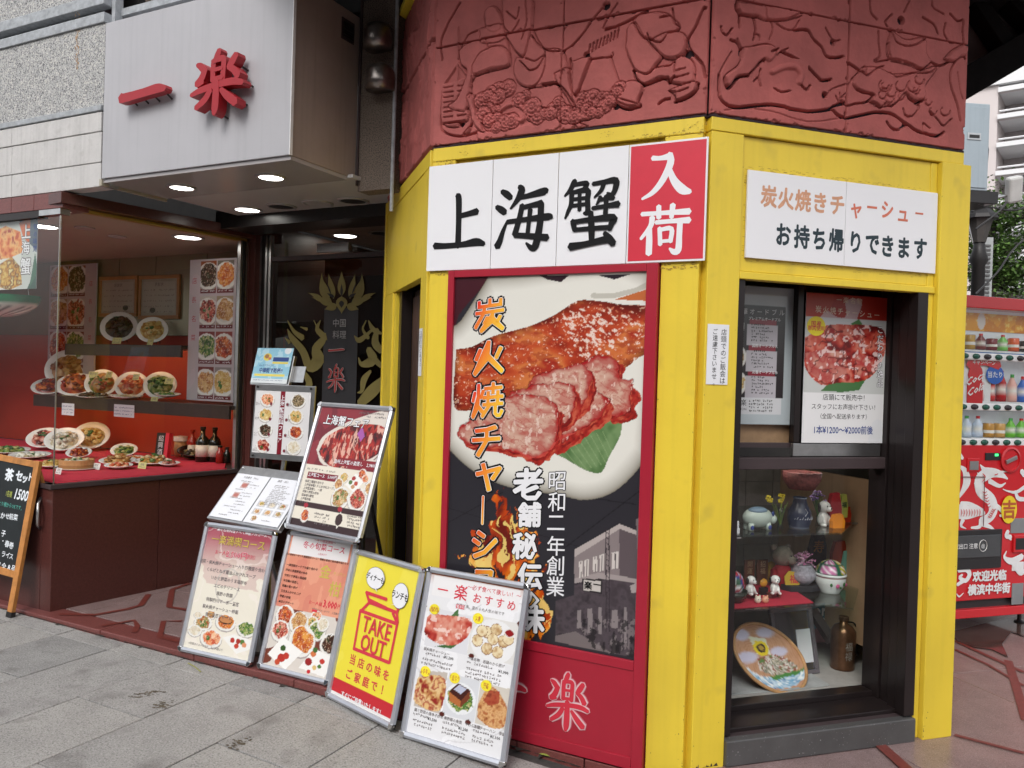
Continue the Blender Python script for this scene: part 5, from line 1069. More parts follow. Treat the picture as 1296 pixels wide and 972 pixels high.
# flames
fl_ = a8([(90, 310), (40, 260), (75, 275), (110, 240), (90, 190), (140, 200), (180, 150), (175, 80), (200, 20), (190, 60), (225, 90), (215, 130), (250, 170), (235, 100), (270, 190), (275, 150), (330, 230), (300, 260), (350, 300), (340, 380), (360, 450), (355, 500), (330, 545), (250, 560), (200, 400), (140, 330)])
dx = (fbm(X * 30, Z * 18, 3) - .5) * .10; mkf = inpoly(X + dx, Z + (fbm(X * 20 + 5, Z * 20, 2) - .5) * .03, fl_)
nf = fbm(X * 34 + fbm(X * 12, Z * 12, 2) * 4, Z * 13, 4); A.pal(mkf & (nf > .40), [(110, 20, 8), (200, 70, 15), (245, 140, 35), (255, 215, 110)], 15, 6, stretch=.55); A.put(mkf & (nf > .62), (255, 225, 130), .8); A.put(mkf & (nf < .40) & (nf > .36), (120, 30, 10), .8)
# reflected paving lines painted into the picture's dark ground
A.put((np.abs(Z - a8([(0, 110)])[0][1] + (X - xi0) * .15) < .0015) & ~mkf & ~ins, (22, 20, 24), .8)
for (p, q_) in (((350, 60), (640, 100)), ((330, 300), (660, 50)), ((20, 160), (200, 60)), ((520, 560), (660, 440))): A.put((dist_path(X, Z, a8([p, q_]))[0] < .0018) & ~mkf & ~ins, (20, 18, 22), .9)
# sepia photograph of the old shop
ph = a8([(372, 530), (430, 530), (436, 250), (585, 165), (650, 200), (665, 140), (665, 620), (560, 590), (372, 552)])
SEP = [(60, 52, 56), (100, 88, 92), (150, 138, 138), (190, 180, 176)]
def pp(pts, c, a=1.): A.put(inpoly(X, Z, a8(pts)), c, a)
mk = inpoly(X, Z, a8([(374, 420), (436, 400), (436, 250), (585, 165), (650, 190), (650, 608), (540, 590), (374, 552)])); A.pal(mk, [(52, 45, 50), (82, 72, 78), (66, 57, 62)], 30, 9)
pp([(436, 262), (588, 172), (650, 196), (650, 350), (520, 335), (436, 345)], (140, 128, 128)); pp([(436, 250), (585, 165), (650, 190), (650, 205), (585, 182), (436, 275)], (185, 174, 170)); pp([(436, 345), (520, 325), (650, 345), (650, 362), (520, 345), (436, 362)], (165, 154, 152))
for (x, y, w, h) in ((452, 290, 12, 55), (470, 285, 14, 55), (498, 275, 14, 50), (520, 268, 14, 55), (560, 260, 22, 55)): pp([(x, y), (x + w, y - 4), (x + w, y + h - 4), (x, y + h)], (214, 206, 200)); pp([(x + w * .45, y), (x + w * .6, y), (x + w * .6, y + h), (x + w * .45, y + h)], (70, 60, 64))
pp([(585, 180), (650, 205), (650, 350), (585, 335)], (96, 84, 88)); pp([(463, 345), (528, 350), (528, 396), (463, 388)], (40, 34, 38)); pp([(467, 350), (524, 355), (524, 391), (467, 384)], (205, 198, 192))
pp([(640, 150), (665, 140), (665, 290), (645, 280)], (120, 108, 110)); pp([(620, 370), (660, 350), (660, 395), (625, 392)], (170, 160, 158)); pp([(374, 535), (440, 520), (560, 592), (372, 555)], (120, 110, 110))
for (x, y, w, h) in ((445, 450, 14, 60), (480, 445, 16, 80), (515, 440, 12, 90), (560, 450, 20, 60), (600, 440, 10, 120), (640, 400, 14, 170)): pp([(x, y), (x + w, y), (x + w, y + h), (x, y + h)], (150, 140, 140), .8)
mk = inpoly(X, Z, a8([(440, 480), (650, 480), (650, 608), (500, 585)])); A.put(mk & (fbm(X * 70, Z * 40, 3) > .6), (140, 130, 130), .6); A.put(mk & (fbm(X * 50 + 4, Z * 40, 3) < .42), (20, 16, 20), .8)
for x in (540, 551): A.line(a8([(x, 180), (x + 2, 520)]), .004, (50, 42, 48))
for i in range(18): A.line(a8([(540, 190 + 18 * i), (552, 200 + 18 * i)]), .003, (60, 50, 56))
pic = post.part('picture', A.mesh('picture', VPRINT, .012), VPRINT)
# column lettering: black outline, white outline, red to yellow fill
kp = FP.ppm(.3, .012, 1)
GR = ((lin((228, 40, 40))), lin((250, 205, 60)), .8, .5)
items = [('炭', 235, 205, 132, 7), ('火', 232, 362, 135, 7), ('焼', 228, 522, 138, 7), ('チ', 222, 672, 138, 7), ('ャ', 232, 790, 145, 7)]
items2 = [('｜', 134, 120, 92, 8), ('シ', 140, 232, 112, 8), ('ュ', 140, 335, 125, 8), ('｜', 140, 430, 92, 8), ('老', 283, 35, 108, 8), ('舗', 288, 135, 82, 8), ('秘', 272, 238, 88, 8), ('伝', 290, 338, 88, 8), ('の', 292, 415, 70, 8), ('味', 297, 480, 92, 8)]
def col_text(its, mapper, zoom, off, y, mt, grad=None, sel=lambda c: True, c=None):
    q = MB()
    for i, (ch, X_, Y_, s_, _) in enumerate(its):
        if not sel(ch): continue
        u, z = mapper([(X_, Y_)])[0]; q.text(ch, u, z, s_ / zoom * kp, y, off=off, sx=1.02, shear=.12, grad=grad, c=c, res=1)
    return q
M_OUT = INK; M_G = vmat('graded_ink', .35)
sel1 = lambda c: c in '炭火焼チャ｜シュ'
for its, mp_, zm_ in ((items, a7, 2.945), (items2, a8, 2.614)):
    post.part('lettering_outline', col_text(its, mp_, zm_, .085, .0108, INK), INK, label='black outline of the column lettering')
    post.part('lettering_outline', col_text(its, mp_, zm_, .036, .0098, WHITE), WHITE, label='white outline of the column lettering')
    qg = col_text(its, mp_, zm_, .022, .0088, M_G, grad=GR, sel=sel1)
    if qg.v: post.part('lettering', qg, M_G)
q = MB()
for ch, X_, Y_ in (('昭', 380, 22), ('和', 378, 92), ('二', 376, 160), ('年', 376, 238), ('創', 374, 304), ('業', 374, 372)):
    u, z = a8([(X_, Y_)])[0]; q.text(ch, u, z, 66 / 2.614 * kp, .0098, off=.006, shear=.1)
post.part('lettering', q, WHITE)
q = MB()
for ch, X_, Y_ in (('昭', 380, 22), ('和', 378, 92)): u, z = a8([(X_, Y_)])[0]; q.text(ch, u, z, 66 / 2.614 * kp, .0106, off=.045, shear=.1, res=1)
post.part('lettering_outline', q, INK)
q = MB()
for ch, X_ in (('一', 512), ('楽', 482)): u, z = a8([(X_, 366 if ch == '一' else 368)])[0]; q.text(ch, u, z, 26 / 2.614 * kp, .0098, off=.03)
post.part('lettering', q, INK)
# red seal characters low on the panel: 一 (mostly hidden by a menu frame) and 楽
def rz_(X_, Y_): return FP.px(640 + X_ / 4, 729 + Y_ / 4, .006)
u0, zb2 = rz_(192, 775); u1, zt2 = rz_(440, 500)
WGLOW = mat('white_halo_print', (.72, .5, .52), .4)
zc_ = (zb2 + zt2) / 2; w_ = u1 - u0; h_ = (zt2 - zb2) * .92
for g_, y_, mt__ in ((2.2, .0055, mat('pink_halo_print', (.55, .13, .17), .4)), (1.85, .0035, mat('white_halo_print', (.78, .62, .64), .4)), (1.2, .0015, REDINK)):
    q = MB(); brush(q, '楽', u0 + .01, zc_ - h_ / 2, w_ - .02, h_, y_, grow=g_, dy=.00008)
    brush(q, '一', u0 - w_ * 1.35, zc_ - h_ / 2, w_ * .95, h_, y_, grow=g_, dy=.00008); post.part('seal_character', q, mt__)
# =================================================================== menu stands
def snap_frame(t, fr, w, h, rail=.027, th=.02, top=None):
    """aluminium snap frame: four rails, four rounded corners, backing"""
    c = rail * .95
    for (x0, x1, z0, z1) in ((c, w - c, 0, rail), (c, w - c, h - rail, h)):
        q = MB(); q.add([(x, y, z) for x in (x0, x1) for (y, z) in ((0, z0), (-th * .7, z0 + .003), (-th, z0 + rail * .5), (-th * .7, z1 - .003), (0, z1))], [(0, 1, 6, 5), (1, 2, 7, 6), (2, 3, 8, 7), (3, 4, 9, 8), (0, 5, 9, 4)]); t.part('frame_rail', q, ALU, fr)
    for (x0, x1) in ((0, rail), (w - rail, w)):
        q = MB(); q.add([(x, y, z) for z in (c, h - c) for (y, x) in ((0, x0), (-th * .7, x0 + .003), (-th, x0 + rail * .5), (-th * .7, x1 - .003), (0, x1))], [(5, 6, 1, 0), (6, 7, 2, 1), (7, 8, 3, 2), (8, 9, 4, 3), (4, 9, 5, 0)]); t.part('frame_rail', q, ALU, fr)
    for (cx, cz, sx, sz) in ((0, 0, 1, 1), (w, 0, -1, 1), (w, h, -1, -1), (0, h, 1, -1)):
        r = c; P = [(cx + sx * (r - r * cos(a)), cz + sz * (r - r * sin(a))) for a in [i / 6 * pi / 2 for i in range(7)]]; P = [(cx + sx * (r - r * cos(i / 6 * pi / 2)), cz + sz * (r - r * sin(i / 6 * pi / 2))) for i in range(7)] + [(cx + sx * r, cz + sz * r)]
        q = MB(); q.prism(P, -th * .98, 0); t.part('frame_corner', q, CHROME, fr, bevel=.002)
    t.part('backing_board', bx(.004, w - .004, -.002, .006, .004, h - .004), BLACK, fr)
def board(name, label, xy, rz, tilt, w, h, z0, art, cat='menu board', legs=True, group='framed menu posters leaning at the entrance'):
    base = Frame(xy, rz, 0, z0); fr = Frame(xy, rz, tilt, z0)
    t = Thing(name, label, cat, base, group); snap_frame(t, fr, w, h)
    r = .023; A = Art(w - 2 * r, h - 2 * r, .0034, (236, 234, 230), x0=r, z0=r); L_ = []
    art(A, fr, L_)
    t.part('poster', A.mesh('poster', VPRINT, -.004), VPRINT, fr)
    for q, mt in L_:
        if q.v: t.part('lettering', q, mt, fr)
    if legs:
        lg = h * .86
        for x in (.05, w - .05):
            a = fr.m @ Vector((x, .008, lg)); b = base.m @ Vector((x, h * sin(radians(tilt)) + .20, .004)); li = base.m.inverted()
            t.part('rear_leg', MB().tube([tuple(li @ a), tuple(li @ b)], .009, 8), ALU, base)
    return t, fr, base
YT = -.0052
SLATE = mat('grey_small_print', (.16, .14, .14), .5); DRED = mat('dark_red_print', (.42, .02, .04), .5); MAROON = mat('maroon_print', (.22, .015, .05), .5); GOLDI = mat('gold_print', (.55, .42, .08), .45)
YELI = mat('yellow_print', (.83, .70, .03), .45); NAVY = mat('navy_print', (.02, .05, .22), .5); PINKR = mat('rose_print', (.60, .05, .10), .5)
def mpp(fr, x=.2, z=.3): return fr.ppm(x, 0, z)
# board 1: 一楽満喫コース
def art1(A, fr, L):
    s = 4.05; m = lambda X_, Y_: fr.px(220 + X_ / s, 640 + Y_ / s, -.004); k = mpp(fr) / s
    X, Z, w, h = A.X, A.Z, A.w, A.h
    t = np.clip((Z - .40) / .2, 0, 1)[..., None]; A.C = np.array(lin((238, 232, 216))) * (1 - t) + np.array(lin((168, 78, 92))) * t
    nf = fbm(X * 5 + 2, Z * 9, 3); A.put(np.abs(nf - .5) < .02, (250, 240, 235), .35); A.put((nf > .58) & (Z > .35), (190, 120, 130), .35)
    cx, cz = m(275, 410); d = np.hypot(X - cx, (Z - cz) * .9); A.put(np.abs(d - .075) < .004, (205, 198, 190), .8)
    for (X_, Y_, r, kd, sd) in ((190, 560, 26, 'fried', 1), (265, 600, 50, 'soup', 2), (150, 600, 46, 'mix', 3), (107, 640, 36, 'white', 5), (190, 682, 55, 'prawn', 6), (370, 635, 46, 'veg', 7), (125, 560, 22, 'white', 8)): u, z = m(X_, Y_); A.dish(u, z, r * k * 1.3, kd, sd, .62)
    P = [m(*p) for p in ((250, 675), (310, 660), (400, 690), (395, 735), (320, 760))]; A.poly(P, (245, 243, 238));
    for (X_, Y_, c) in ((300, 690, (190, 60, 50)), (320, 720, (200, 70, 50)), (350, 700, (90, 130, 60)), (360, 715, (225, 150, 110)), (330, 695, (170, 50, 40))): u, z = m(X_, Y_); A.ell(u, z, 15 * k, 12 * k, c)
    u, z = m(265, 590); A.ell(u, z, 44 * k, 16 * k, (70, 45, 35)); A.ell(u, z + 2 * k, 40 * k, 13 * k, (205, 140, 90))
    q = MB(); u, z = m(335, 192); q.text('一楽満喫コース', w * .5 + .023, z + .003, 52 * k, YT - .0006, off=.03, res=1); L.append((q, MAROON))
    q = MB(); q.text('一楽満喫コース', w * .5 + .023, z + .003, 52 * k, YT - .0012, off=.012, res=1); L.append((q, GOLDI))
    q = MB(); u, z = m(340, 132); q.text('一楽の名物料理すべて堪能フルコース', w * .5 + .023, z - .003, 21 * k, YT, off=.01, res=1); L.append((q, WHITE))
    q = MB(); u, z = m(300, 250); q.text('お一人様 2,500円（税別）', w * .5 + .02, z, 25 * k, YT, res=1); L.append((q, PINKR))
    q = MB(); q.text('2,500円', w * .52 + .023, z, 44 * k, YT - .0003, off=.03, res=1); L.append((q, WHITE)); q = MB(); q.text('2,500円', w * .52 + .023, z, 44 * k, YT - .0008, off=.006, res=1); L.append((q, PINKR))
    q = MB()
    for i, (t_, X_) in enumerate((('前菜・炭火焼チャーシュー入り四種盛り合わせ', 305), ('くらげとねぎ醤油ふかひれスープ', 300), ('いかと野菜のうま塩炒め', 285), ('エビのチリソース', 270), ('黒酢の酢豚', 260), ('特製四川マーボー豆腐', 250), ('炭火焼チャーシュー炒飯', 250), ('杏仁豆腐デザート', 245))):
        u, z = m(305 - 11 * i, 308 + 37 * i); q.text(t_, u, z, 22 * k, YT, res=1, off=.011)
    for i in range(1): u, z = m(140, 716); q.text('※写真はイメージです　お二人様より', u + .03, z, 14 * k, YT, res=1)
    L.append((q, SLATE))
board('menu_stand', 'framed menu poster with gold heading, price 2,500 and pale lower half', (-1.659, 4.137), -24.7, 14.4, .482, .659, -.001, art1)
# boards 2 and 3: two frames on one stand
def art2(A, fr, L):
    s = 4.05; m = lambda X_, Y_: fr.px(220 + X_ / s, 640 + Y_ / s, -.004); k = mpp(fr) / s
    X, Z, w, h = A.X, A.Z, A.w, A.h; zt = A.z0 + h
    A.rect(0, 1, 0, 1, (226, 148, 122)); nf = fbm(X * 14, Z * 6, 3); A.put(nf > .6, (238, 170, 140), .6); A.put(nf < .4, (214, 128, 110), .5)
    A.rect(.035, w + .0, zt - .090, zt, (240, 236, 236))
    zf = m(540, 515)[1]; A.rect(0, 1, 0, zf, (222, 214, 205)); A.put((Z < zf) & (np.abs(fbm(X * 6, Z * 6 + 7, 2) - .5) < .07), (120, 60, 45))
    for (X_, Y_, r, kd, sd) in ((570, 565, 50, 'crab', 1), (545, 640, 48, 'meat', 2), (640, 600, 50, 'fried', 3), (730, 570, 28, 'prawn', 4), (710, 602, 32, 'noodle', 12), (735, 640, 45, 'veg', 5), (765, 610, 30, 'white', 9), (655, 695, 70, 'soup', 6), (800, 715, 50, 'dark', 7)): u, z = m(X_, Y_); A.dish(u, z, r * k * 1.22, kd, sd, .9)
    for P_ in (((480, 760), (560, 670), (660, 750), (570, 840)), ((640, 830), (720, 730), (830, 790), (770, 880))): A.poly([m(*p) for p in P_], (248, 246, 242))
    for (X_, Y_, c, r) in ((550, 780, (185, 50, 40), 26), (530, 800, (200, 80, 50), 18), (575, 770, (195, 60, 45), 20), (560, 730, (60, 90, 40), 18), (690, 800, (160, 40, 40), 22), (715, 760, (215, 120, 70), 18), (725, 740, (70, 110, 50), 16), (760, 800, (200, 60, 50), 16), (720, 830, (225, 190, 120), 14), (690, 850, (200, 30, 40), 12), (745, 825, (80, 120, 50), 12)): u, z = m(X_, Y_); A.ell(u, z, r * k, r * k * .8, c)
    q = MB(); u, z = m(745, 215); q.text('冬の旬菜コース', A.x0 + w * .55, z + .004, 40 * k, YT, off=.012, res=1); L.append((q, PINKR)); q = MB(); q.text('～冬の味覚満喫～', A.x0 + w * .55, z + .033, 18 * k, YT, res=1); q.text('２月末まで', A.x0 + w * .55, z - .03, 12 * k, YT, res=1); L.append((q, PINKR))
    q = MB(); u, z = m(740, 275); q.text('旬の食材をつかった期間限定コース！季節の素材と炭火焼を味わえます！', A.x0 + w * .5, z + .002, 13.5 * k, YT, off=.014, res=1); L.append((q, INK))
    q = MB()
    for i, t_ in enumerate(('一楽特製オードブル盛り合わせ', '海老と季節野菜の炒め', '牛肉と冬野菜の黒胡椒', '金目鯛の姿蒸し', '若鶏の香り揚げ', '五目あんかけおこげ', '季節の炒飯', '本日のデザート')): u, z = m(575 - 4.5 * i, 300 + 27 * i); q.text(t_, A.x0 + .014, z, 15 * k, YT, align='l', res=1, off=.011)
    L.append((q, INK))
    q = MB(); u, z = m(778, 340); q.text('金', u, z, 72 * k, YT, off=.02, res=1); u, z = m(826, 430); q.text('柑', u, z, 78 * k, YT, off=.02, res=1); u, z = m(850, 352); q.text('キンカン', u, z, 20 * k, YT, res=1); L.append((q, GOLDI))
    q = MB(); u, z = m(802, 506); q.text('3,000', u, z, 50 * k, YT, off=.035, sx=.8, res=1); u, z = m(845, 518); q.text('円', u + .004, z, 24 * k, YT, off=.01, res=1); u, z = m(727, 500); q.text('お一人様', u, z, 22 * k, YT, res=1); q.box(u - .012, u + .02, YT - .0002, YT, z - .04, z - .03); L.append((q, REDINK))
    q = MB(); u, z = m(790, 545); q.text('※写真はイメージです　２名様より', u - .01, z, 12 * k, YT, res=1); L.append((q, SLATE))
def art3(A, fr, L):
    s = 3.6; m = lambda X_, Y_: fr.px(220 + X_ / s, 430 + Y_ / s, -.004); k = mpp(fr, .2, .3) / s
    X, Z, w, h = A.X, A.Z, A.w, A.h; zt = A.z0 + h; zf = m(800, 590)[1]
    A.rect(0, 1, zf, 2, (118, 28, 42)); A.put((fbm(X * 8, Z * 8, 3) > .55) & (Z > zf), (150, 45, 55), .7)
    P = [m(*p) for p in ((650, 500), (680, 440), (760, 390), (860, 350), (980, 330), (985, 480), (930, 560), (800, 580), (680, 570))]; A.poly(P, (225, 215, 205), sm=3)
    P = [m(*p) for p in ((660, 510), (700, 440), (790, 395), (880, 385), (960, 400), (965, 480), (900, 540), (760, 585), (690, 560))]; mk = inpoly(X, Z, smooth_path(P + [P[0]], 3))
    A.pal(mk, [(80, 12, 14), (150, 25, 25), (190, 50, 35), (120, 18, 22)], 26, 4, stretch=.6); nn = fbm(X * 50 + 3, Z * 22, 3); A.put(mk & (nn > .62), (240, 190, 170), .8); A.put(mk & (nn < .36), (45, 6, 12), .8)
    for i in range(16):
        rr_ = random.Random(i); x = rr_.uniform(690, 950); y = rr_.uniform(410, 530); A.line([m(x, y), m(x + rr_.uniform(-30, 30), y + rr_.uniform(20, 60))], .006, (235, 170, 150) if i % 2 else (70, 8, 14), .7)
    P = [m(*p) for p in ((835, 430), (860, 395), (870, 440), (850, 465))]; A.poly(P, (170, 90, 170))
    A.rect(0, 1, 0, zf, (236, 228, 212)); A.rect(m(620, 620)[0] - .02, m(750, 620)[0], m(650, 637)[1], m(650, 605)[1] , (130, 22, 45)); A.rect(m(745, 560)[0], 1, m(850, 585)[1], m(850, 553)[1] + .004, (140, 25, 40))
    for (X_, Y_, r, kd, sd) in ((858, 615, 22, 'crab', 1), (775, 628, 22, 'noodle', 2), (750, 660, 24, 'fried', 3), (872, 635, 18, 'prawn', 4), (757, 722, 44, 'mix', 6), (835, 728, 44, 'meat', 7), (895, 678, 28, 'fried', 8)): u, z = m(X_, Y_); A.dish(u, z, r * k * 1.25, kd, sd, .95)
    A.poly([m(*p) for p in ((780, 660), (830, 610), (865, 650), (820, 695))], (247, 245, 240))
    for (X_, Y_, c) in ((805, 650, (90, 120, 60)), (830, 655, (190, 70, 50)), (820, 632, (170, 50, 50)), (815, 670, (200, 150, 110))): u, z = m(X_, Y_); A.ell(u, z, 12 * k, 10 * k, c)
    A.put((Z < m(700, 755)[1] + 0) & (Z > m(700, 790)[1] + .012), (58, 30, 32)); A.rect(0, 1, 0, A.z0 + .035, (52, 26, 30))
    u, z = m(597, 800); A.dish(u, z, 28 * k, 'crab', 9, 1.1); A.ell(u - .012, z + .05, 14 * k, 12 * k, (170, 30, 50)); u, z = m(750, 825); A.poly([(u - .02, z), (u, z + .045), (u + .025, z), (u, z - .04)], (240, 235, 225)); A.ell(u, z + .005, 22 * k, 26 * k, (60, 35, 35)); A.ell(u - .01, z + .055, 14 * k, 12 * k, (170, 30, 50))
    q = MB(); u, z = m(745, 370); q.text('上海蟹フェア', A.x0 + w * .42, z, 50 * k, YT - .0005, off=.05, shear=-.02, res=1); L.append((q, INK)); q = MB(); q.text('上海蟹フェア', A.x0 + w * .42, z, 50 * k, YT - .0014, off=.016, shear=-.02, res=1); L.append((q, WHITE))
    q = MB(); u, z = m(840, 566); q.text('温州上海蟹の姿蒸し　2,980円～', m(835, 566)[0], z, 21 * k, YT, res=1, off=.01); u, z = m(684, 622); q.text('上海蟹コース　5,000円～', u, z, 19 * k, YT, off=.01, res=1); L.append((q, WHITE))
    q = MB();
    for i, t_ in enumerate(('前菜三種盛り合わせ', '上海蟹味噌入りふかひれスープ', '上海蟹姿蒸し　一杯', '海鮮と野菜の炒め', '蟹味噌小籠包', '上海蟹炒飯', 'デザート')): u, z = m(620 - 6 * i, 645 + 15.5 * i); q.text(t_, A.x0 + .03, z, 14 * k, YT, align='l', res=1, off=.011)
    for i in range(4):
        u, z = m(640, 790 + 15 * i); q.scrib(u, z, .10, 11 * k, YT, seed=i); u, z = m(790, 800 + 15 * i); q.scrib(u, z, .10, 11 * k, YT, seed=i + 9)
    u, z = m(690, 592); q.scrib(A.x0 + .02, z - .005, .2, 10 * k, YT, seed=3); q.scrib(A.x0 + .28, zt - .02, .17, 10 * k, YT, seed=4); q.scrib(A.x0 + .34, zt - .037, .12, 10 * k, YT, seed=5)
    L.append((q, SLATE))
ts, fr2_, b2_ = board('two_tier_menu_stand', 'two tier stand, crab poster above an orange course poster with price 3,000', (-1.191, 3.932), -27.3, 16.6, .445, .672, -.001, art2, legs=False)
fr3 = Frame((-1.108, 4.047), -35.5, 17.9, .66); w3, h3 = .535, .662
snap_frame(ts, fr3, w3, h3); A = Art(w3 - .046, h3 - .046, .0034, (236, 234, 230), x0=.023, z0=.023); L_ = []; art3(A, fr3, L_); ts.part('poster', A.mesh('poster', VPRINT, -.004), VPRINT, fr3)
for q, mt in L_: ts.part('lettering', q, mt, fr3)
li = b2_.m.inverted()
for x in (.09, .42):
    b = li @ (fr3.m @ Vector((x, .012, .35))); ts.part('upright', MB().tube([tuple(b), (b.x, b.y + .01, .004)], .011, 8), BLACK, b2_); ts.part('rear_leg', MB().tube([tuple(b), (b.x, b.y + .34, .004)], .010, 8), BLACK, b2_)
# board 4: TAKE OUT
def art4(A, fr, L):
    s = 3.33; m = lambda X_, Y_: fr.px(400 + X_ / s, 680 + Y_ / s, -.004); k = mpp(fr) / s
    X, Z, w, h = A.X, A.Z, A.w, A.h; A.rect(0, 1, 0, 1, (245, 228, 62)); A.put(fbm(X * 7, Z * 5, 3) > .6, (250, 236, 90), .5)
    A.rect(0, 1, 0, A.z0 + .075, (205, 38, 50)); A.rect(0, 1, 0, A.z0 + .014, (240, 238, 235))
    q = MB(); wdt = 14 * k
    P = lambda pts: [(*m(*p), wdt) for p in pts]
    n = 0
    for pts in ([(190, 310), (342, 365)], [(188, 306), (160, 470)], [(158, 468), (308, 528)], [(344, 362), (310, 530)], [(190, 312), (228, 272)], [(226, 274), (344, 318)], [(342, 318), (346, 362)], [(214, 230), (226, 275)], [(212, 232), (300, 262)], [(340, 296), (354, 282)], [(352, 284), (344, 318)], [(222, 262), (300, 300)], [(325, 318), (346, 364)]):
        n += 1; (a, b) = pts; q.stroke([(*m(*a), wdt), (*m(*b), wdt)], YT - .0002 * n)
    L.append((q, REDINK))
    q = MB()
    for t_, X_, Y_, s_ in (('TAKE', 258, 380, 92), ('OUT', 243, 455, 92)): u, z = m(X_, Y_); q.text(t_, u, z, s_ * k, YT - .003, off=.02, sx=.86)
    for i, ch in enumerate('当店の味を'): u, z = m(155 + 35 * i, 515 + 16.5 * i); q.text(ch, u, z, 44 * k, YT, off=.028)
    for i, ch in enumerate('ご家庭で！'): u, z = m(140 + 35 * i, 577 + 16.5 * i); q.text(ch, u, z, 44 * k, YT, off=.028)
    L.append((q, REDINK))
    q = MB(); u, z = m(188, 700); q.text('すぐにご用意いたします！', A.x0 + w * .5, z + .003, 24 * k, YT, off=.03); L.append((q, WHITE))
    for (X_, Y_, rx, rz_, t_, tail) in ((254, 172, 60, 44, 'ディナーも', (262, 232)), (358, 247, 48, 50, 'ランチも', (318, 285))):
        q = MB(); u, z = m(X_, Y_);
        for g, y_, mt__ in ((1.05, YT - .004, SLATE), (1., YT - .0045, WHITE)):
            q = MB(); q.flat([(u + cos(a / 24 * 2 * pi) * rx * k * g * (1 + .02 * sin(a * 2.2)), z + sin(a / 24 * 2 * pi) * rz_ * k * g) for a in range(24)], y_); tu, tz = m(*tail); q.flat([(u - .012, z - rz_ * k * .7), (u + .01, z - rz_ * k * .7), (tu, tz)], y_ + .0001); L.append((q, mt__))
        q = MB(); q.text(t_, u, z, 31 * k * (1 if len(t_) > 4 else 1.1), YT - .0055, off=.02, sx=.82, shear=-.03); L.append((q, INK))
board('menu_stand', 'bright yellow TAKE OUT poster in an aluminium frame standing on the pavement', (-.803, 3.707), -43.3, 12.5, .492, .678, -.040, art4)
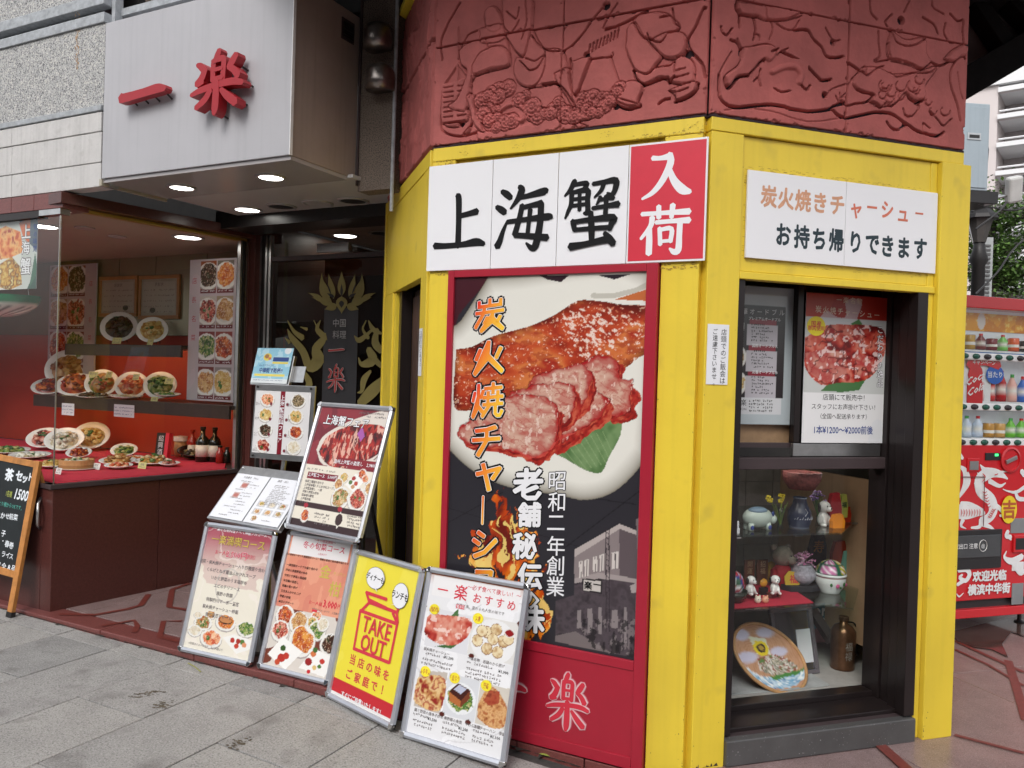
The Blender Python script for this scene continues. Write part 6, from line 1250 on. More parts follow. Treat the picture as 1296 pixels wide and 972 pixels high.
# board 5: おすすめ
def art5(A, fr, L):
    s = 3.33; m = lambda X_, Y_: fr.px(400 + X_ / s, 680 + Y_ / s, -.004); k = mpp(fr) / s
    X, Z, w, h = A.X, A.Z, A.w, A.h; zt = A.z0 + h; A.rect(0, 1, 0, 1, (236, 236, 238)); A.put((fbm(X * 5 + 3, Z * 7, 3) > .58), (246, 246, 248), .8); A.put((np.abs(fbm(X * 4, Z * 4 + 3, 2) - .5) < .006), (215, 214, 216), .8)
    t = np.clip((Z - zt + .05) / .05, 0, 1) * np.clip(np.abs(X - w * .55) / w * 1.9, .15, 1); A.put(t, (190, 120, 80), .55); A.rect(0, 1, zt - .008, zt, (150, 85, 50)); A.rect(A.x0 + .02, A.x0 + w - .02, zt - .095, zt - .012, (242, 240, 240))
    def photo(x0, y0, x1, y1, x2, y2, x3, y3, bgc, seed):
        A.poly([m(x0, y0), m(x1, y1), m(x2, y2), m(x3, y3)], bgc)
    photo(480, 290, 655, 335, 635, 495, 455, 455, (226, 226, 230), 1); photo(660, 325, 860, 365, 840, 540, 637, 500, (228, 226, 222), 2); photo(440, 560, 555, 570, 520, 745, 410, 710, (200, 190, 180), 3); photo(560, 570, 690, 605, 665, 780, 530, 745, (220, 222, 226), 4); photo(693, 610, 820, 640, 795, 810, 668, 785, (215, 208, 196), 5)
    for p in ((455, 290), (655, 500), (860, 365), (640, 780), (530, 745)): u, z = m(*p); A.ell(u, z, 14 * k, 10 * k, (90, 35, 25))
    m1 = [m(*p) for p in ((462, 370), (480, 325), (560, 330), (650, 345), (650, 400), (600, 450), (520, 450), (460, 410))]; mk = inpoly(X, Z, smooth_path(m1 + [m1[0]], 3)); A.poly([m(*p) for p in ((500, 460), (560, 450), (610, 440), (570, 470))], (70, 110, 60)); A.poly([m(*p) for p in ((570, 330), (600, 300), (600, 340))], (80, 120, 70)); A.pal(mk, [(130, 30, 28), (185, 60, 50), (215, 120, 100), (225, 160, 140)], 28, 4); A.put(mk & (fbm(X * 60, Z * 60, 2) > .68), (250, 225, 215), .7)
    u, z = m(745, 440); A.ell(u, z, 108 * k, 88 * k, (240, 240, 240)); rr_ = random.Random(4)
    for (X_, Y_) in ((680, 435), (720, 400), (760, 390), (745, 430), (790, 440), (810, 430), (720, 470), (765, 485), (700, 395)): u, z = m(X_, Y_); r = 27 * k; A.ell(u, z, r, r * .9, (150, 105, 65)); A.pal(A.em(u, z + .001, r * .93, r * .8), [(190, 150, 100), (232, 212, 170), (240, 226, 190)], 60, X_ % 7)
    u, z = m(815, 405); A.ell(u, z, 24 * k, 18 * k, (235, 230, 225)); A.ell(u, z, 20 * k, 13 * k, (150, 25, 30))
    m3 = [m(*p) for p in ((430, 590), (500, 580), (545, 600), (540, 680), (510, 735), (420, 700), (415, 650))]; mk = inpoly(X, Z, smooth_path(m3 + [m3[0]], 3)); A.pal(mk, [(150, 40, 35), (205, 150, 90), (235, 205, 150), (170, 60, 45), (230, 190, 130)], 36, 6)
    u, z = m(608, 680); A.ell(u, z, 74 * k, 62 * k, (238, 240, 242)); A.dish(u, z - .006, 62 * k, 'veg', 5, .7, plate=False); A.poly([m(*p) for p in ((560, 650), (600, 615), (650, 645), (610, 690))], (70, 30, 22)); A.poly([m(*p) for p in ((560, 650), (610, 690), (608, 718), (562, 690))], (185, 110, 60)); A.poly([m(*p) for p in ((610, 690), (650, 645), (648, 680), (608, 718))], (120, 60, 35)); A.poly([m(*p) for p in ((580, 640), (605, 622), (635, 640), (610, 662))], (190, 195, 215))
    m3 = [m(*p) for p in ((680, 760), (685, 700), (720, 640), (760, 640), (805, 720), (790, 800), (730, 800))]; mk = inpoly(X, Z, smooth_path(m3 + [m3[0]], 3)); A.pal(mk, [(150, 80, 45), (200, 140, 85), (225, 180, 125), (180, 105, 60)], 60, 8); m3 = [m(*p) for p in ((705, 690), (730, 645), (775, 650), (770, 700), (730, 710))]; A.pal(inpoly(X, Z, m3), [(130, 50, 35), (180, 90, 60), (160, 60, 40)], 50, 2)
    q = MB(); tex = (('一', 535, 222, 58), ('楽', 611, 234, 68))
    for ch, X_, Y_, s_ in tex: u, z = m(X_, Y_); q.text(ch, u, z, s_ * k, YT, off=.012)
    for i, ch in enumerate('おすすめ'): u, z = m(680 + 48 * i, 258 + 10 * i); q.text(ch, u, z, 44 * k, YT, off=.008)
    u, z = m(750, 228); q.text('～必ず食べて欲しい！～', u, z, 24 * k, YT, res=1); u, z = m(607, 293); q.box(u - .02, u + .022, YT - .0002, YT, z - .008, z + .008); L.append((q, REDINK))
    q = MB(); u, z = m(607, 293); q.text('看板料理', u, z, 16 * k, YT - .0006, res=1); L.append((q, WHITE))
    for i, (X_, Y_) in enumerate(((500, 303), (684, 342), (462, 565), (585, 593), (718, 625))):
        q = MB(); u, z = m(X_, Y_); q.flat([(u + cos(a / 16 * 2 * pi) * 26 * k, z + sin(a / 16 * 2 * pi) * 22 * k) for a in range(16)], YT - .0008); L.append((q, YELI)); q = MB(); q.text(('炭火焼', '一番', '人気', 'とろける', '限定')[i], u, z + .004, 13 * k, YT - .0014, res=1); q.text(('自慢の味', '人気', 'おすすめ', '旨さ', 'ご飯')[i], u, z - .006, 13 * k, YT - .0014, res=1); L.append((q, DRED))
    q = MB(); u, z = m(700, 305); q.text('創業以来、変わらぬ人気の味です', u - .01, z, 16 * k, YT, res=1)
    for (X_, Y_, t_, n_, w_) in ((455, 468, '炭火焼チャーシュー', 3, .155), (640, 508, '一楽名物　若鶏のから揚げ', 4, .165), (415, 725, '鶏と野菜の唐辛子炒め', 3, .10), (540, 760, '黒酢豚の角煮　やわらか煮', 3, .11), (665, 795, '五目チャーハン　季節限定', 3, .10)):
        u, z = m(X_, Y_); q.text(t_, u, z, 15 * k, YT, align='l', off=.01, res=1)
        for i in range(n_): u2_, z2_ = m(X_ - 3 * i - 4, Y_ + 17 + 17 * i + (8 if i > 0 else 0)); q.scrib(u2_, z2_, w_ * (1 if i else .7), 11.5 * k, YT, seed=int(X_) + i, dens=.9)
    L.append((q, SLATE))
    q = MB()
    for (X_, Y_, t_) in ((560, 500, '¥1,200'), (790, 560, '¥1,000'), (490, 760, '¥1,500'), (620, 800, '¥1,200'), (755, 835, '¥1,100')): u, z = m(X_, Y_ + 8); q.text(t_, u, z, 17 * k, YT - .0004, off=.015, res=1)
    L.append((q, INK))
board('menu_stand', 'white poster with five food photos in an aluminium frame nearest the camera', (-.417, 3.365), -29.9, 13.2, .508, .700, -.058, art5, legs=False)
# =================================================================== steel menu lectern behind the first frame
FL = Frame((-1.596, 4.31), -31.4, 0, -.001)
lec = Thing('menu_lectern', 'stainless menu lectern with sloping case of white menu sheets and an upright photo menu', 'lectern', FL)
fs = Frame((-1.596, 4.31), -31.4, 41.5, .66); ws, hs = .531, .291
lec.part('sloping_case', bx(-.006, ws + .006, .002, .03, -.008, hs + .05), STEEL, fs, bevel=.003)
for n_, (x0, x1) in enumerate(((.006, ws * .5 - .004), (ws * .5 + .004, ws - .006))):
    A = Art(x1 - x0, hs - .01, .0036, (238, 240, 246), x0=x0, z0=.005)
    rr_ = random.Random(n_)
    if n_ == 0:
        for (u, v, r) in ((.42, .74, .026), (.36, .52, .024)): A.rect(x0 + u * A.w - r, x0 + u * A.w + r, v * hs - r * .7, v * hs + r * .7, (205, 175, 170)); A.ell(x0 + u * A.w, v * hs, r * .8, r * .5, (190, 120, 110))
    else:
        for u in (.2, .5, .8):
            for v in (.42, .26): A.rect(x0 + u * A.w - .03, x0 + u * A.w + .03, v * hs - .018, v * hs + .018, (205, 205, 208)); A.dish(x0 + u * A.w, v * hs, .022, rr_.choice(['fried', 'noodle', 'white', 'mix']), int(u * 10 + v * 30), .7)
        A.dish(x0 + .06, .035, .022, 'mix', 4, .7)
    sh = lec.part('menu_sheet', A.mesh('menu_sheet', VPRINT, -.001), VPRINT, fs)
    q = MB();
    if n_ == 0: q.text('お品書き　Menu', x0 + .12, hs - .025, .016, -.002, res=1)
    else: q.text('飲茶・点心', x0 + .10, hs - .022, .016, -.002, res=1); q.text('Lunch Menu', x0 + .15, .03, .012, -.002, res=1)
    for i in range(13): q.scrib(x0 + .02 + (0.1 if (n_ == 0 and i % 3) else .04), hs - .05 - (.018 if n_ == 0 else .010) * i, rr_.uniform(.06, .15 if n_ else .1), .0075, -.002, seed=i, dens=.9)
    lec.part('lettering', q, SLATE, fs)
for x in (.02, ws - .02): lec.part('cover_knob', MB().lathe([(.008, 0), (.008, .006), (0, .008)], x, -.004, hs + .025, 10), STEEL, fs)
pl = fs.m @ Vector((ws * .5, .03, .15)); pl = FL.m.inverted() @ pl
lec.part('post', MB().tube([(pl.x, pl.y + .05, .02), (pl.x, pl.y + .05, .68)], .028, 12), STEEL); lec.part('post', MB().tube([(pl.x, pl.y + .09, .5), (pl.x, pl.y + .19, 1.2)], .014, 10), STEEL)
lec.part('base_plate', MB().lathe([(.2, 0), (.2, .012), (.05, .03), (0, .03)], pl.x, pl.y + .05, 0, 24), STEEL)
fu = Frame(FA.m @ Vector((0, .33, 0)), RZ + 4, 4)
uL, zB = fu.px(316, 579); uR, zT = fu.px(401, 489)
lec.part('upright_plate', bx(uL, uR - .01, .002, .012, zB, zT), STEEL, fu, bevel=.002)
A = Art(uR - uL - .045, zT - zB - .065, .0034, (228, 226, 226), x0=uL + .012, z0=zB + .03); xc = A.x0 + A.w * .5
A.rect(xc - .017, xc + .017, 0, 3, (128, 22, 40))
for i in range(4):
    for sd in (0, 1): A.dish(A.x0 + A.w * (.20 + (.02 if i % 2 else 0)) + sd * A.w * .56, A.z0 + A.h * (.12 + .245 * i), .048, ['meat', 'white', 'dark', 'crab', 'noodle', 'noodle', 'prawn', 'mush'][i * 2 + sd], i * 3 + sd, .8)
for i in range(4):
    for sd in (0, 1): A.ell(A.x0 + A.w * (.32 if sd == 0 else .62) - .01, A.z0 + A.h * (.06 + .245 * i), .009, .009, (120, 20, 45))
lec.part('photo_menu', A.mesh('photo_menu', VPRINT, -.001), VPRINT, fu)
q = MB(); q.text('上海蟹紹興フェア', xc, A.z0 + A.h - .02, .031, -.002, vert=True, off=.01, res=1); lec.part('lettering', q, WHITE, fu)
q = MB()
for i in range(4):
    for sd in (0, 1):
        for j in range(3): q.scrib(A.x0 + (.005 if sd == 0 else A.w * .60), A.z0 + A.h * (.245 * i) + .012 + .006 * j, .03, .006, -.002, seed=i + j)
lec.part('lettering', q, SLATE, fu)
for x in (uL + .02, uR - .035):
    for z in (zT - .014, zB + .014): lec.part('plate_screw', MB().lathe([(.007, 0), (.007, .004), (0, .006)], 0, 0, 0, 10), BLACK, fu.sub(x, 0, z, 0, -90), parent=None)
# leaflet holder with blue flyers on top
fh = Frame(FA.m @ Vector((0, .36, 0)), RZ - 2, 14); u0, z0 = fh.px(317, 484); u1, z1_ = fh.px(374, 441)
h_ = Thing('leaflet_box', 'light blue leaflets in a clear holder on top of the steel lectern', 'leaflets', fh.sub(u0, 0, z0))
sc = u1 - u0 - .012
h_.part('holder', bx(-.008, sc + .012, .006, .03, -.012, (z1_ - z0) * .8), STEEL, bevel=.002); h_.part('side_plate', bx(sc + .005, sc + .10, .03, .034, .02, .12), STEEL)
A = Art(sc, z1_ - z0, .003, (150, 205, 228)); A.put(fbm(A.X * 25, A.Z * 25, 3) > .56, (190, 226, 240), .8); A.ell(sc * .33, A.h * .74, .035, .024, (235, 215, 90)); A.ell(sc * .31, A.h * .76, .018, .014, (170, 120, 80)); A.ell(sc * .4, A.h * .7, .012, .01, (220, 120, 90)); A.rect(sc * .5, sc * .93, A.h * .62, A.h * .74, (40, 70, 140)); A.rect(sc * .5, sc * .93, A.h * .55, A.h * .61, (235, 215, 80)); A.rect(sc * .06, sc * .9, A.h * .2, A.h * .26, (240, 225, 110)); A.rect(0, 1, 0, A.h * .12, (232, 240, 242)); A.ell(sc * .86, A.h * .93, .028, .022, (236, 240, 244))
h_.part('leaflet', A.mesh('leaflet', VPRINT, -.001), VPRINT)
q = MB(); q.text('中華街で乾杯!!', sc * .5, A.h * .36, .034, -.002, off=.03, sx=.9, res=1); q.text('みんなでワイワイ', sc * .35, A.h * .5, .016, -.002, res=1); q.scrib(.02, A.h * .08, sc * .8, .006, -.002); h_.part('lettering', q, NAVY)
# =================================================================== chalkboard at the left edge
OAK = mat('orange_oak', (.52, .22, .06), .4, var=.25, vscale=14, streak=.5); CHK = mat('chalkboard_black', (.012, .016, .018), .5, var=.3); CHW = mat('white_chalk', (.80, .84, .88), .6); CHY = mat('yellow_chalk', (.45, .50, .10), .6); CHG = mat('green_chalk', (.10, .42, .34), .6)
pr = WORLD.pz(16, 782, -.025); FCB0 = Frame(pr, -24, 0, -.025); FCB = Frame(pr, -24, 7, -.025).sub(0, 0, 0, 0, 0, 3.5)
HB = .905
cb = Thing('chalkboard', 'orange wooden A-frame chalkboard with white handwritten lunch set prices at the left edge', 'chalkboard', FCB0); c_ = FCB
zr = FCB.px(20, 727)[1]
cb.part('leg', bx(-.042, 0, -.012, .012, .03, HB), OAK, c_, bevel=.002); cb.part('leg', bx(-.60, -.56, -.012, .012, .03, HB), OAK, c_, bevel=.002)
for x in (-.041, -.599): cb.part('rubber_foot', bx(x - .002, x + .042, -.014, .014, 0, .03), BLACK, c_)
cb.part('top_rail', bx(-.559, -.043, -.011, .011, HB - .04, HB - .004), OAK, c_, bevel=.002); cb.part('bottom_rail', bx(-.559, -.043, -.011, .011, zr - .02, zr + .02), OAK, c_, bevel=.002)
cb.part('black_panel', bx(-.559, -.043, -.004, .008, zr + .021, HB - .041), CHK, c_)
for x in (-.041, -.599):
    a = FCB0.m.inverted() @ (c_.m @ Vector((x + .02, .012, HB - .05))); cb.part('rear_leg', MB().tube([tuple(a), (a.x, a.y + .28, .004)], .012, 6), OAK, FCB0)
mcb = lambda X_, Y_: c_.px(X_ / 4.05, 560 + Y_ / 4.05, -.005); k = c_.ppm(-.1, 0, .6) / 4.05
q = MB()
for ch, X_, Y_, s_ in (('飲', -42, 156, 80), ('茶', 48, 166, 66), ('セ', 98, 172, 58), ('ッ', 128, 184, 50), ('ト', 158, 178, 46)): u, z = mcb(X_, Y_); q.text(ch, u, z, s_ * k, -.0052, off=.045)
u, z = mcb(116, 268); q.text('1500,', u, z, 74 * k, -.0052, off=.03, sx=.75, slant=.15)
for ch, X_, Y_, s_ in (('お', -36, 366, 38), ('ま', -10, 370, 38), ('か', 15, 375, 36), ('せ', 38, 378, 34), ('前', 58, 380, 34), ('菜', 80, 384, 34), ('餃', -20, 462, 36), ('子', 18, 466, 36), ('・', 15, 505, 36), ('春', 36, 520, 36), ('巻', 58, 528, 36), ('・', -6, 566, 36), ('ラ', 18, 572, 34), ('イ', 40, 578, 34), ('ス', 58, 584, 32), ('(', -2, 628, 44), ('全', 20, 635, 36), ('8', 46, 640, 40), ('品', 68, 645, 34), (')', 88, 648, 44)): u, z = mcb(X_, Y_); q.text(ch, u, z, s_ * k, -.0052, off=.022, res=1)
cb.part('lettering', q, CHW, c_)
q = MB(); u, z = mcb(48, 264); q.text('1名様', u, z, 34 * k, -.0052, off=.01, sx=.6, res=1); cb.part('lettering', q, CHY, c_)
q = MB(); u, z = mcb(45, 322); q.text('おひとり様からOKです。', u - .01, z, 26 * k, -.0052, off=.01, sx=.8, res=1); cb.part('lettering', q, CHG, c_)
# steel hoop handle on the plinth behind the board
hx, hz = FM.px(47, 650, -.02); q = MB(); q.tube([(hx, 0, hz + .09), (hx + .03, -.035, hz + .06), (hx + .045, -.045, hz), (hx + .03, -.035, hz - .06), (hx, 0, hz - .09)], .009, 8); rp('hoop_handle', q, STEEL, smooth=True)
# =================================================================== restaurant window display
CER = VGLAZE
FOODM = vmat('glazed_food', .3, .6, bump=.5, bscale=70)
WH = lin((226, 226, 222));
def ray_on(x, y, z=None, w=None):
    if w is None: u, ww = FM.pz(x, y, z); return u, ww, z
    u, zz = FM.px(x, y, w); return u, w, zz
def foodheap(q, r, hgt, kind, seed, n=26, cz=.0):
    """irregular heap of food pieces in the bowl, colours per piece"""
    rnd = random.Random(seed); P = [lin(tuple(int(v * .88) for v in p)) for p in FOOD[kind]]
    V = []; C = []; R_, K = 6, 18
    for i in range(R_ + 1):
        for k in range(K):
            t = i / R_; rad = r * t; V.append((rad * cos(2 * pi * k / K), rad * sin(2 * pi * k / K), cz + hgt * (1 - t * t) + rnd.uniform(-.14, .14) * hgt * (t < 1))); C.append(rnd.choice(P))
    q.add(V, [(i * K + k, i * K + (k + 1) % K, (i + 1) * K + (k + 1) % K, (i + 1) * K + k) for i in range(R_) for k in range(K)][::1], C)
    for i in range(n):
        a, d = rnd.random() * 6.28, sqrt(rnd.random()) * r * .85; s_ = r * rnd.uniform(.10, .24); z = cz + hgt * (1 - (d / r) ** 2) + s_ * .2
        q.ball(d * cos(a), d * sin(a), z, s_, s_ * rnd.uniform(.6, 1), s_ * rnd.uniform(.4, .8), c=rnd.choice(P), n=8, lump=.5, seed=seed * 31 + i)
    if kind in ('veg', 'mix', 'noodle', 'meat', 'white'):
        for i in range(5): a, d = rnd.random() * 6.28, rnd.random() * r * .4; q.ball(d * cos(a), d * sin(a), cz + hgt + .003, r * .16, r * .1, r * .08, c=lin((50, 95, 40)), n=6, lump=.6, seed=i)
def plate_prof(r, depth, rim=None, c=WH):
    rc = rim or c
    return [(0, 0, c), (r * .45, 0, c), (r * .5, .004, c), (r * .8, depth * .55, c), (r, depth, rc), (r * .985, depth + .003, rc), (r * .78, depth * .62, c), (r * .5, .009, c), (0, .008, c)]
def dish(label, x, y, rpx, kind, seed, z=None, w=None, tilt=0, depth=.02, heap=.35, rim=None, dark=False, sx=1.0, group='sample dishes in the restaurant window', turn=42.):
    u, ww, zz = ray_on(x, y, z, w); r = rpx * FM.ppm(u, ww, zz);
    fr = FM.sub(u, ww, zz + (r * sin(radians(tilt)) if z is not None else 0)); ft = FM.sub(u, ww, zz + (r * sin(radians(tilt)) * .9 if z is not None else 0), rz=turn, tilt=-tilt)
    t = Thing('dish', label, 'dish', fr, group); c = lin((22, 20, 20)) if dark else WH
    q = MB(); q.lathe(plate_prof(r, depth * (2.2 if dark else 1), rim, c), n=32, sx=sx); t.part('plate' if not dark else 'black_bowl', q, CER, ft, smooth=True)
    q = MB(); foodheap(q, r * .76, r * heap * 1.15, kind, seed, cz=.010); t.part('food', q, FOODM, ft, smooth=True)
    if tilt > 20:
        q = MB(); a = ft.m @ Vector((0, r * .55, -.006)); li = fr.m.inverted(); a = li @ a; base = -r * sin(radians(tilt)) * (.9 if z is None else .9)
        q.tube([(a.x - .02, a.y, a.z), (a.x - .02, a.y + .05, base)], .004, 6); q.tube([(a.x + .02, a.y, a.z), (a.x + .02, a.y + .05, base)], .004, 6); t.part('wire_stand', q, BLACK, fr)
    return t
W2, W3 = 1.36, 1.28
dish('glossy brown meat and broccoli on a white plate, left on the upper shelf', 151, 415, 22, 'dark', 1, w=1.34, tilt=62, heap=.22)
dish('noodle salad with vegetables on a white plate, right on the upper shelf', 193, 419, 19, 'noodle', 2, w=1.34, tilt=62, heap=.22)
dish('large empty looking white platter standing at the left of the middle shelf', 87, 468, 27, 'fried', 3, w=1.50, tilt=66, heap=.08)
dish('crab pieces on a low white plate at the left end of the middle shelf', 62, 491, 20, 'crab', 4, w=1.34, tilt=30, heap=.35)
dish('heaped fried crab on a white oval plate, middle shelf', 97, 489, 24, 'crab', 5, w=1.30, tilt=35, heap=.5)
dish('red and green stir fry on a tilted white plate, middle shelf', 129, 486, 20, 'mix', 6, w=1.32, tilt=58)
dish('orange prawn dish with green garnish on a tilted plate, middle shelf', 167, 489, 20, 'prawn', 7, w=1.32, tilt=58)
dish('green vegetables on a tilted white plate at the right of the middle shelf', 203, 489, 20, 'veg', 8, w=1.32, tilt=58)
dish('flat white plate with dark sauce at the front of the middle shelf', 119, 503, 22, 'dark', 9, w=1.24, tilt=6, heap=.12)
dish('flat white empty plate at the front right of the middle shelf', 160, 504, 20, 'white', 10, w=1.22, tilt=4, heap=.04)
dish('small white plate at the right end of the middle shelf', 212, 502, 16, 'veg', 11, w=1.24, tilt=5, heap=.1)
ZT_ = .748
dish('plate of greens at the far left of the red table', 12, 574, 24, 'veg', 12, z=ZT_, tilt=4, heap=.15)
dish('oval white plate in front at the left of the red table', 38, 580, 24, 'white', 22, z=ZT_, tilt=4, heap=.06)
dish('tilted white bowl of minced meat salad on the red table', 58, 568, 22, 'meat', 13, z=ZT_, tilt=30, depth=.035)
dish('tilted white bowl of rice porridge on the red table', 82, 572, 23, 'white', 14, z=ZT_, tilt=34, depth=.04)
dish('tilted white bowl of noodles with greens on the red table', 116, 569, 22, 'noodle', 15, z=ZT_, tilt=46, depth=.04)
dish('spring rolls with leafy garnish on a white plate on the red table', 149, 588, 22, 'fried', 16, z=ZT_, tilt=6, heap=.3)
dish('dumplings with lettuce on a small plate behind the chalkboard corner', 66, 592, 18, 'noodle', 17, z=ZT_, tilt=4, heap=.3)
dish('fried cubes and salad on a white plate on the red table', 194, 588, 22, 'mix', 18, z=ZT_, tilt=4, heap=.35)
dish('white tilted plate behind the spring rolls', 157, 578, 16, 'veg', 19, z=ZT_, tilt=25, heap=.15)
dish('shrimp fritters on a small white dish at the front of the red table', 150, 593, 17, 'prawn', 20, z=ZT_, tilt=3, heap=.2)
dish('small plate of pickles behind the bamboo steamer', 100, 580, 15, 'crab', 31, z=ZT_, tilt=20, heap=.3)
dish('small bowl of red sauce between the spring rolls and the cubes', 171, 583, 11, 'soup', 32, z=ZT_, tilt=5, heap=.2)
dish('small plate of sliced meat near the black and red box', 214, 590, 13, 'meat', 33, z=ZT_, tilt=4, heap=.25)
dish('black stoneware bowl of braised greens at the right of the red table', 246, 581, 21, 'mush', 21, z=ZT_, tilt=14, dark=True, heap=.15)
# bamboo steamer
BAM = mat('bamboo_wood', (.50, .27, .11), .5, var=.2, vscale=30)
u, w_ = FM.pz(97, 593, ZT_); r = 20 * FM.ppm(u, w_, ZT_); t = Thing('bamboo_steamer', 'round bamboo steamer on a white plate on the red table', 'steamer', FM.sub(u, w_, ZT_))
t.part('basket', MB().lathe([(0, .006), (r, .006), (r * 1.01, .03), (r, .062), (r * .92, .062), (r * .92, .05), (0, .05)], n=32), BAM, smooth=False); t.part('band', MB().lathe([(r * 1.02, .012), (r * 1.03, .015), (r * 1.03, .026), (r * 1.02, .03)], n=32), mat('bamboo_dark', (.32, .15, .05), .5)); t.part('plate', MB().lathe([(0, 0), (r * 1.2, .002), (r * 1.25, .008), (0, .006)], n=32), mat('white_ceramic', (.74, .74, .72), .2))
q = MB(); foodheap(q, r * .8, .012, 'white', 3, cz=.05, n=10); t.part('food', q, FOODM, smooth=True)
# bottles, jar, box
DG = mat('dark_bottle_glass', (.012, .014, .012), .08); PAPL = mat('label_paper', (.62, .58, .5), .5, var=.15, vscale=60); REDL = mat('red_sauce', (.30, .02, .015), .2)
def bottle(label, x, y, hpx, rpx, mt, lab=None, neck=.3, grp=None):
    u, w_ = FM.pz(x, y, ZT_); k = FM.ppm(u, w_, ZT_); h = hpx * k; r = rpx * k; t = Thing('bottle', label, 'bottle', FM.sub(u, w_, ZT_), grp)
    t.part('body', MB().lathe([(0, 0), (r, .002), (r, h * .55), (r * .8, h * .66), (r * neck, h * .76), (r * neck, h * .97), (0, h * .97)], n=20), mt, smooth=True); t.part('cap', MB().lathe([(r * neck * 1.2, h * .92), (r * neck * 1.2, h), (0, h)], n=16), BLACK if lab != 'w' else REDL, smooth=False)
    if lab: t.part('label', MB().lathe([(r * 1.01, h * .15), (r * 1.01, h * .48)], n=20), PAPL, smooth=True)
bottle('tall black wine bottle, left of two behind the black bowl', 256, 584, 44, 8.5, DG, 'x', .35, 'dark bottles in the window'); bottle('tall black wine bottle, right of two behind the black bowl', 271, 584, 43, 8, DG, 'x', .35, 'dark bottles in the window')
bottle('small red sauce bottle with a pale label', 243, 580, 36, 5.5, REDL, 'w', .4); bottle('tiny clear red cruet near the window post', 278, 586, 22, 5, REDL, None, .5, 'cruets by the window post'); bottle('tiny dark cruet beside the window post', 287, 586, 20, 4.5, DG, None, .5, 'cruets by the window post')
u, w_ = FM.pz(228, 578, ZT_); k = FM.ppm(u, w_, ZT_); t = Thing('ceramic_jar', 'small cream jar with a white lid on the red table', 'jar', FM.sub(u, w_, ZT_)); t.part('body', MB().lathe([(0, 0), (6 * k, 0), (8 * k, 10 * k), (7 * k, 20 * k), (0, 20 * k)], n=20), mat('cream_brown_glaze', (.42, .25, .12), .3, var=.3, vscale=20), smooth=True); t.part('lid', MB().lathe([(8.5 * k, 20 * k), (8.5 * k, 26 * k), (0, 27 * k)], n=20), mat('white_ceramic', (.74, .74, .72), .2))
u, w_ = FM.pz(205, 581, ZT_); k = FM.ppm(u, w_, ZT_); t = Thing('drink_carton', 'black and red bottle box standing on the red table', 'box', FM.sub(u, w_, ZT_, rz=12, tilt=8)); t.part('carton', bx(-9 * k, 9 * k, -.02, .02, 0, 33 * k), BLACK); t.part('side_band', bx(4 * k, 9.2 * k, -.021, .021, 0, 33 * k), REDINK); q = MB(); q.text('紹興酒', -2 * k, 30 * k, 8 * k, -.0215, vert=True, res=1); t.part('lettering', q, WHITE)
# name cards
CARD = mat('yellow_green_card', (.62, .60, .25), .6, var=.05); CARDW = mat('white_card', (.75, .75, .72), .6, var=.04)
names = ['牛バラ', '冷麺', '蟹炒め', '酢豚', '海老チリ', '青菜', '点心', '炒飯', '春巻', '豚足', '湯麺', '焼売', '小籠包', '唐揚']
for i, (x, y, mt__, w_, z_) in enumerate(((147, 431, CARD, 1.255, None), (189, 433, CARD, 1.255, None), (117, 474, CARD, 1.27, None), (137, 474, CARD, 1.27, None), (171, 477, CARD, 1.27, None), (213, 482, CARD, 1.27, None), (82, 504, CARD, 1.18, None), (194, 506, CARD, 1.18, None), (73, 600, CARDW, None, ZT_), (121, 594, CARDW, None, ZT_), (179, 593, CARD, None, ZT_))):
    if z_: u, w2 = FM.pz(x, y, z_); zz = z_
    else: u, zz = FM.px(x, y + 4, w_); w2 = w_
    k = FM.ppm(u, w2, zz); t = Thing('name_card', 'small %s price card, %s' % ('white' if mt__ is CARDW else 'yellow', ('under the meat plate on the upper shelf', 'under the noodle salad on the upper shelf', 'above the heaped crab plate', 'above the red and green stir fry', 'above the prawn dish', 'above the green vegetables', 'at the left front of the middle shelf', 'at the right front of the middle shelf', 'beside the bamboo steamer near the glass corner', 'between the steamer and the spring rolls', 'in front of the fried cubes')[i]), 'price card', FM.sub(u, w2, zz, rz=random.Random(i).uniform(-15, 15), tilt=15), 'price cards in the restaurant window')
    t.part('card', bx(-7 * k, 7 * k, 0, .001, 0, 8 * k), mt__); q = MB(); q.text(names[i], 0, 5.3 * k, 3.6 * k, -.0005, res=1); q.scrib(-5.5 * k, 2 * k, 10 * k, 1.8 * k, -.0005, seed=i); t.part('lettering', q, SLATE)
for i, (x0, y0, x1, y1) in enumerate(((78, 511, 94, 525), (144, 513, 170, 527))):
    w2 = 1.166; u0, z0 = FM.px(x0, y1, w2); u1, z1_ = FM.px(x1, y0, w2); t = Thing('shelf_notice', 'white printed notice hanging on the middle shelf edge, ' + ('left and narrower' if i == 0 else 'right and wider'), 'notice', FM.sub(u0, w2, z0), 'notices on the shelf edge')
    t.part('sheet', bx(0, u1 - u0, 0, .001, 0, z1_ - z0), WHITEP); q = MB()
    for j in range(3): q.scrib(.006, (z1_ - z0) * (.75 - .26 * j), u1 - u0 - .016, .011, -.0006, seed=i * 5 + j)
    t.part('lettering', q, NAVY)
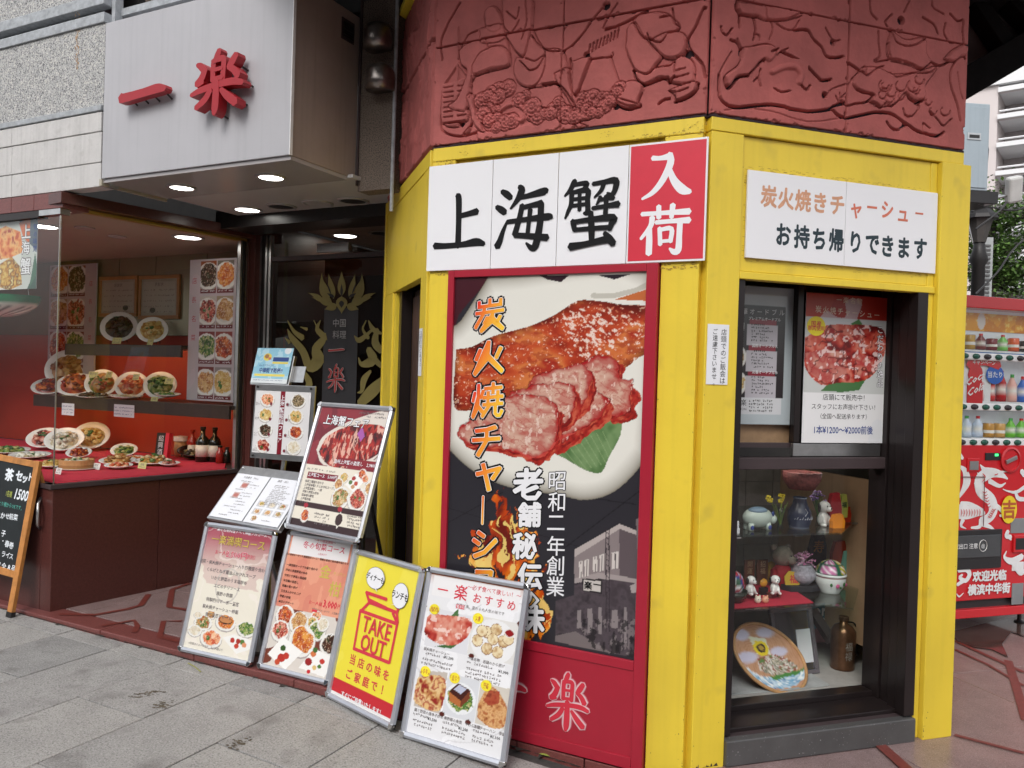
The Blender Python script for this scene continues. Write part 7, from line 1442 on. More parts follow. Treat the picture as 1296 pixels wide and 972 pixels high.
# framed certificates
OAKF = mat('oak_frame', (.40, .19, .06), .4, var=.2, vscale=12)
for i, (x0, x1, yt, yb) in enumerate(((124, 173.5, 348.5, 401), (174, 227, 347, 404))):
    w2 = 1.585; u0, z0 = FM.px(x0, yb, w2); u1, z1_ = FM.px(x1, yt, w2); W_, H_ = u1 - u0, z1_ - z0
    t = Thing('framed_certificate', 'framed certificate in orange oak, ' + ('left of the pair above the upper shelf' if i == 0 else 'right of the pair above the upper shelf'), 'frame', FM.sub(u0, w2, z0), 'framed certificates')
    for a in ((0, W_, 0, .03), (0, W_, H_ - .03, H_)): t.part('frame_rail', bx(a[0], a[1], 0, .02, a[2], a[3]), OAKF, bevel=.003)
    for a in ((0, .03), (W_ - .03, W_)): t.part('frame_rail', bx(a[0], a[1], .001, .02, .0305, H_ - .0305), OAKF, bevel=.003)
    A = Art(W_ - .06, H_ - .06, .006, (176, 172, 150), x0=.03, z0=.03); A.put(fbm(A.X * 9, A.Z * 9, 3) > .6, (160, 158, 140), .5); A.rect(.05, W_ - .05, .05, H_ - .05, (186, 182, 162)); A.ell(W_ * (.7 if i == 0 else .35), .075, .035, .022, (60, 65, 50))
    t.part('certificate', A.mesh('certificate', VPRINT, .008), VPRINT); q = MB()
    for j in range(7): q.scrib(.06, H_ - .12 - .045 * j, W_ - .12, .014, .0072, seed=j + i, dens=.7)
    q.text('感謝状' if i == 0 else '表彰状', W_ * .5, H_ - .075, .035, .0072, res=1); t.part('lettering', q, SLATE)
# tall dish poster inside, with vertical title; its mirror image is a second panel
def dish_poster(label, x0, x1, yt, yb, w2, left, seed):
    u0, z0 = FM.px(x0, yb, w2); u1, z1_ = FM.px(x1, yt, w2); W_, H_ = u1 - u0, z1_ - z0; t = Thing('dish_poster', label, 'poster', FM.sub(u0, w2, z0), 'dish posters in the restaurant window')
    t.part('panel', bx(0, W_, .002, .012, 0, H_), WHITEP)
    A = Art(W_, H_, .0055, (196, 186, 190)); A.put(fbm(A.X * 6, A.Z * 6, 2) > .6, (206, 190, 196), .8); st = .22 * W_; xs = st if left else .02; ww = (W_ - st - .02) / 2; hh = H_ / 4
    kinds = ['dark', 'soup', 'meat', 'fried', 'veg', 'crab', 'fried', 'noodle']; bgs = [(150, 75, 30), (120, 110, 100), (200, 190, 180), (170, 150, 120), (130, 40, 45), (150, 60, 55), (120, 45, 40), (150, 140, 140)]
    lab_ = MB()
    for r in range(4):
        for c in range(2):
            a, b = xs + c * ww, H_ - (r + 1) * hh; i = r * 2 + (c if left else 1 - c); A.rect(a + .006, a + ww - .006, b + .012, b + hh - .012, bgs[i]); cl = (A.X > a + .006) & (A.X < a + ww - .006) & (A.Z > b + .012) & (A.Z < b + hh - .012)
            A.dish(a + ww / 2, b + hh * .52, ww * .64, kinds[i], i + seed, .9, clip=cl); A.rect(a + .006, a + ww - .006, b + .012, b + .040, (110, 20, 35)); lab_.scrib(a + .016, b + .026, ww - .04, .013, -.0005, seed=i)
    t.part('print', A.mesh('print', VPRINT, 0), VPRINT); t.part('lettering', lab_, WHITE)
    q = MB()
    for i, ch in enumerate('店長名菜'): q.text(ch, (st / 2 if left else W_ - st / 2), H_ * (.85 - .135 * i), .05, -.0007, res=1)
    t.part('lettering', q, DRED)
dish_poster('tall poster of eight dish photos beside the window post, title on its left', 236, 300, 326, 506, 1.30, True, 1)
dish_poster('mirror image of the dish poster at the far left, built as a panel, title on its right', 59, 122.5, 333, 500, 1.56, False, 1)  # reflection in the back mirror, built as a second reversed poster
# crab poster on the front glass and round decorated bowl behind it
w2 = .035; u1, z1_ = FM.px(48, 275, w2); u0, z0 = FM.px(-60, 369, w2); W_, H_ = u1 - u0, z1_ - z0
t = Thing('crab_poster', 'poster of steamed crab stuck on the front window with vertical white lettering', 'poster', FM.sub(u0, w2, z0)); t.part('sheet', bx(0, W_, .001, .002, 0, H_), WHITEP)
A = Art(W_, H_, .004, (205, 210, 205)); mL = lambda X_, Y_: FM.px(X_ / 2.7, 260 + Y_ / 2.7, w2); o = lambda X_, Y_: (mL(X_, Y_)[0] - u0, mL(X_, Y_)[1] - z0)
kx = FM.ppm(-.2, w2, 2) / 2.7
A.poly([o(*p) for p in ((60, 40), (135, 40), (135, 160), (100, 130))], (90, 105, 120)); cx, cz = o(-10, 200); A.ell(cx, cz, 140 * kx, 150 * kx, (228, 228, 220)); A.poly([o(*p) for p in ((90, 290), (130, 200), (130, 290))], (60, 90, 80)); A.poly([o(*p) for p in ((120, 160), (130, 230), (100, 280), (110, 220))], (70, 110, 90))
mk = inpoly(A.X, A.Z, [o(*p) for p in ((-40, 100), (20, 70), (70, 90), (80, 160), (30, 180), (-30, 190))]); A.pal(mk, [(205, 80, 30), (235, 140, 70), (245, 190, 120), (180, 50, 25)], 22, 3); mk = inpoly(A.X, A.Z, [o(*p) for p in ((0, 200), (40, 175), (70, 210), (75, 270), (30, 290), (0, 280))]); A.pal(mk, [(225, 195, 110), (200, 140, 50), (120, 70, 30), (240, 225, 160)], 40, 8); A.poly([o(*p) for p in ((65, 60), (105, 40), (100, 130), (80, 110))], (215, 110, 60))
t.part('print', A.mesh('print', VPRINT, 0), VPRINT)
for mt__, of_, y_ in ((SLATE, .07, -.0006), (WHITE, .015, -.0014)):
    q = MB()
    for ch, X_, Y_, s_ in (('上', 90, 90, 54), ('海', 88, 145, 48), ('蟹', 88, 208, 60)): u, z = o(X_, Y_); q.text(ch, u, z, s_ * kx, y_, off=of_, res=1)
    t.part('lettering', q, mt__)
q = MB(); u, z = o(122, 60); q.text('旬の味覚', u, z, 24 * kx, -.0012, vert=True, off=.01, res=1); t.part('lettering', q, NAVY)
w2 = .16; u0, z0 = FM.px(2, 378, w2); r = 62 * FM.ppm(u0, w2, z0); t = Thing('display_bowl', 'big white bowl with a green lettered rim hanging behind the crab poster', 'bowl', FM.sub(u0, w2, z0 + .015))
GRB = lin((20, 110, 70)); WB_ = lin((205, 205, 195)); BKB = lin((60, 60, 58))
V = []; C = []; n = 40; m = 10
for i in range(m + 1):
    a = pi / 2 * i / m
    for k_ in range(n): V.append((r * sin(a) * cos(2 * pi * k_ / n), r * .55 * sin(a) * sin(2 * pi * k_ / n), -r * .42 * cos(a))); C.append(GRB if i >= m - 2 else (BKB if (i < m - 3 and (k_ * 7 + i * 3) % 5 < 2) else WB_))
q = MB(); q.add(V, [(i * n + k_, i * n + (k_ + 1) % n, (i + 1) * n + (k_ + 1) % n, (i + 1) * n + k_) for i in range(m) for k_ in range(n)], C); t.part('bowl_shell', q, VGLAZE, smooth=True)
t.part('hanging_wire', MB().tube([(-r * .9, 0, 0), (-r * .5, 0, .5)], .002, 5).tube([(r * .9, 0, 0), (r * .5, 0, .5)], .002, 5), STEEL)
# =================================================================== things in the lower window of the booth
GSH = glass('green_shelf_glass', (.72, .80, .76), .03)
mB = lambda X_, Y_, w: FB.px(920 + X_ / 5.116, 590 + Y_ / 5.116, w)
def bpos(X_, Y_, z): return FB.pz(920 + X_ / 5.116, 590 + Y_ / 5.116, z)
ZS1 = mB(400, 430, .30)[1]; ZS2 = mB(400, 908, .28)[1]
def shelf_glass(z, pts, mt=GSH):
    P = [bpos(*p, z) for p in pts]; q = MB(); q.hprism(P, z - .008, z); bp('glass_shelf', q, mt, FB)
P = [bpos(*p, ZS1) for p in ((40, 438), (745, 430), (840, 345))]
q = MB(); q.hprism([(.05, .29), P[1], P[2], (P[2][0] + .02, 1.0), (.05, 1.0)], ZS1 - .008, ZS1); bp('glass_shelf', q, GSH, FB, label='upper glass shelf')
P = [bpos(*p, ZS2) for p in ((15, 940), (820, 920), (890, 660))]
q = MB(); q.hprism([(.05, .27), (P[1][0] - .08, .27), P[1], (P[2][0], min(P[2][1], .95)), (P[2][0] - .05, 1.0), (.05, 1.0)], ZS2 - .008, ZS2); bp('glass_shelf', q, GSH, FB, label='lower glass shelf')
for (X_, Y_) in ((815, 370), (60, 462), (460, 447)): u, z = mB(X_, Y_, .5); bp('shelf_clip', bx(u - .02, u + .02, .49, .51, z - .004, z + .004), STEEL, FB)
q = MB(); P = [bpos(*p, ZS2) for p in ((20, 915), (560, 880), (380, 745), (270, 760), (100, 850))]
q.hprism([bpos(18, 925, ZS2 + .001), bpos(560, 885, ZS2 + .001), bpos(430, 800, ZS2 + .001), bpos(380, 750, ZS2 + .001), bpos(40, 760, ZS2 + .001)], ZS2 + .0005, ZS2 + .003)
solo('red_cloth', q, CLOTH, FB, 'small red cloth under the little figures on the lower glass shelf', 'cloth')
def bt(name, label, cat, X_, Y_, zb, group=None, rz=0, w=None):
    u, v = bpos(X_, Y_, zb); v = max(v, .29); u = FB.px(920 + X_ / 5.116, 590 + Y_ / 5.116, v)[0]
    return Thing(name, label, cat, FB.sub(u, v, zb, rz=rz), group), FB.ppm(u, v, zb) / 5.116
C_ = lambda *c: lin(c)
# porcelain pig
t, k = bt('porcelain_pig', 'pale green porcelain pig with blue markings on the upper glass shelf', 'figurine', 195, 412, ZS1)
q = MB(); bc = C_(186, 200, 190)
q.ball(0, 0, 82 * k, 108 * k, 62 * k, 66 * k, bc, 24); q.ball(105 * k, -5 * k, 70 * k, 34 * k, 34 * k, 34 * k, bc, 16); q.ball(-6 * k, -10 * k, 128 * k, 70 * k, 44 * k, 24 * k, C_(120, 145, 165), 16)
for sx_ in (-1, 1):
    for sy_ in (-1, 1): q.tube([(sx_ * 62 * k, sy_ * 26 * k, 50 * k), (sx_ * 66 * k, sy_ * 28 * k, 3 * k)], 19 * k, 12, bc)
t.part('body', q, VGLAZE, smooth=True)
q = MB()
for sy_ in (-1, 1): q.ball(98 * k, sy_ * 26 * k, 104 * k, 12 * k, 6 * k, 20 * k, C_(40, 60, 120), 10)
for sx_ in (-1, 1): q.ball(sx_ * 66 * k, -46 * k, 22 * k, 14 * k, 5 * k, 16 * k, C_(50, 65, 130), 10)
q.ball(124 * k, -22 * k, 84 * k, 5 * k, 5 * k, 6 * k, C_(20, 30, 60), 8); t.part('blue_markings', q, VGLAZE, smooth=True)
# white boxes at left
t, k = bt('white_box', 'stack of small white boxes at the left end of the upper glass shelf', 'boxes', 55, 438, ZS1); t.part('box', bx(-40 * k, 32 * k, 0, .05, 0, 36 * k), WHITEP, bevel=.001); t.part('box', bx(-40 * k, 28 * k, .002, .05, 38 * k, 80 * k), WHITEP, bevel=.001)
def flowers(t, k, cols, n, r, cx, cz, stem=None, seed=0, pet=7):
    rnd = random.Random(seed); q = MB(); sm = MB()
    for i in range(n):
        a, b, d = rnd.uniform(0, 6.28), rnd.uniform(-.3, 1.4), r * rnd.uniform(.5, 1); x, y, z = cx + d * cos(a) * cos(b), d * sin(a) * cos(b) * .7, cz + d * sin(b) * .9
        c = C_(*rnd.choice(cols))
        for j in range(pet):
            e = Vector((rnd.gauss(0, 1), rnd.gauss(0, 1), rnd.gauss(0, 1))).normalized(); f = e.orthogonal().normalized() * (5 * k); L = 15 * k; p0 = Vector((x, y, z))
            q.add([tuple(p0 - f * .3), tuple(p0 + e * L * .6 - f), tuple(p0 + e * L), tuple(p0 + e * L * .6 + f)], [(0, 1, 2, 3)], c)
        if stem: sm.tube([(cx * .3, 0, stem * k), (x, y, z)], 1.6 * k, 5, C_(70, 100, 50))
    t.part('blossoms', q, VMATTE)
    if stem: t.part('stems', sm, VMATTE)
# glass vase with yellow flowers
t, k = bt('flower_vase', 'narrow glass vase of yellow flowers behind the porcelain pig', 'vase', 345, 400, ZS1); t.part('glass_body', MB().lathe([(0, 0), (22 * k, 0), (14 * k, 30 * k), (24 * k, 90 * k), (30 * k, 130 * k)], n=16), GSH, smooth=True)
q = MB()
for a, b, h in ((-90, 5, 200), (-50, -5, 160), (0, 0, 205), (14, 6, 180), (30, -4, 150), (55, 3, 170)): q.tube([(0, 0, 20 * k), (a * .4 * k, b * k, h * .55 * k), (a * k, b * k, h * k)], 2.6 * k, 5, C_(120, 140, 60))
t.part('stems', q, VMATTE); q = MB(); rnd = random.Random(2)
for (a, h) in ((-92, 200), (-78, 185), (-100, 180), (-5, 205), (8, 190), (-2, 175), (10, 215)):
    for j in range(5): q.ball((a + rnd.uniform(-12, 12)) * k, rnd.uniform(-8, 8) * k, (h + rnd.uniform(-12, 12)) * k, 9 * k, 8 * k, 9 * k, C_(225, 205, 60), 6, .4, j)
t.part('blossoms', q, VMATTE)
# blue jar
BLU = C_(44, 52, 74); BL2 = C_(150, 160, 180)
t, k = bt('blue_jar', 'dark blue porcelain jar with white drawing on the upper glass shelf', 'jar', 467, 396, ZS1)
t.part('body', MB().lathe([(0, 0, BL2), (62 * k, 0, BL2), (66 * k, 12 * k, BLU), (78 * k, 60 * k, BLU), (72 * k, 110 * k, BLU), (48 * k, 150 * k, BLU), (40 * k, 186 * k, BLU), (46 * k, 196 * k, BL2), (38 * k, 196 * k, BLU), (0, 180 * k, BLU)], n=28), VGLAZE, smooth=True)
q = MB()
for i in range(11): a = radians(-150 + 12 * i); q.tube([(79 * k * cos(a), 79 * k * sin(a), 60 * k), (77.5 * k * cos(a + .1), 77.5 * k * sin(a + .1), (66 + 10 * (i % 2)) * k)], 2 * k, 4, C_(180, 185, 190))
q.tube([(-5 * k, -62 * k, 130 * k), (8 * k, -72 * k, 108 * k), (-14 * k, -76 * k, 84 * k)], 2 * k, 4, C_(190, 190, 195)); t.part('white_drawing', q, VGLAZE)
# purple flowers, white dog, red and gold ornaments
t, k = bt('purple_posy', 'posy of pale purple paper flowers beside the blue jar', 'flowers', 590, 385, ZS1); q = MB(); q.lathe([(0, 0), (18 * k, 0), (12 * k, 40 * k), (16 * k, 70 * k)], n=12); t.part('cup', q, GSH, smooth=True); flowers(t, k, [(170, 140, 190), (200, 180, 215), (140, 110, 165)], 26, 62 * k, -12 * k, 178 * k, 60, 5)
def dog(label, X_, Y_, zb, s_, grp=None, rz=0):
    t, k = bt('dog_figurine', label, 'figurine', X_, Y_, zb, grp, rz); k *= s_; q = MB(); W_ = C_(226, 226, 222)
    q.ball(0, 0, 34 * k, 30 * k, 28 * k, 38 * k, W_, 14); q.ball(0, -6 * k, 92 * k, 30 * k, 30 * k, 28 * k, W_, 14); q.ball(0, -34 * k, 84 * k, 15 * k, 16 * k, 13 * k, W_, 12)
    for s1 in (-1, 1): q.tube([(s1 * 16 * k, -14 * k, 48 * k), (s1 * 18 * k, -32 * k, 8 * k)], 9 * k, 8, W_); q.ball(s1 * 24 * k, -26 * k, 8 * k, 12 * k, 18 * k, 8 * k, W_, 8)
    t.part('body', q, VGLAZE, smooth=True); q = MB()
    for s1 in (-1, 1): q.ball(s1 * 30 * k, 0, 88 * k, 7 * k, 12 * k, 22 * k, C_(40, 36, 36), 10); q.ball(s1 * 11 * k, -34 * k, 98 * k, 3 * k, 2.5 * k, 4 * k, C_(15, 15, 15), 6)
    q.ball(0, -49 * k, 88 * k, 5 * k, 4 * k, 4 * k, C_(15, 15, 15), 8); t.part('dark_marks', q, VGLAZE, smooth=True); return t
dog('white ceramic dog with dark ears seated beside the orange ornaments', 620, 385, ZS1, 1.35, rz=10)
def pouch(name, label, X_, Y_, zb, w, h, c, c2, tilt=0, txt=None):
    t, k = bt(name, label, 'ornament', X_, Y_, zb); q = MB();
    q.prism([(-w / 2 * k, 0), (w / 2 * k, 0), (w * .55 * k, h * .5 * k), (w * .3 * k, h * k), (-w * .3 * k, h * .96 * k), (-w * .52 * k, h * .5 * k)], -.012, .012, c); t.part('body', q, VMATTE)
    if txt: q = MB(); q.text(txt, 0, h * .55 * k, w * .7 * k, -.0135, off=.02, res=1, c=c2); t.part('emblem', q, VMATTE)
    return t
pouch('red_ornament', 'red lucky ornament at the back of the upper glass shelf', 690, 380, ZS1, 90, 210, C_(170, 30, 40), C_(235, 200, 60)); pouch('orange_ornament', 'orange lucky pouch at the right end of the upper glass shelf', 712, 398, ZS1, 90, 90, C_(232, 140, 30), C_(190, 40, 20)); pouch('green_fan_card', 'green and yellow fan card standing behind the orange pouch', 745, 330, ZS1 + .03, 56, 150, C_(190, 195, 90), C_(50, 80, 50), txt='福'); pouch('red_ornament', 'small red and yellow tassel ornament at the far right of the upper glass shelf', 770, 360, ZS1, 50, 100, C_(200, 60, 30), C_(235, 200, 60))
# straw hat basket above the blue jar
t, k = bt('wicker_basket', 'dark red wicker basket on top of the blue jar', 'basket', 480, 200, ZS1 + .19); t.part('basket', MB().lathe([(0, 0), (80 * k, 0), (118 * k, 60 * k), (125 * k, 110 * k), (110 * k, 112 * k), (90 * k, 40 * k), (0, 20 * k)], n=24), mat('dark_red_wicker', (.16, .045, .04), .7, var=.5, vscale=90, bump=.6), smooth=True)
# slate frame at left behind the pig
t, k = bt('slate_panel', 'grey blue tile picture leaning behind the porcelain pig', 'picture', 180, 330, ZS1 + .005); u_ = MB()
for i in range(5):
    for j in range(5): u_.box((-160 + 62 * i) * k, (-160 + 62 * i + 59) * k, .30, .31, (5 + 48 * j) * k, (5 + 48 * j + 45) * k)
t.part('tiles', u_, mat('slate_blue_tile', (.07, .085, .10), .4, var=.3, vscale=20), kind='stuff')
# teddy bear
FUR = mat('grey_brown_plush', (.25, .20, .165), .95, var=.15, vscale=60, bump=.8, bscale=160)
t, k = bt('teddy_bear', 'grey brown plush bear in a red coat holding a yellow plaque', 'plush bear', 355, 790, ZS2, rz=-12)
q = MB(); q.ball(0, 0, 210 * k, 66 * k, 60 * k, 66 * k, None, 20); q.ball(38 * k, -46 * k, 192 * k, 36 * k, 34 * k, 28 * k, None, 14)
for s1 in (-1, 1): q.ball(-10 * k + s1 * 46 * k, 8 * k, 266 * k, 20 * k, 12 * k, 20 * k, None, 12)
t.part('head', q, FUR, smooth=True); q = MB(); q.ball(0, 0, 80 * k, 78 * k, 60 * k, 84 * k, C_(150, 24, 34), 18); q.tube([(-60 * k, -10 * k, 120 * k), (-70 * k, -50 * k, 70 * k)], 24 * k, 10, C_(150, 24, 34)); t.part('coat', q, VMATTE, smooth=True)
q = MB()
for (x, y, z, r) in ((28, -62, 222, 5), (66, -50, 222, 4), (58, -80, 200, 10)): q.ball(x * k, y * k, z * k, r * k, r * k, r * k, None, 8)
t.part('face', q, BLACK, smooth=True); q = MB(); q.prism([(-10 * k, 40 * k), (60 * k, 10 * k), (100 * k, 70 * k), (70 * k, 120 * k), (10 * k, 130 * k), (-20 * k, 90 * k)], -76 * k, -66 * k, C_(205, 175, 60)); t.part('plaque', q, VMATTE, bevel=.002); q = MB(); q.text('福', 42 * k, 78 * k, 60 * k, -77.5 * k, off=.02, res=1); t.part('emblem', q, REDINK)
# pots
t, k = bt('flower_pot', 'silvery round pot with pink paper blossoms on a dark stone', 'pot', 485, 800, ZS2); SP = mat('speckled_silver_glaze', (.40, .38, .44), .3, var=.4, vscale=60, bump=.5, bscale=120)
q = MB(); rnd = random.Random(3); q.hprism([(-150 * k, 20 * k), (-120 * k, -50 * k), (20 * k, -75 * k), (150 * k, -45 * k), (170 * k, 20 * k), (60 * k, 60 * k), (-100 * k, 60 * k)], 0, 40 * k); t.part('stone', q, mat('black_stone', (.02, .02, .024), .6, var=.3, vscale=20, bump=.6, bscale=40), bevel=.004)
t.part('pot', MB().lathe([(0, 42 * k), (45 * k, 42 * k), (82 * k, 80 * k), (86 * k, 115 * k), (62 * k, 158 * k), (66 * k, 166 * k), (50 * k, 160 * k), (0, 150 * k)], n=24), SP, smooth=True); flowers(t, k, [(235, 170, 205), (245, 205, 225), (220, 140, 185)], 60, 80 * k, 6 * k, 180 * k, None, 8, 5)
WP = C_(215, 220, 218)
t, k = bt('porcelain_tureen', 'white porcelain bowl with a green and pink flowered lid', 'bowl', 668, 815, ZS2)
t.part('bowl', MB().lathe([(0, 0, WP), (58 * k, 0, WP), (62 * k, 12 * k, WP), (92 * k, 60 * k, WP), (96 * k, 100 * k, WP), (92 * k, 108 * k, C_(150, 90, 90)), (100 * k, 114 * k, WP), (96 * k, 126 * k, WP), (0, 120 * k, WP)], n=28), VGLAZE, smooth=True)
q = MB()
for (a, z, c, r) in ((-100, 60, (200, 90, 140), 16), (-70, 70, (60, 110, 60), 14), (-125, 66, (60, 110, 60), 13), (-45, 60, (200, 90, 140), 12), (-88, 50, (60, 110, 60), 9)): aa = radians(a); q.ball(92 * k * cos(aa), 92 * k * sin(aa), z * k, r * k, 5 * k, r * k * .9, C_(*c), 8)
t.part('painted_flowers', q, VGLAZE, smooth=True)
V = []; Cc = []; n, m = 32, 10
for i in range(m + 1):
    a = pi / 2 * (1 - i / m)
    for j in range(n):
        V.append((92 * k * cos(a) if 0 else 92 * k * cos(pi / 2 * i / m) if 0 else 92 * k * sin(a), 0, 0)); V[-1] = (92 * k * sin(a) * cos(2 * pi * j / n), 92 * k * sin(a) * sin(2 * pi * j / n), (124 + 86 * cos(a)) * k)
        f = (j % 8, i); Cc.append(C_(30, 95, 70) if (j % 8 in (0, 7) or i in (0, 5)) else (C_(205, 120, 170) if (j // 8) % 2 == 0 else C_(205, 190, 60)) if (i + j) % 3 else C_(240, 225, 235))
q = MB(); q.add(V, [(i * n + j, (i + 1) * n + j, (i + 1) * n + (j + 1) % n, i * n + (j + 1) % n)[::-1] for i in range(m) for j in range(n)], Cc); t.part('lid', q, VGLAZE, smooth=True)
t, k = bt('blue_white_bottle', 'small blue and white porcelain bottle behind the tureen', 'bottle', 690, 690, ZS2 + .05); t.part('body', MB().lathe([(0, 0, WP), (26 * k, 0, WP), (34 * k, 40 * k, C_(50, 70, 140)), (28 * k, 70 * k, WP), (12 * k, 90 * k, C_(50, 70, 140)), (12 * k, 120 * k, WP), (0, 122 * k, WP)], n=18), VGLAZE, smooth=True)
pouch('fish_card', 'pale green fish shaped card leaning beside the tureen', 762, 720, ZS2 + .03, 76, 180, C_(120, 175, 160), C_(170, 50, 50)); pouch('red_green_box', 'red and green tin behind the tureen', 720, 640, ZS2 + .09, 110, 160, C_(140, 50, 30), C_(220, 190, 60))
pouch('black_plaque', 'black lacquer plaque with small gold signs at the back of the lower shelf', 580, 640, ZS2 + .06, 120, 220, C_(20, 16, 16), C_(190, 120, 40), txt='寿')
pouch('gold_cat_card', 'small gold ornament standing left of the bear', 285, 740, ZS2 + .02, 50, 120, C_(190, 150, 60), C_(150, 30, 30), txt='吉');
# pair of white dogs on little benches, tiny pigs, amber screens
for i, (X_, Y_) in enumerate(((148, 828), (308, 824))):
    dog('small white dog figure on a wooden bench, ' + ('left' if i == 0 else 'right') + ' of the amber ornament', X_, Y_, ZS2 + .028, 1.0, 'white dogs on little benches', rz=(20 if i == 0 else -15))
    t, k = bt('toy_bench', 'tiny brown bench under the ' + ('left' if i == 0 else 'right') + ' white dog', 'bench', X_, Y_ + 30, ZS2, 'tiny benches'); WD = mat('reddish_brown_wood', (.17, .05, .03), .4)
    t.part('seat', bx(-48 * k, 40 * k, -.012, .014, .020, .026), WD); t.part('leg', bx(-44 * k, -36 * k, -.01, .012, 0, .0195), WD); t.part('leg', bx(28 * k, 36 * k, -.01, .012, 0, .0195), WD)
for i, (X_, c) in enumerate(((200, (225, 215, 195)), (249, (220, 160, 130)))):
    t, k = bt('tiny_pig', ('cream' if i == 0 else 'pink') + ' tiny round animal figure at the front of the red cloth', 'figurine', X_, 888, ZS2 + .003, 'tiny round animals'); q = MB(); q.ball(0, 0, 24 * k, 24 * k, 20 * k, 24 * k, C_(*c), 12)
    for s1 in (-1, 1): q.ball(s1 * 14 * k, 0, 46 * k, 7 * k, 5 * k, 8 * k, C_(*c), 8)
    t.part('body', q, VGLAZE, smooth=True); t.part('eyes', MB().ball(-8 * k, -19 * k, 30 * k, 3 * k, 2 * k, 3 * k, None, 6).ball(8 * k, -19 * k, 30 * k, 3 * k, 2 * k, 3 * k, None, 6), BLACK)
for i, (X_, wd) in enumerate(((145, 78), (228, 84))):
    t, k = bt('amber_plaque', ('pale' if i == 0 else 'dark') + ' brown glass plaque with engraved signs behind the white dogs', 'plaque', X_, 770, ZS2, 'brown glass plaques'); t.part('slab', bx(-wd / 2 * k, wd / 2 * k, 0, .01, 0, 165 * k), mat('amber_brown_slab%s' % '', (.14, .06, .035), .2, var=.4, vscale=12), bevel=.003); q = MB(); q.text('開運' if i == 0 else '招福', 0, 158 * k, 42 * k, -.0012, vert=True, res=1); t.part('lettering', q, mat('gold_engraving', (.5, .36, .2), .4))
t, k = bt('amber_ornament', 'orange amber dragon ornament on a dark stand between the white dogs', 'ornament', 235, 835, ZS2); t.part('stand', bx(-26 * k, 26 * k, -.01, .01, 0, 50 * k), BLACK); t.part('amber', MB().ball(0, 0, 78 * k, 28 * k, 12 * k, 28 * k, None, 12, .3, 2), mat('amber_glow', (.65, .30, .03), .2, var=.5, vscale=40), smooth=True)
t, k = bt('flag_ball', 'round painted ball with red, green and blue stripes in a dark bowl at the left', 'ball', 45, 880, ZS2)
q = MB(); q.ball(0, 0, 120 * k, 62 * k, 62 * k, 82 * k, None, 20);
cols = [C_(190, 40, 50), C_(240, 240, 240), C_(40, 90, 60), C_(40, 60, 140), C_(190, 40, 50), C_(180, 190, 210)]; q.c = [cols[(int((v[2] / k) / 26) + int(math.atan2(v[1], v[0]) * 2)) % 6] for v in q.v]; t.part('ball', q, VGLAZE, smooth=True); t.part('bowl', MB().lathe([(0, 0), (50 * k, 0), (80 * k, 50 * k), (84 * k, 80 * k), (70 * k, 60 * k), (0, 30 * k)], n=20), mat('dark_green_lacquer', (.03, .035, .025), .25), smooth=True)
# cabinet floor: bamboo tray, mirror frame, flask, poster, stone sheet
mF = lambda X_, Y_, w: FB.px(900 + X_ / 4, 729 + Y_ / 4, w)
ZF = .121
def fpos(X_, Y_, z=ZF): return FB.pz(900 + X_ / 4, 729 + Y_ / 4, z)
u, v = fpos(330, 585); ft = FB.sub(u, max(v, .30), ZF, rz=6, tilt=38); fb_ = FB.sub(u, max(v, .30), ZF)
t = Thing('bamboo_tray', 'oval bamboo tray painted with a treasure ship, leaning in the cabinet', 'tray', fb_)
cx, cz = ft.px(900 + 295 / 4, 729 + 415 / 4); e0 = ft.px(900 + 110 / 4, 729 + 310 / 4); e1 = ft.px(900 + 480 / 4, 729 + 510 / 4)
ra = .5 * math.hypot(e1[0] - e0[0], e1[1] - e0[1]); rot = atan2(e1[1] - e0[1], e1[0] - e0[0]); rb = ra * .80; cz = max(cz, rb * .9)
cs, sn = cos(rot), sin(rot)
def el(a, f=1.): return (cx + (ra * f * cos(a)) * cs - (rb * f * sin(a)) * sn, cz + (ra * f * cos(a)) * sn + (rb * f * sin(a)) * cs)
A = Art(2.1 * ra, 2.1 * ra, .0028, (190, 145, 112), x0=cx - 1.05 * ra, z0=cz - 1.05 * ra)
A.put((np.sin(A.X * 520) > .2), (172, 122, 88), .5); A.put((np.sin(A.Z * 520) > .3), (200, 156, 122), .5)
mt4 = lambda X_, Y_: ft.px(900 + X_ / 4, 729 + Y_ / 4)
for (X_, Y_, rx, rz_) in ((150, 300, 44, 26), (270, 290, 50, 22), (180, 415, 60, 24), (340, 385, 50, 20)): a_, b_ = mt4(X_, Y_); kk_ = ft.ppm(.0, 0, .1) / 4; A.ell(a_, b_, rx * kk_ * 1.3, rz_ * kk_ * 1.4, (200, 196, 216), soft=.3)
A.poly([mt4(*p) for p in ((185, 310), (270, 320), (300, 400), (230, 400))], (215, 215, 190)); kk_ = ft.ppm(0, 0, .1) / 4; a_, b_ = mt4(250, 368); A.ell(a_, b_, 46 * kk_, 40 * kk_, (225, 200, 40)); A.ell(a_, b_, 28 * kk_, 24 * kk_, (60, 45, 30)); A.ell(a_, b_, 16 * kk_, 13 * kk_, (180, 150, 60))
mk = inpoly(A.X, A.Z, [mt4(*p) for p in ((230, 420), (320, 400), (400, 430), (440, 470), (400, 500), (300, 505), (240, 480))]); A.pal(mk, [(200, 190, 170), (110, 110, 90), (225, 220, 210), (150, 60, 50), (90, 130, 70)], 70, 3)
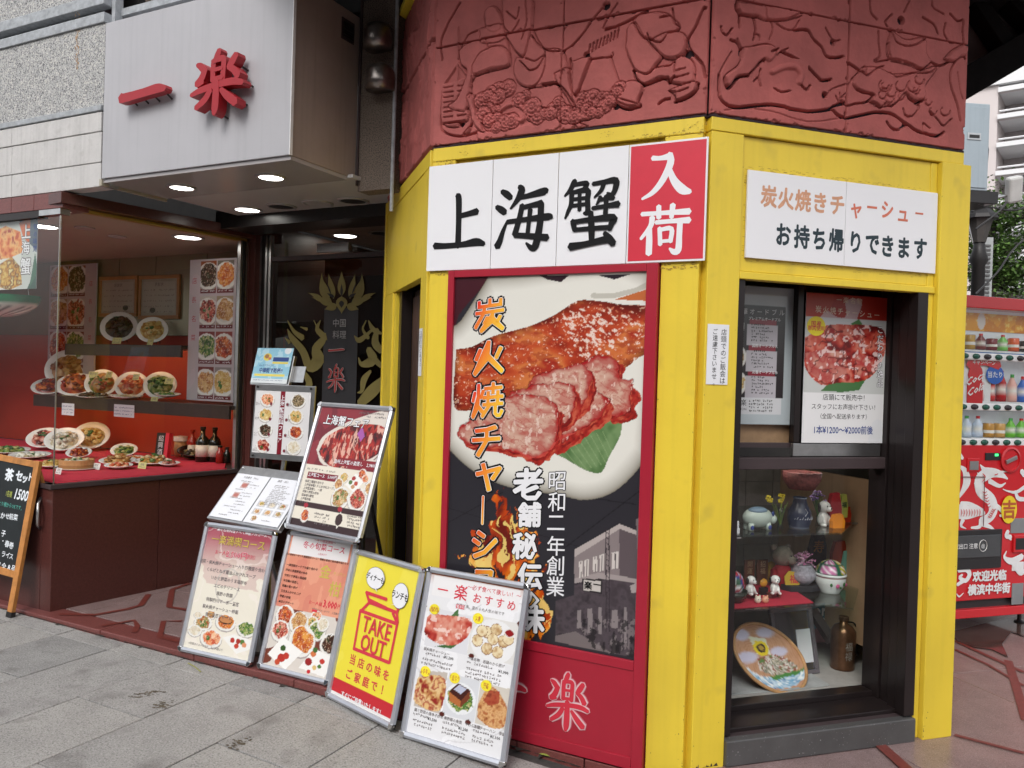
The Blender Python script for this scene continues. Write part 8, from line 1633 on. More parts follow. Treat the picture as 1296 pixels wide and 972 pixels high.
mk = inpoly(A.X, A.Z, [mt4(*p) for p in ((160, 460), (250, 510), (330, 520), (470, 470), (480, 520), (400, 570), (300, 575), (200, 530))]); A.pal(mk, [(60, 120, 170), (210, 225, 235), (80, 150, 190), (235, 240, 240)], 60, 5); A.poly([mt4(*p) for p in ((290, 515), (440, 480), (470, 470), (440, 500), (320, 530))], (70, 130, 60)); A.line([mt4(130, 440), mt4(260, 520), mt4(310, 560)], .006, (230, 232, 232))
ring = [el(i / 60 * 2 * pi, .985) for i in range(60)]
# the painted face is a fan disc sampled from the picture
q = MB(); V = []; Cc = []
for i in range(26):
    for j in range(72):
        x, z = el(j / 72 * 2 * pi, i / 25 * .97); V.append((x, -.004, z)); ix = int((x - A.x0) / A.w * (A.nx - 1)); iz = int((z - A.z0) / A.h * (A.nz - 1)); Cc.append(tuple(A.C[min(max(iz, 0), A.nz - 1), min(max(ix, 0), A.nx - 1)]))
q.add(V, [(i * 72 + j, i * 72 + (j + 1) % 72, (i + 1) * 72 + (j + 1) % 72, (i + 1) * 72 + j) for i in range(25) for j in range(72)], Cc)
q2 = MB(); q2.add([(p[0], .004, p[1]) for p in ring], [tuple(range(60))]); t.part('painted_face', q, vmat('painted_colour', .7, .3), ft); t.part('back', q2, BAM, ft)
t.part('rim', MB().tube([(p[0], -.006, p[1]) for p in ring + ring[:2]], .008, 8), BAM, ft, smooth=True)
# mirror frame behind the tray
u0, v0 = fpos(545, 490); fm_ = FB.sub(u0, v0, ZF, rz=2, tilt=14); w_, hh_ = .235, .30
t = Thing('mirror_frame', 'grey framed mirror picture leaning behind the bamboo tray', 'frame', FB.sub(u0, v0, ZF)); FRM = mat('grey_violet_frame', (.14, .125, .14), .4)
for (x0, x1, z0, z1_) in ((-w_, 0, 0, .018), (-w_, 0, hh_ - .018, hh_), (-.018, 0, .0185, hh_ - .0185), (-w_, -w_ + .018, .0185, hh_ - .0185)): t.part('frame_rail', bx(x0, x1, -.01, .01, z0, z1_), FRM, fm_, bevel=.002)
t.part('mirror', bx(-w_ + .018, -.018, 0, .004, .018, hh_ - .018), mat('old_mirror', (.5, .5, .52), .12, metal=.9, var=.1), fm_); t.part('white_sheet', bx(-.10, -.022, -.003, -.001, .05, .2), WHITEP, fm_)
# calligraphy card behind
u0, z0 = mF(320, 235, .60); u1, z1_ = mF(485, 165, .60); t = Thing('calligraphy_card', 'grey card with handwritten characters behind the mirror frame', 'card', FB.sub(u0, .60, z0)); t.part('sheet', bx(0, u1 - u0, 0, .003, -.06, z1_ - z0 + .03), mat('grey_card', (.30, .33, .33), .6)); q = MB(); q.text('万事如意', (u1 - u0) * .3, z1_ - z0 + .02, .034, -.001, vert=True, res=1); q.text('吉祥', (u1 - u0) * .7, z1_ - z0 + .02, .034, -.001, vert=True, res=1); t.part('lettering', q, INK); t.part('stand', bx(.02, u1 - u0 - .02, .01, .02, ZF - z0, -.061), BLACK)
# metal flask with cord
COP = mat('aged_copper', (.20, .10, .055), .3, metal=.75, var=.3, vscale=18)
u0, v0 = fpos(663, 465); k = FB.ppm(u0, v0, ZF) / 4; t = Thing('copper_flask', 'aged copper flask with a neck cord standing in the cabinet', 'flask', FB.sub(u0, v0, ZF)); t.part('body', MB().lathe([(0, 0), (56 * k, 0), (60 * k, 8 * k), (60 * k, 190 * k), (44 * k, 215 * k), (20 * k, 228 * k), (20 * k, 262 * k), (0, 264 * k)], n=28), COP, smooth=True); t.part('stopper', MB().lathe([(18 * k, 240 * k), (24 * k, 244 * k), (24 * k, 262 * k), (0, 264 * k)], n=16), mat('dark_cork', (.1, .05, .03), .7)); t.part('cord', MB().tube(smooth_path([(22 * k, 0, 232 * k), (60 * k, -10 * k, 222 * k), (84 * k, -14 * k, 150 * k), (70 * k, -12 * k, 90 * k), (86 * k, -12 * k, 60 * k)], 4), 4 * k, 6), BLACK, smooth=True); q = MB(); q.text('福禄', -14 * k, 150 * k, 46 * k, -61 * k, vert=True, res=1); t.part('engraving', q, mat('pale_engraving', (.4, .35, .3), .4))
# teal poster fragment reading 'are ... own.'
wq = .70; u0, z0 = mF(500, 240, wq); u1, z1_ = mF(668, 128, wq); t = Thing('teal_poster', 'curled teal and red poster with white words behind the flask', 'poster', FB.sub(u0, wq, z0)); A = Art(u1 - u0, z1_ - z0 + .1, .004, (60, 130, 145), z0=-.1); A.ell((u1 - u0) * .95, (z1_ - z0) * .3, .09, .14, (190, 80, 80)); A.put(A.Z < -.03, (170, 120, 130)); t.part('sheet', A.mesh('sheet', VPRINT, 0), VPRINT); q = MB(); q.text('are', (u1 - u0) * .42, (z1_ - z0) * .66, .085, -.002, off=.03, res=1); q.text('own.', (u1 - u0) * .62, (z1_ - z0) * .18, .06, -.002, off=.03, res=1); t.part('lettering', q, WHITE)
q = MB(); a_ = [FB.pz(900 + X_ / 4, 729 + Y_ / 4, ZF + .012) for X_, Y_ in ((500, 170), (560, 160), (640, 300), (590, 330))]
t, kb_ = Thing('dark_plank', 'dark wooden plank leaning behind the mirror frame', 'plank', FB.sub(.80, .62, ZF)), 0
p0 = mF(610, 330, .55); p1 = mF(510, 175, .62); li = FB.sub(.80, .62, ZF).m.inverted() @ FB.m
a = li @ Vector((p0[0], .55, max(p0[1], ZF + .02))); b = li @ Vector((p1[0], .62, p1[1])); t.part('plank', MB().tube([tuple(a), tuple(b)], .028, 4), mat('black_brown_wood', (.04, .03, .028), .5))
q = MB(); pts = [fpos(X_, Y_, ZF + .001) for X_, Y_ in ((80, 500), (480, 480), (600, 555), (440, 575), (80, 605))]; q.hprism(pts, ZF + .001, ZF + .005); solo('paper_sheet', q, mat('pale_stone_paper', (.42, .43, .43), .7, var=.2, vscale=14), FB, 'crumpled pale sheet under the bamboo tray', 'paper')
t = Thing('folded_papers', 'pile of pale folded papers at the back right of the cabinet floor', 'papers', FB.sub(*fpos(760, 320), ZF))
for i in range(4): t.part('paper', bx(-.07 + .01 * i, .07 - .008 * i, -.03 + .01 * i, .09, .006 * i, .006 * i + .005), WHITEP if i % 2 else CAB)
# tuck-in: posters behind the upper sashes
def sheet_poster(name, label, fr, u0, u1, z0, z1_, w_, cell=.0036, base=(240, 240, 240)):
    t = Thing(name, label, 'poster', fr.sub(u0, w_, z0)); t.part('sheet', bx(0, u1 - u0, .001, .0025, 0, z1_ - z0), WHITEP); return t, Art(u1 - u0, z1_ - z0, cell, base)
wq = .184; m5 = lambda X_, Y_: FB.px(900 + X_ / 3.74, 340 + Y_ / 3.74, wq)
u0, z1_ = m5(452, 112); u1, z0 = m5(812, 826); u1 = m5(828, 300)[0];
t, A = sheet_poster('price_poster', 'roast pork poster with red heading and prices in the right takeout window', FB, u0, u1, z0, z1_, wq); o = lambda X_, Y_: (m5(X_, Y_)[0] - u0, m5(X_, Y_)[1] - z0)
H_ = z1_ - z0; W_ = u1 - u0; kk = FB.ppm(.7, wq, 1.6) / 3.74
A.rect(0, 9, o(600, 236)[1], 9, (172, 44, 30)); A.put((fbm(A.X * 5, A.Z * 5, 3) > .58) & (A.Z > o(600, 236)[1]), (190, 70, 45), .6); A.rect(0, 9, o(600, 590)[1], o(600, 236)[1], (205, 208, 205)); A.put(fbm(A.X * 4, A.Z * 4 + 9, 2) > .62, (228, 232, 236), .5)
A.poly([o(*p) for p in ((520, 578), (560, 540), (700, 530), (735, 520), (700, 575), (620, 585))], (75, 120, 70)); A.poly([o(*p) for p in ((660, 260), (700, 240), (720, 270), (690, 300))], (80, 130, 70))
mk = inpoly(A.X, A.Z, smooth_path([o(*p) for p in ((440, 330), (540, 270), (640, 265), (760, 270), (822, 300), (822, 400), (770, 500), (700, 535), (600, 540), (520, 550), (450, 480), (438, 400))], 3)); A.pal(mk, [(110, 22, 22), (175, 45, 38), (205, 85, 65), (220, 130, 110), (160, 35, 35)], 22, 3); A.pal(mk & inpoly(A.X, A.Z, [o(*p) for p in ((445, 400), (540, 380), (640, 400), (640, 500), (540, 545), (460, 490))]), [(205, 130, 115), (185, 70, 65), (222, 165, 145)], 20, 7); A.pal(mk & inpoly(A.X, A.Z, [o(*p) for p in ((680, 400), (770, 420), (760, 500), (680, 520))]), [(210, 140, 120), (190, 60, 60), (225, 170, 150)], 24, 2); A.put(mk & (fbm(A.X * 60, A.Z * 60, 2) > .67), (250, 225, 220), .75); A.put(mk & (np.abs(fbm(A.X * 16, A.Z * 26, 2) - .5) < .02), (95, 12, 16), .8)
t.part('print', A.mesh('print', VPRINT, 0), VPRINT)
q = MB()
for ch, X_, Y_ in zip('一楽名物', (606, 638, 670, 702), (148, 150, 152, 155)): u, z = o(X_, Y_); q.text(ch, u, z, 32 * kk, -.0006, off=.005)
for i, ch in enumerate('炭火焼チャーシュー'): u, z = o(508 + 34.5 * i, 192 + 3.6 * i); q.text(ch, u, z, 36 * kk, -.0006, off=.006)
t.part('lettering', q, mat('cream_print', (.72, .62, .48), .5))
q = MB()
for y_, off_, mt__ in ((-.0006, .06, INK), (-.0014, .01, WHITE)):
    q = MB()
    for i, ch in enumerate('こだわりの逸品'): u, z = o(800, 290 + 42 * i); q.text(ch, u, z, 40 * kk, y_, off=off_, res=1)
    t.part('lettering', q, mt__)
q = MB(); u, z = o(497, 272); q.flat([(u + cos(a / 20 * 2 * pi) * 52 * kk, z + sin(a / 20 * 2 * pi) * 46 * kk) for a in range(20)], -.001); t.part('badge', q, YELI); q = MB(); q.text('国産', u, z + .009, 30 * kk, -.0016, off=.02, res=1); q.text('豚肉使用', u, z - .009, 24 * kk, -.0016, off=.015, res=1); t.part('lettering', q, REDINK)
q = MB()
for t_, Y_, s_ in (('店頭にて販売中！', 610, 33), ('スタッフにお声掛け下さい！', 655, 30), ('（全国へ配送承ります）', 700, 28)): u, z = o(628, Y_); q.text(t_, u, z, s_ * kk, -.0006, res=1)
t.part('lettering', q, INK); q = MB(); u, z = o(628, 764); q.text('1本¥1200～¥2000前後', u, z, 43 * kk, -.0006, off=.018, sx=.84); t.part('lettering', q, NAVY)
# platter menu in the left sash
wq = .232; m5 = lambda X_, Y_: FB.px(900 + X_ / 3.74, 340 + Y_ / 3.74, wq)
u0 = FB.px(926, 480, wq)[0] - .02; u1, z1_ = m5(400, 98); z0 = m5(300, 738)[1]
t, A = sheet_poster('platter_menu', 'dark platter menu with three priced boxes taped inside the left takeout window', FB, u0, u1, z0, z1_, wq); o = lambda X_, Y_: (m5(X_, Y_)[0] - u0, m5(X_, Y_)[1] - z0); kk = FB.ppm(.4, wq, 1.6) / 3.74
A.C[:] = np.array(lin((196, 205, 210))); xr_ = o(345, 400)[0]; A.rect(0, xr_, o(300, 612)[1], o(300, 180)[1], (36, 22, 28)); A.rect(0, xr_ - .004, o(300, 690)[1], o(300, 614)[1], (228, 228, 232))
for (Y_, r_, kd) in ((270, 44, 'meat'), (415, 56, 'mix'), (540, 58, 'noodle')): u, z = o(118, Y_); A.dish(u, z, r_ * kk, kd, Y_, 1.0)
for Y_ in (235, 362, 486): A.rect(o(180, 0)[0], o(325, 0)[0], o(0, Y_ + 118)[1], o(0, Y_ + 16)[1], (206, 200, 208)); A.rect(o(190, 0)[0], o(318, 0)[0], o(0, Y_ + 16)[1], o(0, Y_ - 8)[1], (150, 22, 50))
t.part('print', A.mesh('print', VPRINT, 0), VPRINT)
q = MB()
for i, ch in enumerate('テイク中華オードブル'): u, z = o(20 + 35 * i, 196 + 1.5 * i); q.text(ch, u, z, 31 * kk, -.0006, res=1)
for Y_, t_ in ((239, 'プレミアムオードブル'), (366, '国際オードブルＡ'), (491, '定番オードブルＢ')): u, z = o(254, Y_); q.text(t_, u, z, 18 * kk, -.0006, off=.015, res=1)
t.part('lettering', q, WHITE); q = MB()
for Y_ in (255, 380, 505):
    for i in range(6): u, z = o(190, Y_ + 8 + 15 * i); q.scrib(u, z, (90 + 25 * ((i * 7) % 3)) * kk * .8, 11 * kk, -.0006, seed=i + Y_)
for i in range(4): u, z = o(178, 624 + 16 * i); q.scrib(u, z, 130 * kk, 11 * kk, -.0006, seed=i + 77)
u, z = o(138, 634); q.text('一楽', u, z, 34 * kk, -.0006, res=1); u, z = o(140, 664); q.text('651-1396', u, z, 17 * kk, -.0006, res=1); t.part('lettering', q, INK)
wq = .25; u0, z0 = FB.px(900 + 112 / 3.74, 340 + 826 / 3.74, wq); u1 = FB.px(1003, 500, wq)[0]; solo('cardboard_sheet', bx(u0 - .05, u1, .262, .266, 1.156, z0 + .13), mat('brown_cardboard', (.36, .22, .12), .7, var=.2, vscale=15), FB, 'brown cardboard below the platter menu in the takeout window', 'cardboard')
# =================================================================== vending machine
pv = WORLD.pz(1290, 797, 0); FV = Frame(pv, 17.84)
VR = mat('vending_red', (.58, .014, .022), .25, var=.03, coat=.5); VG = mat('vending_grey_plastic', (.22, .23, .24), .4); VW = mat('vending_white', (.76, .77, .78), .3); VB = mat('vending_black', (.02, .02, .022), .3)
vm = Thing('vending_machine', 'red drinks vending machine with a white dragon and lit bottle shelves', 'vending machine', FV); x0, x1 = -.93, .21
vp = vm.part; v9 = lambda X_, Y_: FV.px(1190 + X_ / 4.226, 350 + Y_ / 4.226, 0); v8 = lambda X_, Y_: FV.px(1190 + X_ / 3.888, 570 + Y_ / 3.888, 0)
ztop = 2.02; zwt = v9(300, 175)[1]; zwb = v9(300, 900)[1]
vp('cabinet', bx(x0, x1, .10, .75, .10, ztop), VR, bevel=.01); vp('top_band', bx(x0, x1, 0, .10, zwt, ztop), VR, bevel=.006); vp('lower_door', bx(x0, x1, 0, .10, .20, zwb), VR, bevel=.006)
vp('side_frame', bx(x1 - .04, x1, .0, .10, zwb + .001, zwt - .001), VR); vp('side_frame', bx(x0, x0 + .04, .0, .10, zwb + .001, zwt - .001), VR)
vp('skirt', bx(x0 + .01, x1 - .01, .02, .6, .125, .195), VB); vp('kick_bar', bx(x0, x1, -.01, .03, .098, .150), VR, bevel=.004)
for u in (x0 + .1, .02): vp('foot', MB().lathe([(.03, 0), (.03, .012), (.012, .02), (.012, .1), (0, .1)], u + .12, .12, 0, 14), VB)
vp('window_back', bx(x0 + .04, x1 - .04, .09, .098, zwb + .001, zwt - .001), mat('vending_lit_back', (.62, .66, .70), .4, emit=.10))
q = MB(); q.quad((x0 + .04, .012, zwb), (x1 - .04, .012, zwb), (x1 - .04, .012, zwt), (x0 + .04, .012, zwt)); vp('window_pane', q, GLASSM)
rowz = [v9(300, 395)[1], v9(300, 670)[1], v9(300, 865)[1]]; btn = [v9(300, 432)[1], v9(300, 700)[1], v9(300, 887)[1]]
A = Art(x1 - x0 - .08, zwt - .02 - v9(300, 290)[1], .006, (235, 165, 40), x0=x0 + .04, z0=v9(300, 290)[1]); A.put(fbm(A.X * 40, A.Z * 40, 2) > .62, (250, 215, 110), .9); A.put(fbm(A.X * 12, A.Z * 12, 2) < .4, (205, 120, 20), .7); A.ell(v9(285, 235)[0], v9(285, 235)[1], .032, .05, (225, 220, 215)); vp('sparkling_panel', A.mesh('sparkling_panel', VPRINT, .085), VPRINT)
kinds = [[('can', (120, 20, 35), .075), ('bottle', (120, 200, 90), .10), ('can', (220, 90, 30), .085), ('can', (30, 28, 30), .07), ('can', (190, 150, 60), .09), ('bottle', (120, 40, 40), .10)], [('bottle', (200, 60, 60), .16), ('bottle', (180, 20, 30), .20), ('bottle', (230, 180, 170), .17), ('bottle', (60, 110, 200), .16), ('bottle', (190, 220, 190), .17), ('bottle', (230, 190, 190), .18)], [('can', (190, 140, 60), .09), ('can', (205, 160, 90), .09), ('bottle', (110, 190, 60), .12), ('bottle', (110, 190, 60), .12), ('bottle', (200, 215, 235), .13), ('bottle', (200, 215, 235), .13)]]
for r in range(3):
    z = rowz[r]; vp('product_shelf', bx(x0 + .045, x1 - .045, .03, .088, z - .012, z), VW)
    nb = 12; st = (x1 - x0 - .1) / nb
    A = Art(x1 - x0 - .09, .045, .004, ((60, 120, 190), (50, 110, 180), (215, 130, 40))[r], x0=x0 + .045, z0=z - .058);
    for i in range(nb): A.rect(x0 + .055 + i * st, x0 + .055 + i * st + st * .75, z - .052, z - .02, ((235, 190, 60), (235, 200, 90), (205, 60, 40))[r] if (i + r) % 3 else (70, 130, 200))
    tg = vp('price_strip', A.mesh('price_strip', VPRINT, .022), VPRINT)
    q = MB()
    for i in range(nb): q.text('160' if (i + r) % 3 else '130', x0 + .055 + i * st + st * .38, z - .036, .028, .0212, off=.02, res=1)
    vp('price_lettering', q, NAVY, parent=tg)
    vp('button_bar', bx(x0 + .042, x1 - .042, .0, .02, btn[r] - .022, btn[r] + .022), VW, bevel=.008)
    for i in range(nb):
        q = MB(); q.lathe([(.028, 0), (.024, .008), (0, .010)], 0, 0, 0, 14, sy=.62); f = FV.sub(x0 + .08 + i * st, -.0005, btn[r], 0, -90); vp('select_button', q, mat('green_button', (.01, .09, .06), .15) if (i + r) % 3 else mat('dark_button', (.03, .025, .03), .15), f, smooth=True)
    for i in range(nb):
        kd, c, h = kinds[r][(i + 5) % 6]; u = x0 + .085 + i * st; rad = st * .36; h = min(h, .19); c = lin(c); cap = lin((60, 160, 70)) if i % 2 else lin((200, 30, 40))
        q = MB(); w_ = lin((235, 235, 230))
        if kd == 'can': q.lathe([(0, 0, c), (rad, .002, c), (rad, h * .3, c), (rad, h * .32, w_), (rad, h * .5, w_), (rad, h * .52, c), (rad, h * .94, c), (rad * .85, h, lin((180, 180, 180))), (0, h, lin((180, 180, 180)))], u, .055, z, 14)
        else: q.lathe([(0, 0, c), (rad * .9, .002, c), (rad * .95, h * .2, c), (rad * .8, h * .4, w_), (rad * .9, h * .6, c), (rad * .35, h * .85, c), (rad * .35, h * .9, cap), (rad * .35, h, cap), (0, h, cap)], u, .055, z, 14)
        vp('drink', q, VGLAZE, smooth=True)
# red bottle cut-out and signs in the middle row
q = MB(); bx_, bz_ = v9(208, 560); hb = .27; rp_ = [(0, -.5), (.16, -.5), (.19, -.42), (.19, -.1), (.15, .02), (.18, .12), (.15, .25), (.06, .36), (.06, .5), (0, .5)]
q.prism([(bx_ + a * hb * 1.15, bz_ + b * hb * 1.1) for a, b in rp_[1:-1]] + [(bx_ - a * hb * 1.15, bz_ + b * hb * 1.1) for a, b in rp_[1:-1][::-1]], .024, .03); cut = vp('bottle_cutout', q, VR)
q = MB(); q.text('Coca', bx_, bz_ + .02, .07, .0225, off=.02, slant=.25, shear=.4, res=1); q.text('Cola', bx_ + .006, bz_ - .045, .07, .0225, off=.02, slant=.25, shear=.4, res=1); vp('lettering', q, WHITE, parent=cut)
u, z = v9(150, 560); vp('backing_card', bx(u - .015, u + .21, .032, .036, z - .16, z + .15), VW); u, z = v9(250, 466); q = MB(); q.stroke([(u - .12, z - .008, .05), (u, z + .015, .05), (u + .12, z - .008, .05)], .020); vp('arched_label', q, VR); q = MB(); q.text('キャンペーン', u, z + .008, .03, .019, off=.02, res=1); vp('lettering', q, WHITE)
u, z = v9(310, 525); q = MB(); q.flat([(u + cos(a / 16 * 2 * pi) * .07, z + sin(a / 16 * 2 * pi) * .058) for a in range(16)], .022); vp('blue_badge', q, mat('blue_badge', (.02, .12, .5), .3)); q = MB(); q.text('当たり', u, z, .042, .0212, off=.02, res=1); vp('lettering', q, WHITE)
# lower door details
def vt(X_, Y_): return v8(X_, Y_)
u0, z1_ = vt(220, 12); u1, z0 = vt(292, 48); d_ = vp('display', bx(u0, u1, -.006, .0, z0, z1_), VB, bevel=.002); q = MB(); uu, zz = vt(272, 22); q.box(uu - .012, uu + .014, -.0075, -.0065, zz - .007, zz + .007); vp('green_digit', q, mat('green_led', (.05, .9, .2), .4, emit=1.6), parent=d_)
u0, z1_ = vt(130, 38); u1, z0 = vt(190, 105); s_ = vp('coin_slot', bx(u0, u1, -.008, 0, z0, z1_), VR, bevel=.004); u0, z1_ = vt(138, 52); u1, z0 = vt(180, 95); vp('coin_plate', bx(u0, u1, -.012, -.009, z0, z1_), STEEL, parent=s_)
uu, zz = vt(340, 45); q = MB(); q.lathe([(.075, 0), (.078, .012), (.066, .016), (.064, .006), (0, .006)], 0, 0, 0, 26); k_ = vp('round_dial', q, VR, FV.sub(uu, -.001, zz, 0, -90), smooth=False); vp('dial_lever', bx(-.045, .045, -.02, -.009, -.012, .012), STEEL, FV.sub(uu, 0, zz, 0, 0, -20), parent=k_, bevel=.003)
u0, z1_ = vt(0, 396); u1, z0 = vt(292, 575); vp('outlet_frame', bx(-.62, u1, -.012, .0, z0, z1_), VB, bevel=.004); vp('outlet_flap', bx(-.59, u1 - .02, -.020, -.013, z0 + .07, z1_ - .03), mat('smoked_plastic', (.06, .065, .07), .12), bevel=.003); q = MB(); uu, zz = vt(196, 465); q.tube([(uu + .03 * cos(a / 12 * 2 * pi), -.022, zz + .035 * sin(a / 12 * 2 * pi)) for a in range(13)], .002, 4); q.text('@', uu, zz, .03, -.0215); q.text('取出口 注意', uu - .13, zz, .034, -.0215, off=.01, res=1); vp('lettering', q, VW)
for (Xa, Ya, Xb, Yb, m_) in ((346, 335, 412, 405, VG), (352, 550, 408, 590, VW), (352, 655, 404, 755, VG)): u0, z1_ = vt(Xa, Ya); u1, z0 = vt(Xb, Yb); vp('label_plate', bx(u0, u1, -.004, 0, z0, z1_), m_, bevel=.001)
u0, z1_ = vt(355, 415); u1, z0 = vt(412, 500); vp('change_cup', bx(u0, u1, -.014, 0, z0, z1_), VR, bevel=.006); vp('change_mouth', bx(u0 + .012, u1, -.0165, -.0145, z0 + .02, z1_ - .02), VB)
q = MB(); n_ = [0]
def vs(pts, g=1.):
    n_[0] += 1; q.stroke([(*vt(p[0], p[1]), p[2] * g / 3.888 * kv) for p in pts], -.0015 - .0002 * n_[0])
kv = FV.ppm(0, 0, 1)
for st in ([(90, 75, 10), (120, 100, 30), (130, 150, 46), (115, 190, 30), (92, 230, 12)], [(330, 140, 8), (300, 120, 30), (260, 110, 46), (220, 120, 60), (190, 150, 56), (200, 200, 60), (245, 240, 60), (260, 290, 56), (240, 330, 48), (200, 350, 44)], [(195, 70, 4), (215, 95, 26), (240, 100, 30)], [(250, 100, 20), (300, 105, 10), (355, 100, 3)], [(240, 150, 26), (290, 175, 18), (320, 160, 6)], [(180, 110, 4), (200, 125, 20)], [(88, 300, 70), (130, 305, 66), (180, 300, 50), (215, 310, 20)], [(100, 260, 20), (140, 262, 18), (180, 275, 10), (210, 290, 4)], [(110, 340, 24), (100, 370, 14), (125, 385, 4)], [(200, 340, 30), (190, 375, 20), (150, 380, 10)], [(200, 360, 24), (240, 375, 18), (265, 390, 4)], [(262, 270, 30), (290, 285, 22), (305, 310, 14)], [(290, 320, 12), (310, 322, 14)], [(165, 160, 6), (185, 190, 24)], [(180, 200, 6), (200, 225, 20)],
           [(305, 190, 4), (330, 200, 8), (370, 205, 16), (412, 180, 20)], [(365, 200, 14), (380, 235, 22), (412, 240, 20)], [(395, 100, 24), (412, 120, 30)], [(330, 395, 20), (322, 420, 24), (345, 425, 20)], [(345, 440, 8), (340, 430, 20)], [(322, 495, 6), (312, 525, 16), (350, 545, 36), (400, 520, 30)], [(355, 560, 20), (390, 600, 30), (412, 590, 16)], [(85, 590, 20), (125, 585, 26), (140, 610, 24), (120, 640, 22), (92, 625, 18), (105, 610, 10)], [(80, 660, 18), (110, 640, 20)], [(76, 705, 6), (90, 718, 8), (110, 700, 3)], [(92, 20, 20), (106, 40, 16)]): vs(st)
vp('dragon_print', q, VW)
q = MB()
for i in range(11): a_, b_ = vt(212 + 4.2 * i, 205 + 14 * i) if i < 6 else vt(258 - 5 * (i - 6), 290 + 9 * (i - 6)); q.stroke([(a_ - .014, b_ + .004, .004), (a_, b_ - .004, .005), (a_ + .016, b_ + .004, .003)], -.009)
for i in range(8): a_, b_ = vt(96 + 13 * i, 305); q.stroke([(a_, b_ + .02, .003), (a_ + .006, b_, .005), (a_, b_ - .022, .003)], -.009)
a_, b_ = vt(270, 120); q.stroke([(a_ - .012, b_, .006), (a_ + .012, b_ + .006, .006)], -.009); a_, b_ = vt(215, 130); q.stroke([(a_ - .02, b_ + .02, .004), (a_, b_, .007), (a_ - .02, b_ - .03, .003)], -.009); vp('scale_lines', q, VR)
q = MB(); a_, b_ = vt(332, 290); q.flat([(a_ + cos(i / 24 * 2 * pi) * .062, b_ + sin(i / 24 * 2 * pi) * .085) for i in range(24)], -.0095); vp('yellow_disc', q, mat('golden_yellow', (.82, .62, .03), .3)); q = MB(); q.text('吉', a_, b_, .115, -.0102, off=.035); vp('lettering', q, mat('brown_red_print', (.45, .1, .03), .4))
q = MB(); a_, b_ = vt(237, 615); q.text('欢迎光临', a_, b_, .066, -.009, off=.045); a_, b_ = vt(235, 680); q.text('横滨中华街', a_, b_, .066, -.009, off=.045); vp('lettering', q, VW)
q = MB(); P_ = [vt(*p) for p in ((92, 130), (212, 130), (206, 370))]
for a_, b_ in zip(P_[:-1], P_[1:]): q.tube([(a_[0], -.010, a_[1]), (b_[0], -.010, b_[1])], .0025, 4)
vp('door_seam', q, mat('dark_red_seam', (.12, .01, .01), .5))
# =================================================================== dark timber gable end to the right of the frieze
FG = Frame((1.75, 4.15), 0); g = lambda x, y, w=0.: FG.px(x, y, w)
gb = Thing('timber_gable', 'dark timbered roof end sticking out to the right of the red frieze', 'roof', FG); TIM = mat('black_stained_timber', (.008, .007, .007), .85, var=.4, vscale=12, spec=.15)
def beam(a, b, t, w0, w1, name='beam'):
    (x0_, y0_), (x1_, y1_) = a, b; P0, P1 = g(x0_, y0_), g(x1_, y1_); P2, P3_ = g(x1_, y1_ - t), g(x0_, y0_ - t); gb.part(name, MB().prism([P0, P1, P2, P3_], w0, w1), TIM, bevel=.004)
beam((1180, 151), (1420, 10), 42, -.04, .12, 'barge_board'); beam((1225, -10), (1288, 78), 24, .0, .10) if 0 else None
gb.part('beam', MB().prism([g(1222, -8), g(1240, -8), g(1292, 64), (g(1277, 74))], -.02, .10), TIM, bevel=.004); gb.part('beam', MB().prism([g(1240, -34), g(1262, -20), g(1330, 40), g(1322, 52)], -.02, .10), TIM, bevel=.004)
gb.part('infill_board', MB().prism([g(1150, 130), g(1420, -10), g(1420, -120), g(1150, -120)], .13, .16), mat('brown_grey_board', (.21, .175, .165), .7, var=.15, vscale=4))
# =================================================================== behind: switch cabinet on a pole, lamp post, tree, flats, cables
FQ = Frame((3.6, 6.8), 6); gq = lambda x, y, w=0.: FQ.px(x, y, w)
CABM = mat('blue_grey_enamel', (.33, .39, .43), .45, var=.06, vscale=3, streak=.15)
sb = Thing('switch_cabinet', 'tall blue grey electrical cabinet mounted high beside the booth', 'cabinet', FQ); a0 = gq(1226, 240); a1 = gq(1254, 133)
zt_, zb_ = gq(1240, 131)[1], gq(1238, 241)[1]; xr_ = gq(1251, 200)[0]
sb.part('box', bx(xr_ - .42, xr_, 0, .28, zb_, zt_), CABM, bevel=.006); sb.part('door_panel', bx(xr_ - .40, xr_ - .02, -.008, -.0005, zb_ + .02, zt_ - .03), CABM, bevel=.003); a_, b_ = gq(1232, 173); sb.part('slot_frame', bx(a_ - .06, a_ + .06, -.014, -.0085, b_ - .03, b_ + .03), STEEL, bevel=.002); sb.part('slot', bx(a_ - .045, a_ + .045, -.016, -.0145, b_ - .015, b_ + .012), BLACK); sb.part('side_cable', MB().tube([(xr_ + .012, .05, zt_ - .3), (xr_ + .03, .05, (zt_ + zb_) / 2), (xr_ + .005, .05, zb_ - .1)], .008, 6), BLACK); sb.part('carrier_pole', MB().tube([(xr_ - .2, .42, 0), (xr_ - .2, .42, zt_ + .6)], .13, 14), mat('concrete_pole', (.28, .28, .27), .8), smooth=True)
sb.part('bracket', bx(xr_ - .3, xr_ + .10, .0, .28, zb_ - .10, zb_ - .002), BLACK)
a_, b_ = gq(1284, 240); fl_ = Thing('floodlight', 'pale tilted floodlight on a bracket right of the switch cabinet', 'floodlight', FQ.sub(a_, 0, b_, tilt=-20, roll=-14)); fl_.part('head', bx(-.06, .06, -.03, .05, -.11, .11), mat('pale_plastic', (.6, .6, .58), .4), bevel=.02); fl_.part('arm', MB().tube([(-.02, .02, -.04), (-.18, .02, -.04), (-.30, .02, -.06)], .014, 8), STEEL); fl_.part('bracket_plate', bx(-.26, -.16, .0, .05, -.09, -.01), STEEL)
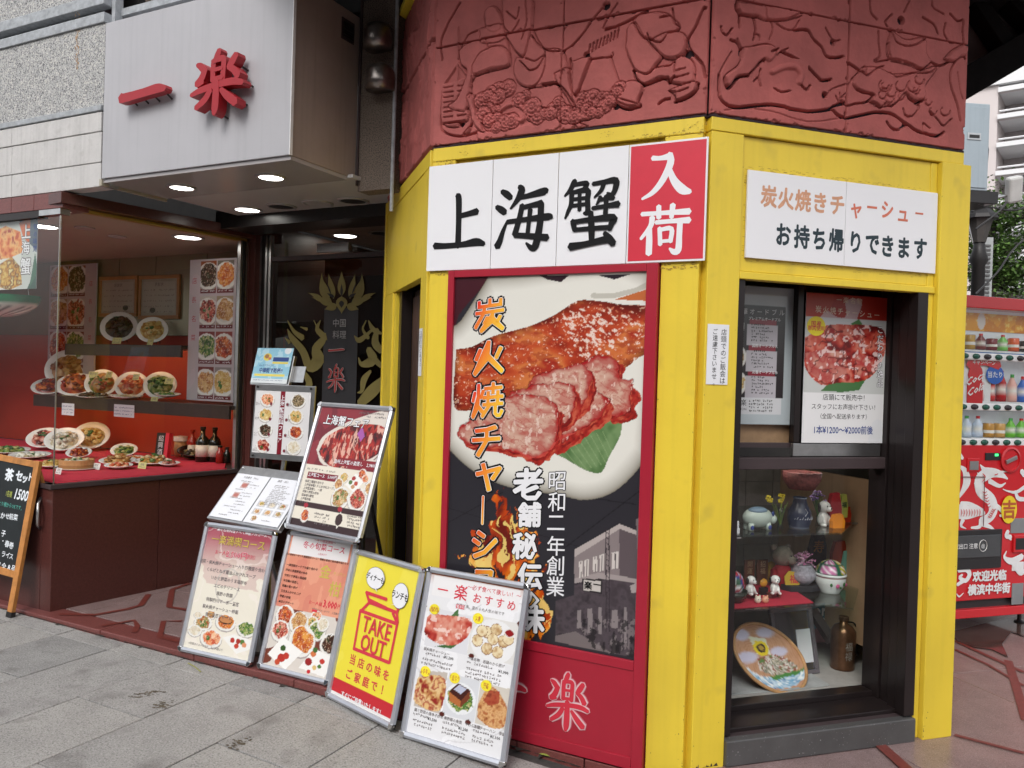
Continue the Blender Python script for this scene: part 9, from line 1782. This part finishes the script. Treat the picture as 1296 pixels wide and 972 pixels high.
# old style lamp post
FLP = Frame((4.3, 8.2), 0); a_, b_ = FLP.px(1239, 320); LP_ = Thing('street_lamp', 'dark old style street lamp standing among the leaves', 'street lamp', FLP.sub(a_, 0, 0)); IR = mat('dark_iron', (.03, .028, .028), .5, metal=.3); h0 = FLP.px(1248, 305)[1]; h1 = FLP.px(1248, 278)[1]; h2 = FLP.px(1248, 262)[1]
LP_.part('post', MB().lathe([(.16, 0), (.16, .3), (.08, .4), (.06, h0 - .25), (.09, h0 - .2), (.06, h0 - .1), (.05, h0 - .02), (0, h0)], n=16), IR, smooth=True); LP_.part('lantern', MB().lathe([(.06, h0 - .02), (.12, h1), (.0, h1)], n=8), mat('smoky_lantern_glass', (.09, .085, .08), .2)); LP_.part('roof', MB().lathe([(.17, h1), (.15, h1 + .04), (.08, h2 - .02), (.02, h2), (0, h2 + .06)], n=8), IR)
# pale louvre post
FLV = Frame((4.5, 8.6), 0); a_, b_ = FLV.px(1242, 330); lv = Thing('louvre_column', 'pale slatted column behind the street lamp', 'column', FLV.sub(a_ + .06, 0, 0)); hz = FLV.px(1243, 300)[1]; lv.part('column', bx(-.09, .06, 0, .1, 0, hz), mat('pale_grey_metal', (.40, .42, .42), .5));
for i in range(34): lv.part('slat', bx(-.06, .03, -.012, -.001, hz - .1 - .045 * i, hz - .1 - .045 * i + .022), mat('shadow_grey', (.12, .12, .12), .6))
# tree
LEAFM = mat('leaf_green', (.10, .19, .04), .55, var=.6, vscale=5); BARK = mat('dark_bark', (.05, .042, .035), .85, var=.4, vscale=30, bump=.5)
FT = Frame((5.2, 9.4), 0); a_, b_ = FT.px(1247, 330); tr = Thing('street_tree', 'small green street tree in front of the pink apartment block', 'tree', FT.sub(a_, 0, 0)); g2 = lambda x, y: (FT.px(x, y)[0] - a_, FT.px(x, y)[1])
br = [([(0, 0, 0, .13), (.02, 0, 1.6, .12), (*[g2(1249, 345)[0]], 0, g2(1249, 345)[1], .10), (g2(1250, 300)[0], 0, g2(1250, 300)[1], .07), (g2(1252, 262)[0], 0, g2(1252, 262)[1], .04)])]
ends = [(1275, 285), (1290, 268), (1282, 300), (1292, 330), (1270, 345), (1262, 262), (1285, 350), (1236, 262), (1232, 340), (1300, 300), (1280, 372), (1265, 318), (1240, 300), (1258, 330)]
rnd = random.Random(6); q = MB(); q.tube(br[0], .1, 10); tr.part('trunk', q, BARK, smooth=True)
tips = []
for i, (ex, ey) in enumerate(ends):
    sx_, sy_ = 1249, rnd.uniform(290, 350); s_ = g2(sx_, min(350, ey + 25)); e_ = g2(ex, ey); y_ = rnd.uniform(-.35, .35); md = ((s_[0] + e_[0]) / 2 + rnd.uniform(-.05, .05), y_ * .5, (s_[1] + e_[1]) / 2 - .05)
    q = MB(); q.tube([(s_[0], 0, s_[1], .045), (*md, .03), (e_[0], y_, e_[1], .012)], .03, 7); tr.part('branch', q, BARK, smooth=True); tips += [(e_[0], y_, e_[1]), md, ((md[0] + e_[0]) / 2, y_ * .8, (md[2] + e_[1]) / 2)]
q = MB()
for (x, y, z) in tips + [(rnd.uniform(-.4, .9), rnd.uniform(-.4, .4), rnd.uniform(2.2, 3.9)) for _ in range(8)]:
    for _ in range(170):
        p = Vector((x + rnd.gauss(0, .15), y + rnd.gauss(0, .15), z + rnd.gauss(0, .085))); e = Vector((rnd.gauss(0, 1), rnd.gauss(0, 1), rnd.gauss(0, .5))).normalized(); f = e.cross(Vector((rnd.gauss(0, .4), rnd.gauss(0, .4), 1))).normalized(); l = rnd.uniform(.035, .06)
        q.add([tuple(p), tuple(p + e * l * .5 + f * l * .32), tuple(p + e * l), tuple(p + e * l * .5 - f * l * .32)], [(0, 1, 2, 3)])
tr.part('crown', q, LEAFM, kind='stuff')
# apartment block with recessed balconies
FAP = Frame((17, 24), -38); ga = lambda x, y, w=0.: FAP.px(x, y, w)
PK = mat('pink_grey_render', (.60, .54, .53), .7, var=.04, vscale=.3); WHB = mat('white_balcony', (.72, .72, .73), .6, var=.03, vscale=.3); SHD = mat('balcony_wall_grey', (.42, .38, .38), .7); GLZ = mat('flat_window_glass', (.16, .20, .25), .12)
ab = Thing('apartment_block', 'pink and white apartment block with recessed balconies in the distance', 'building', FAP)
ed = [( (1263, 117), (1263, 147)), ((1262, 155), (1262, 186)), ((1261, 190), (1261, 217)), ((1260, 224), (1260, 252)), ((1258, 262), (1258, 288)), ((1257, 300), (1257, 322)), ((1256, 334), (1256, 354)), ((1255, 368), (1255, 388))]
xw = ga(1263, 130)[0]; zt0 = ga(1263, 108)[1]; zr = [(ga(*b)[1], ga(*a)[1]) for a, b in ed]; stp = (zr[0][1] - zr[3][1]) / 3; zr = [(zr[0][1] - stp * i - stp * .70, zr[0][1] - stp * i) for i in range(12)]
xl_ = xw - 6; ab.part('side_wing', bx(xl_, xw, 0, 9, -2, zt0), PK); ab.part('parapet', bx(xl_, xw + 16, -.12, 9, zt0 + .003, zt0 + .9), WHB)
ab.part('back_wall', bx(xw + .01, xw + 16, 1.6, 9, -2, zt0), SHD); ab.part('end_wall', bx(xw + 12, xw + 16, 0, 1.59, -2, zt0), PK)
for i, (zb_, zt_) in enumerate(zr):
    hi = zr[i - 1][0] if i else zt0
    ab.part('balcony_front', bx(xw + .01, xw + 11.9, -.06, .08, zt_, hi - .25), (PK if i % 3 != 2 else WHB)); ab.part('balcony_slab', bx(xw + .01, xw + 11.9, .09, 1.59, zt_ + .02, zt_ + .2), WHB); ab.part('balcony_ledge', bx(xw + .01, xw + 11.9, -.1, .12, hi - .245, hi - .10), WHB)
    rl = ab.part('rail', MB().tube([(xw + .05, .0, hi + .02), (xw + 11.8, .0, hi + .02)], .03, 6), WHB)
    for j in range(4): wn = ab.part('window', bx(xw + .7 + 2.9 * j, xw + 2.9 + 2.9 * j, 1.55, 1.59, zb_ + .15, zt_ - .35), GLZ); ab.part('window_mullion', bx(xw + 1.77 + 2.9 * j, xw + 1.85 + 2.9 * j, 1.50, 1.545, zb_ + .15, zt_ - .35), WHB, parent=wn)
# small annex roof block to its left
ab.part('stair_tower', bx(xl_ - 3.5, xl_ - .01, 1, 7, -2, zt0 - 1.2), WHB)
# cables
for i, pts in enumerate(([(1296, 222), (1270, 262), (1235, 290)], [(1300, 262), (1250, 262), (1230, 268)], [(1300, 300), (1262, 345), (1235, 372)])):
    q = MB(); P_ = [FQ.px(x, y, .5) for x, y in pts]; q.tube(smooth_path([(P_[0][0] + .6, .2, P_[0][1] + .4)] + [(p[0], .5, p[1]) for p in P_], 5), .009, 5)
    solo('overhead_cable', q, BLACK, FQ, ('thick dark overhead cable, uppermost at the right edge', 'overhead cable running level past the floodlight', 'lowest overhead cable crossing the tree')[i], 'cable', 'overhead cables')
# street continues behind: backdrop building far left of the street, other side of the road (seen only in reflections)
FO = Frame((-4, -9.5), 180 + RZ); ob = Thing('opposite_building', 'grey building across the street behind the camera', 'building', FO)
ob.part('wall', bx(-22, 18, 0, 4, -.2, 7.5), mat('grey_brown_wall', (.20, .18, .165), .8, var=.2, vscale=.6))
for i in range(9): w_ = ob.part('shop_window', bx(-20 + 4 * i, -17.4 + 4 * i, -.05, 0, .6, 2.6), GLZ); ob.part('window_frame', bx(-20.1 + 4 * i, -17.3 + 4 * i, -.08, -.051, 2.6, 2.75), WHB, parent=w_)
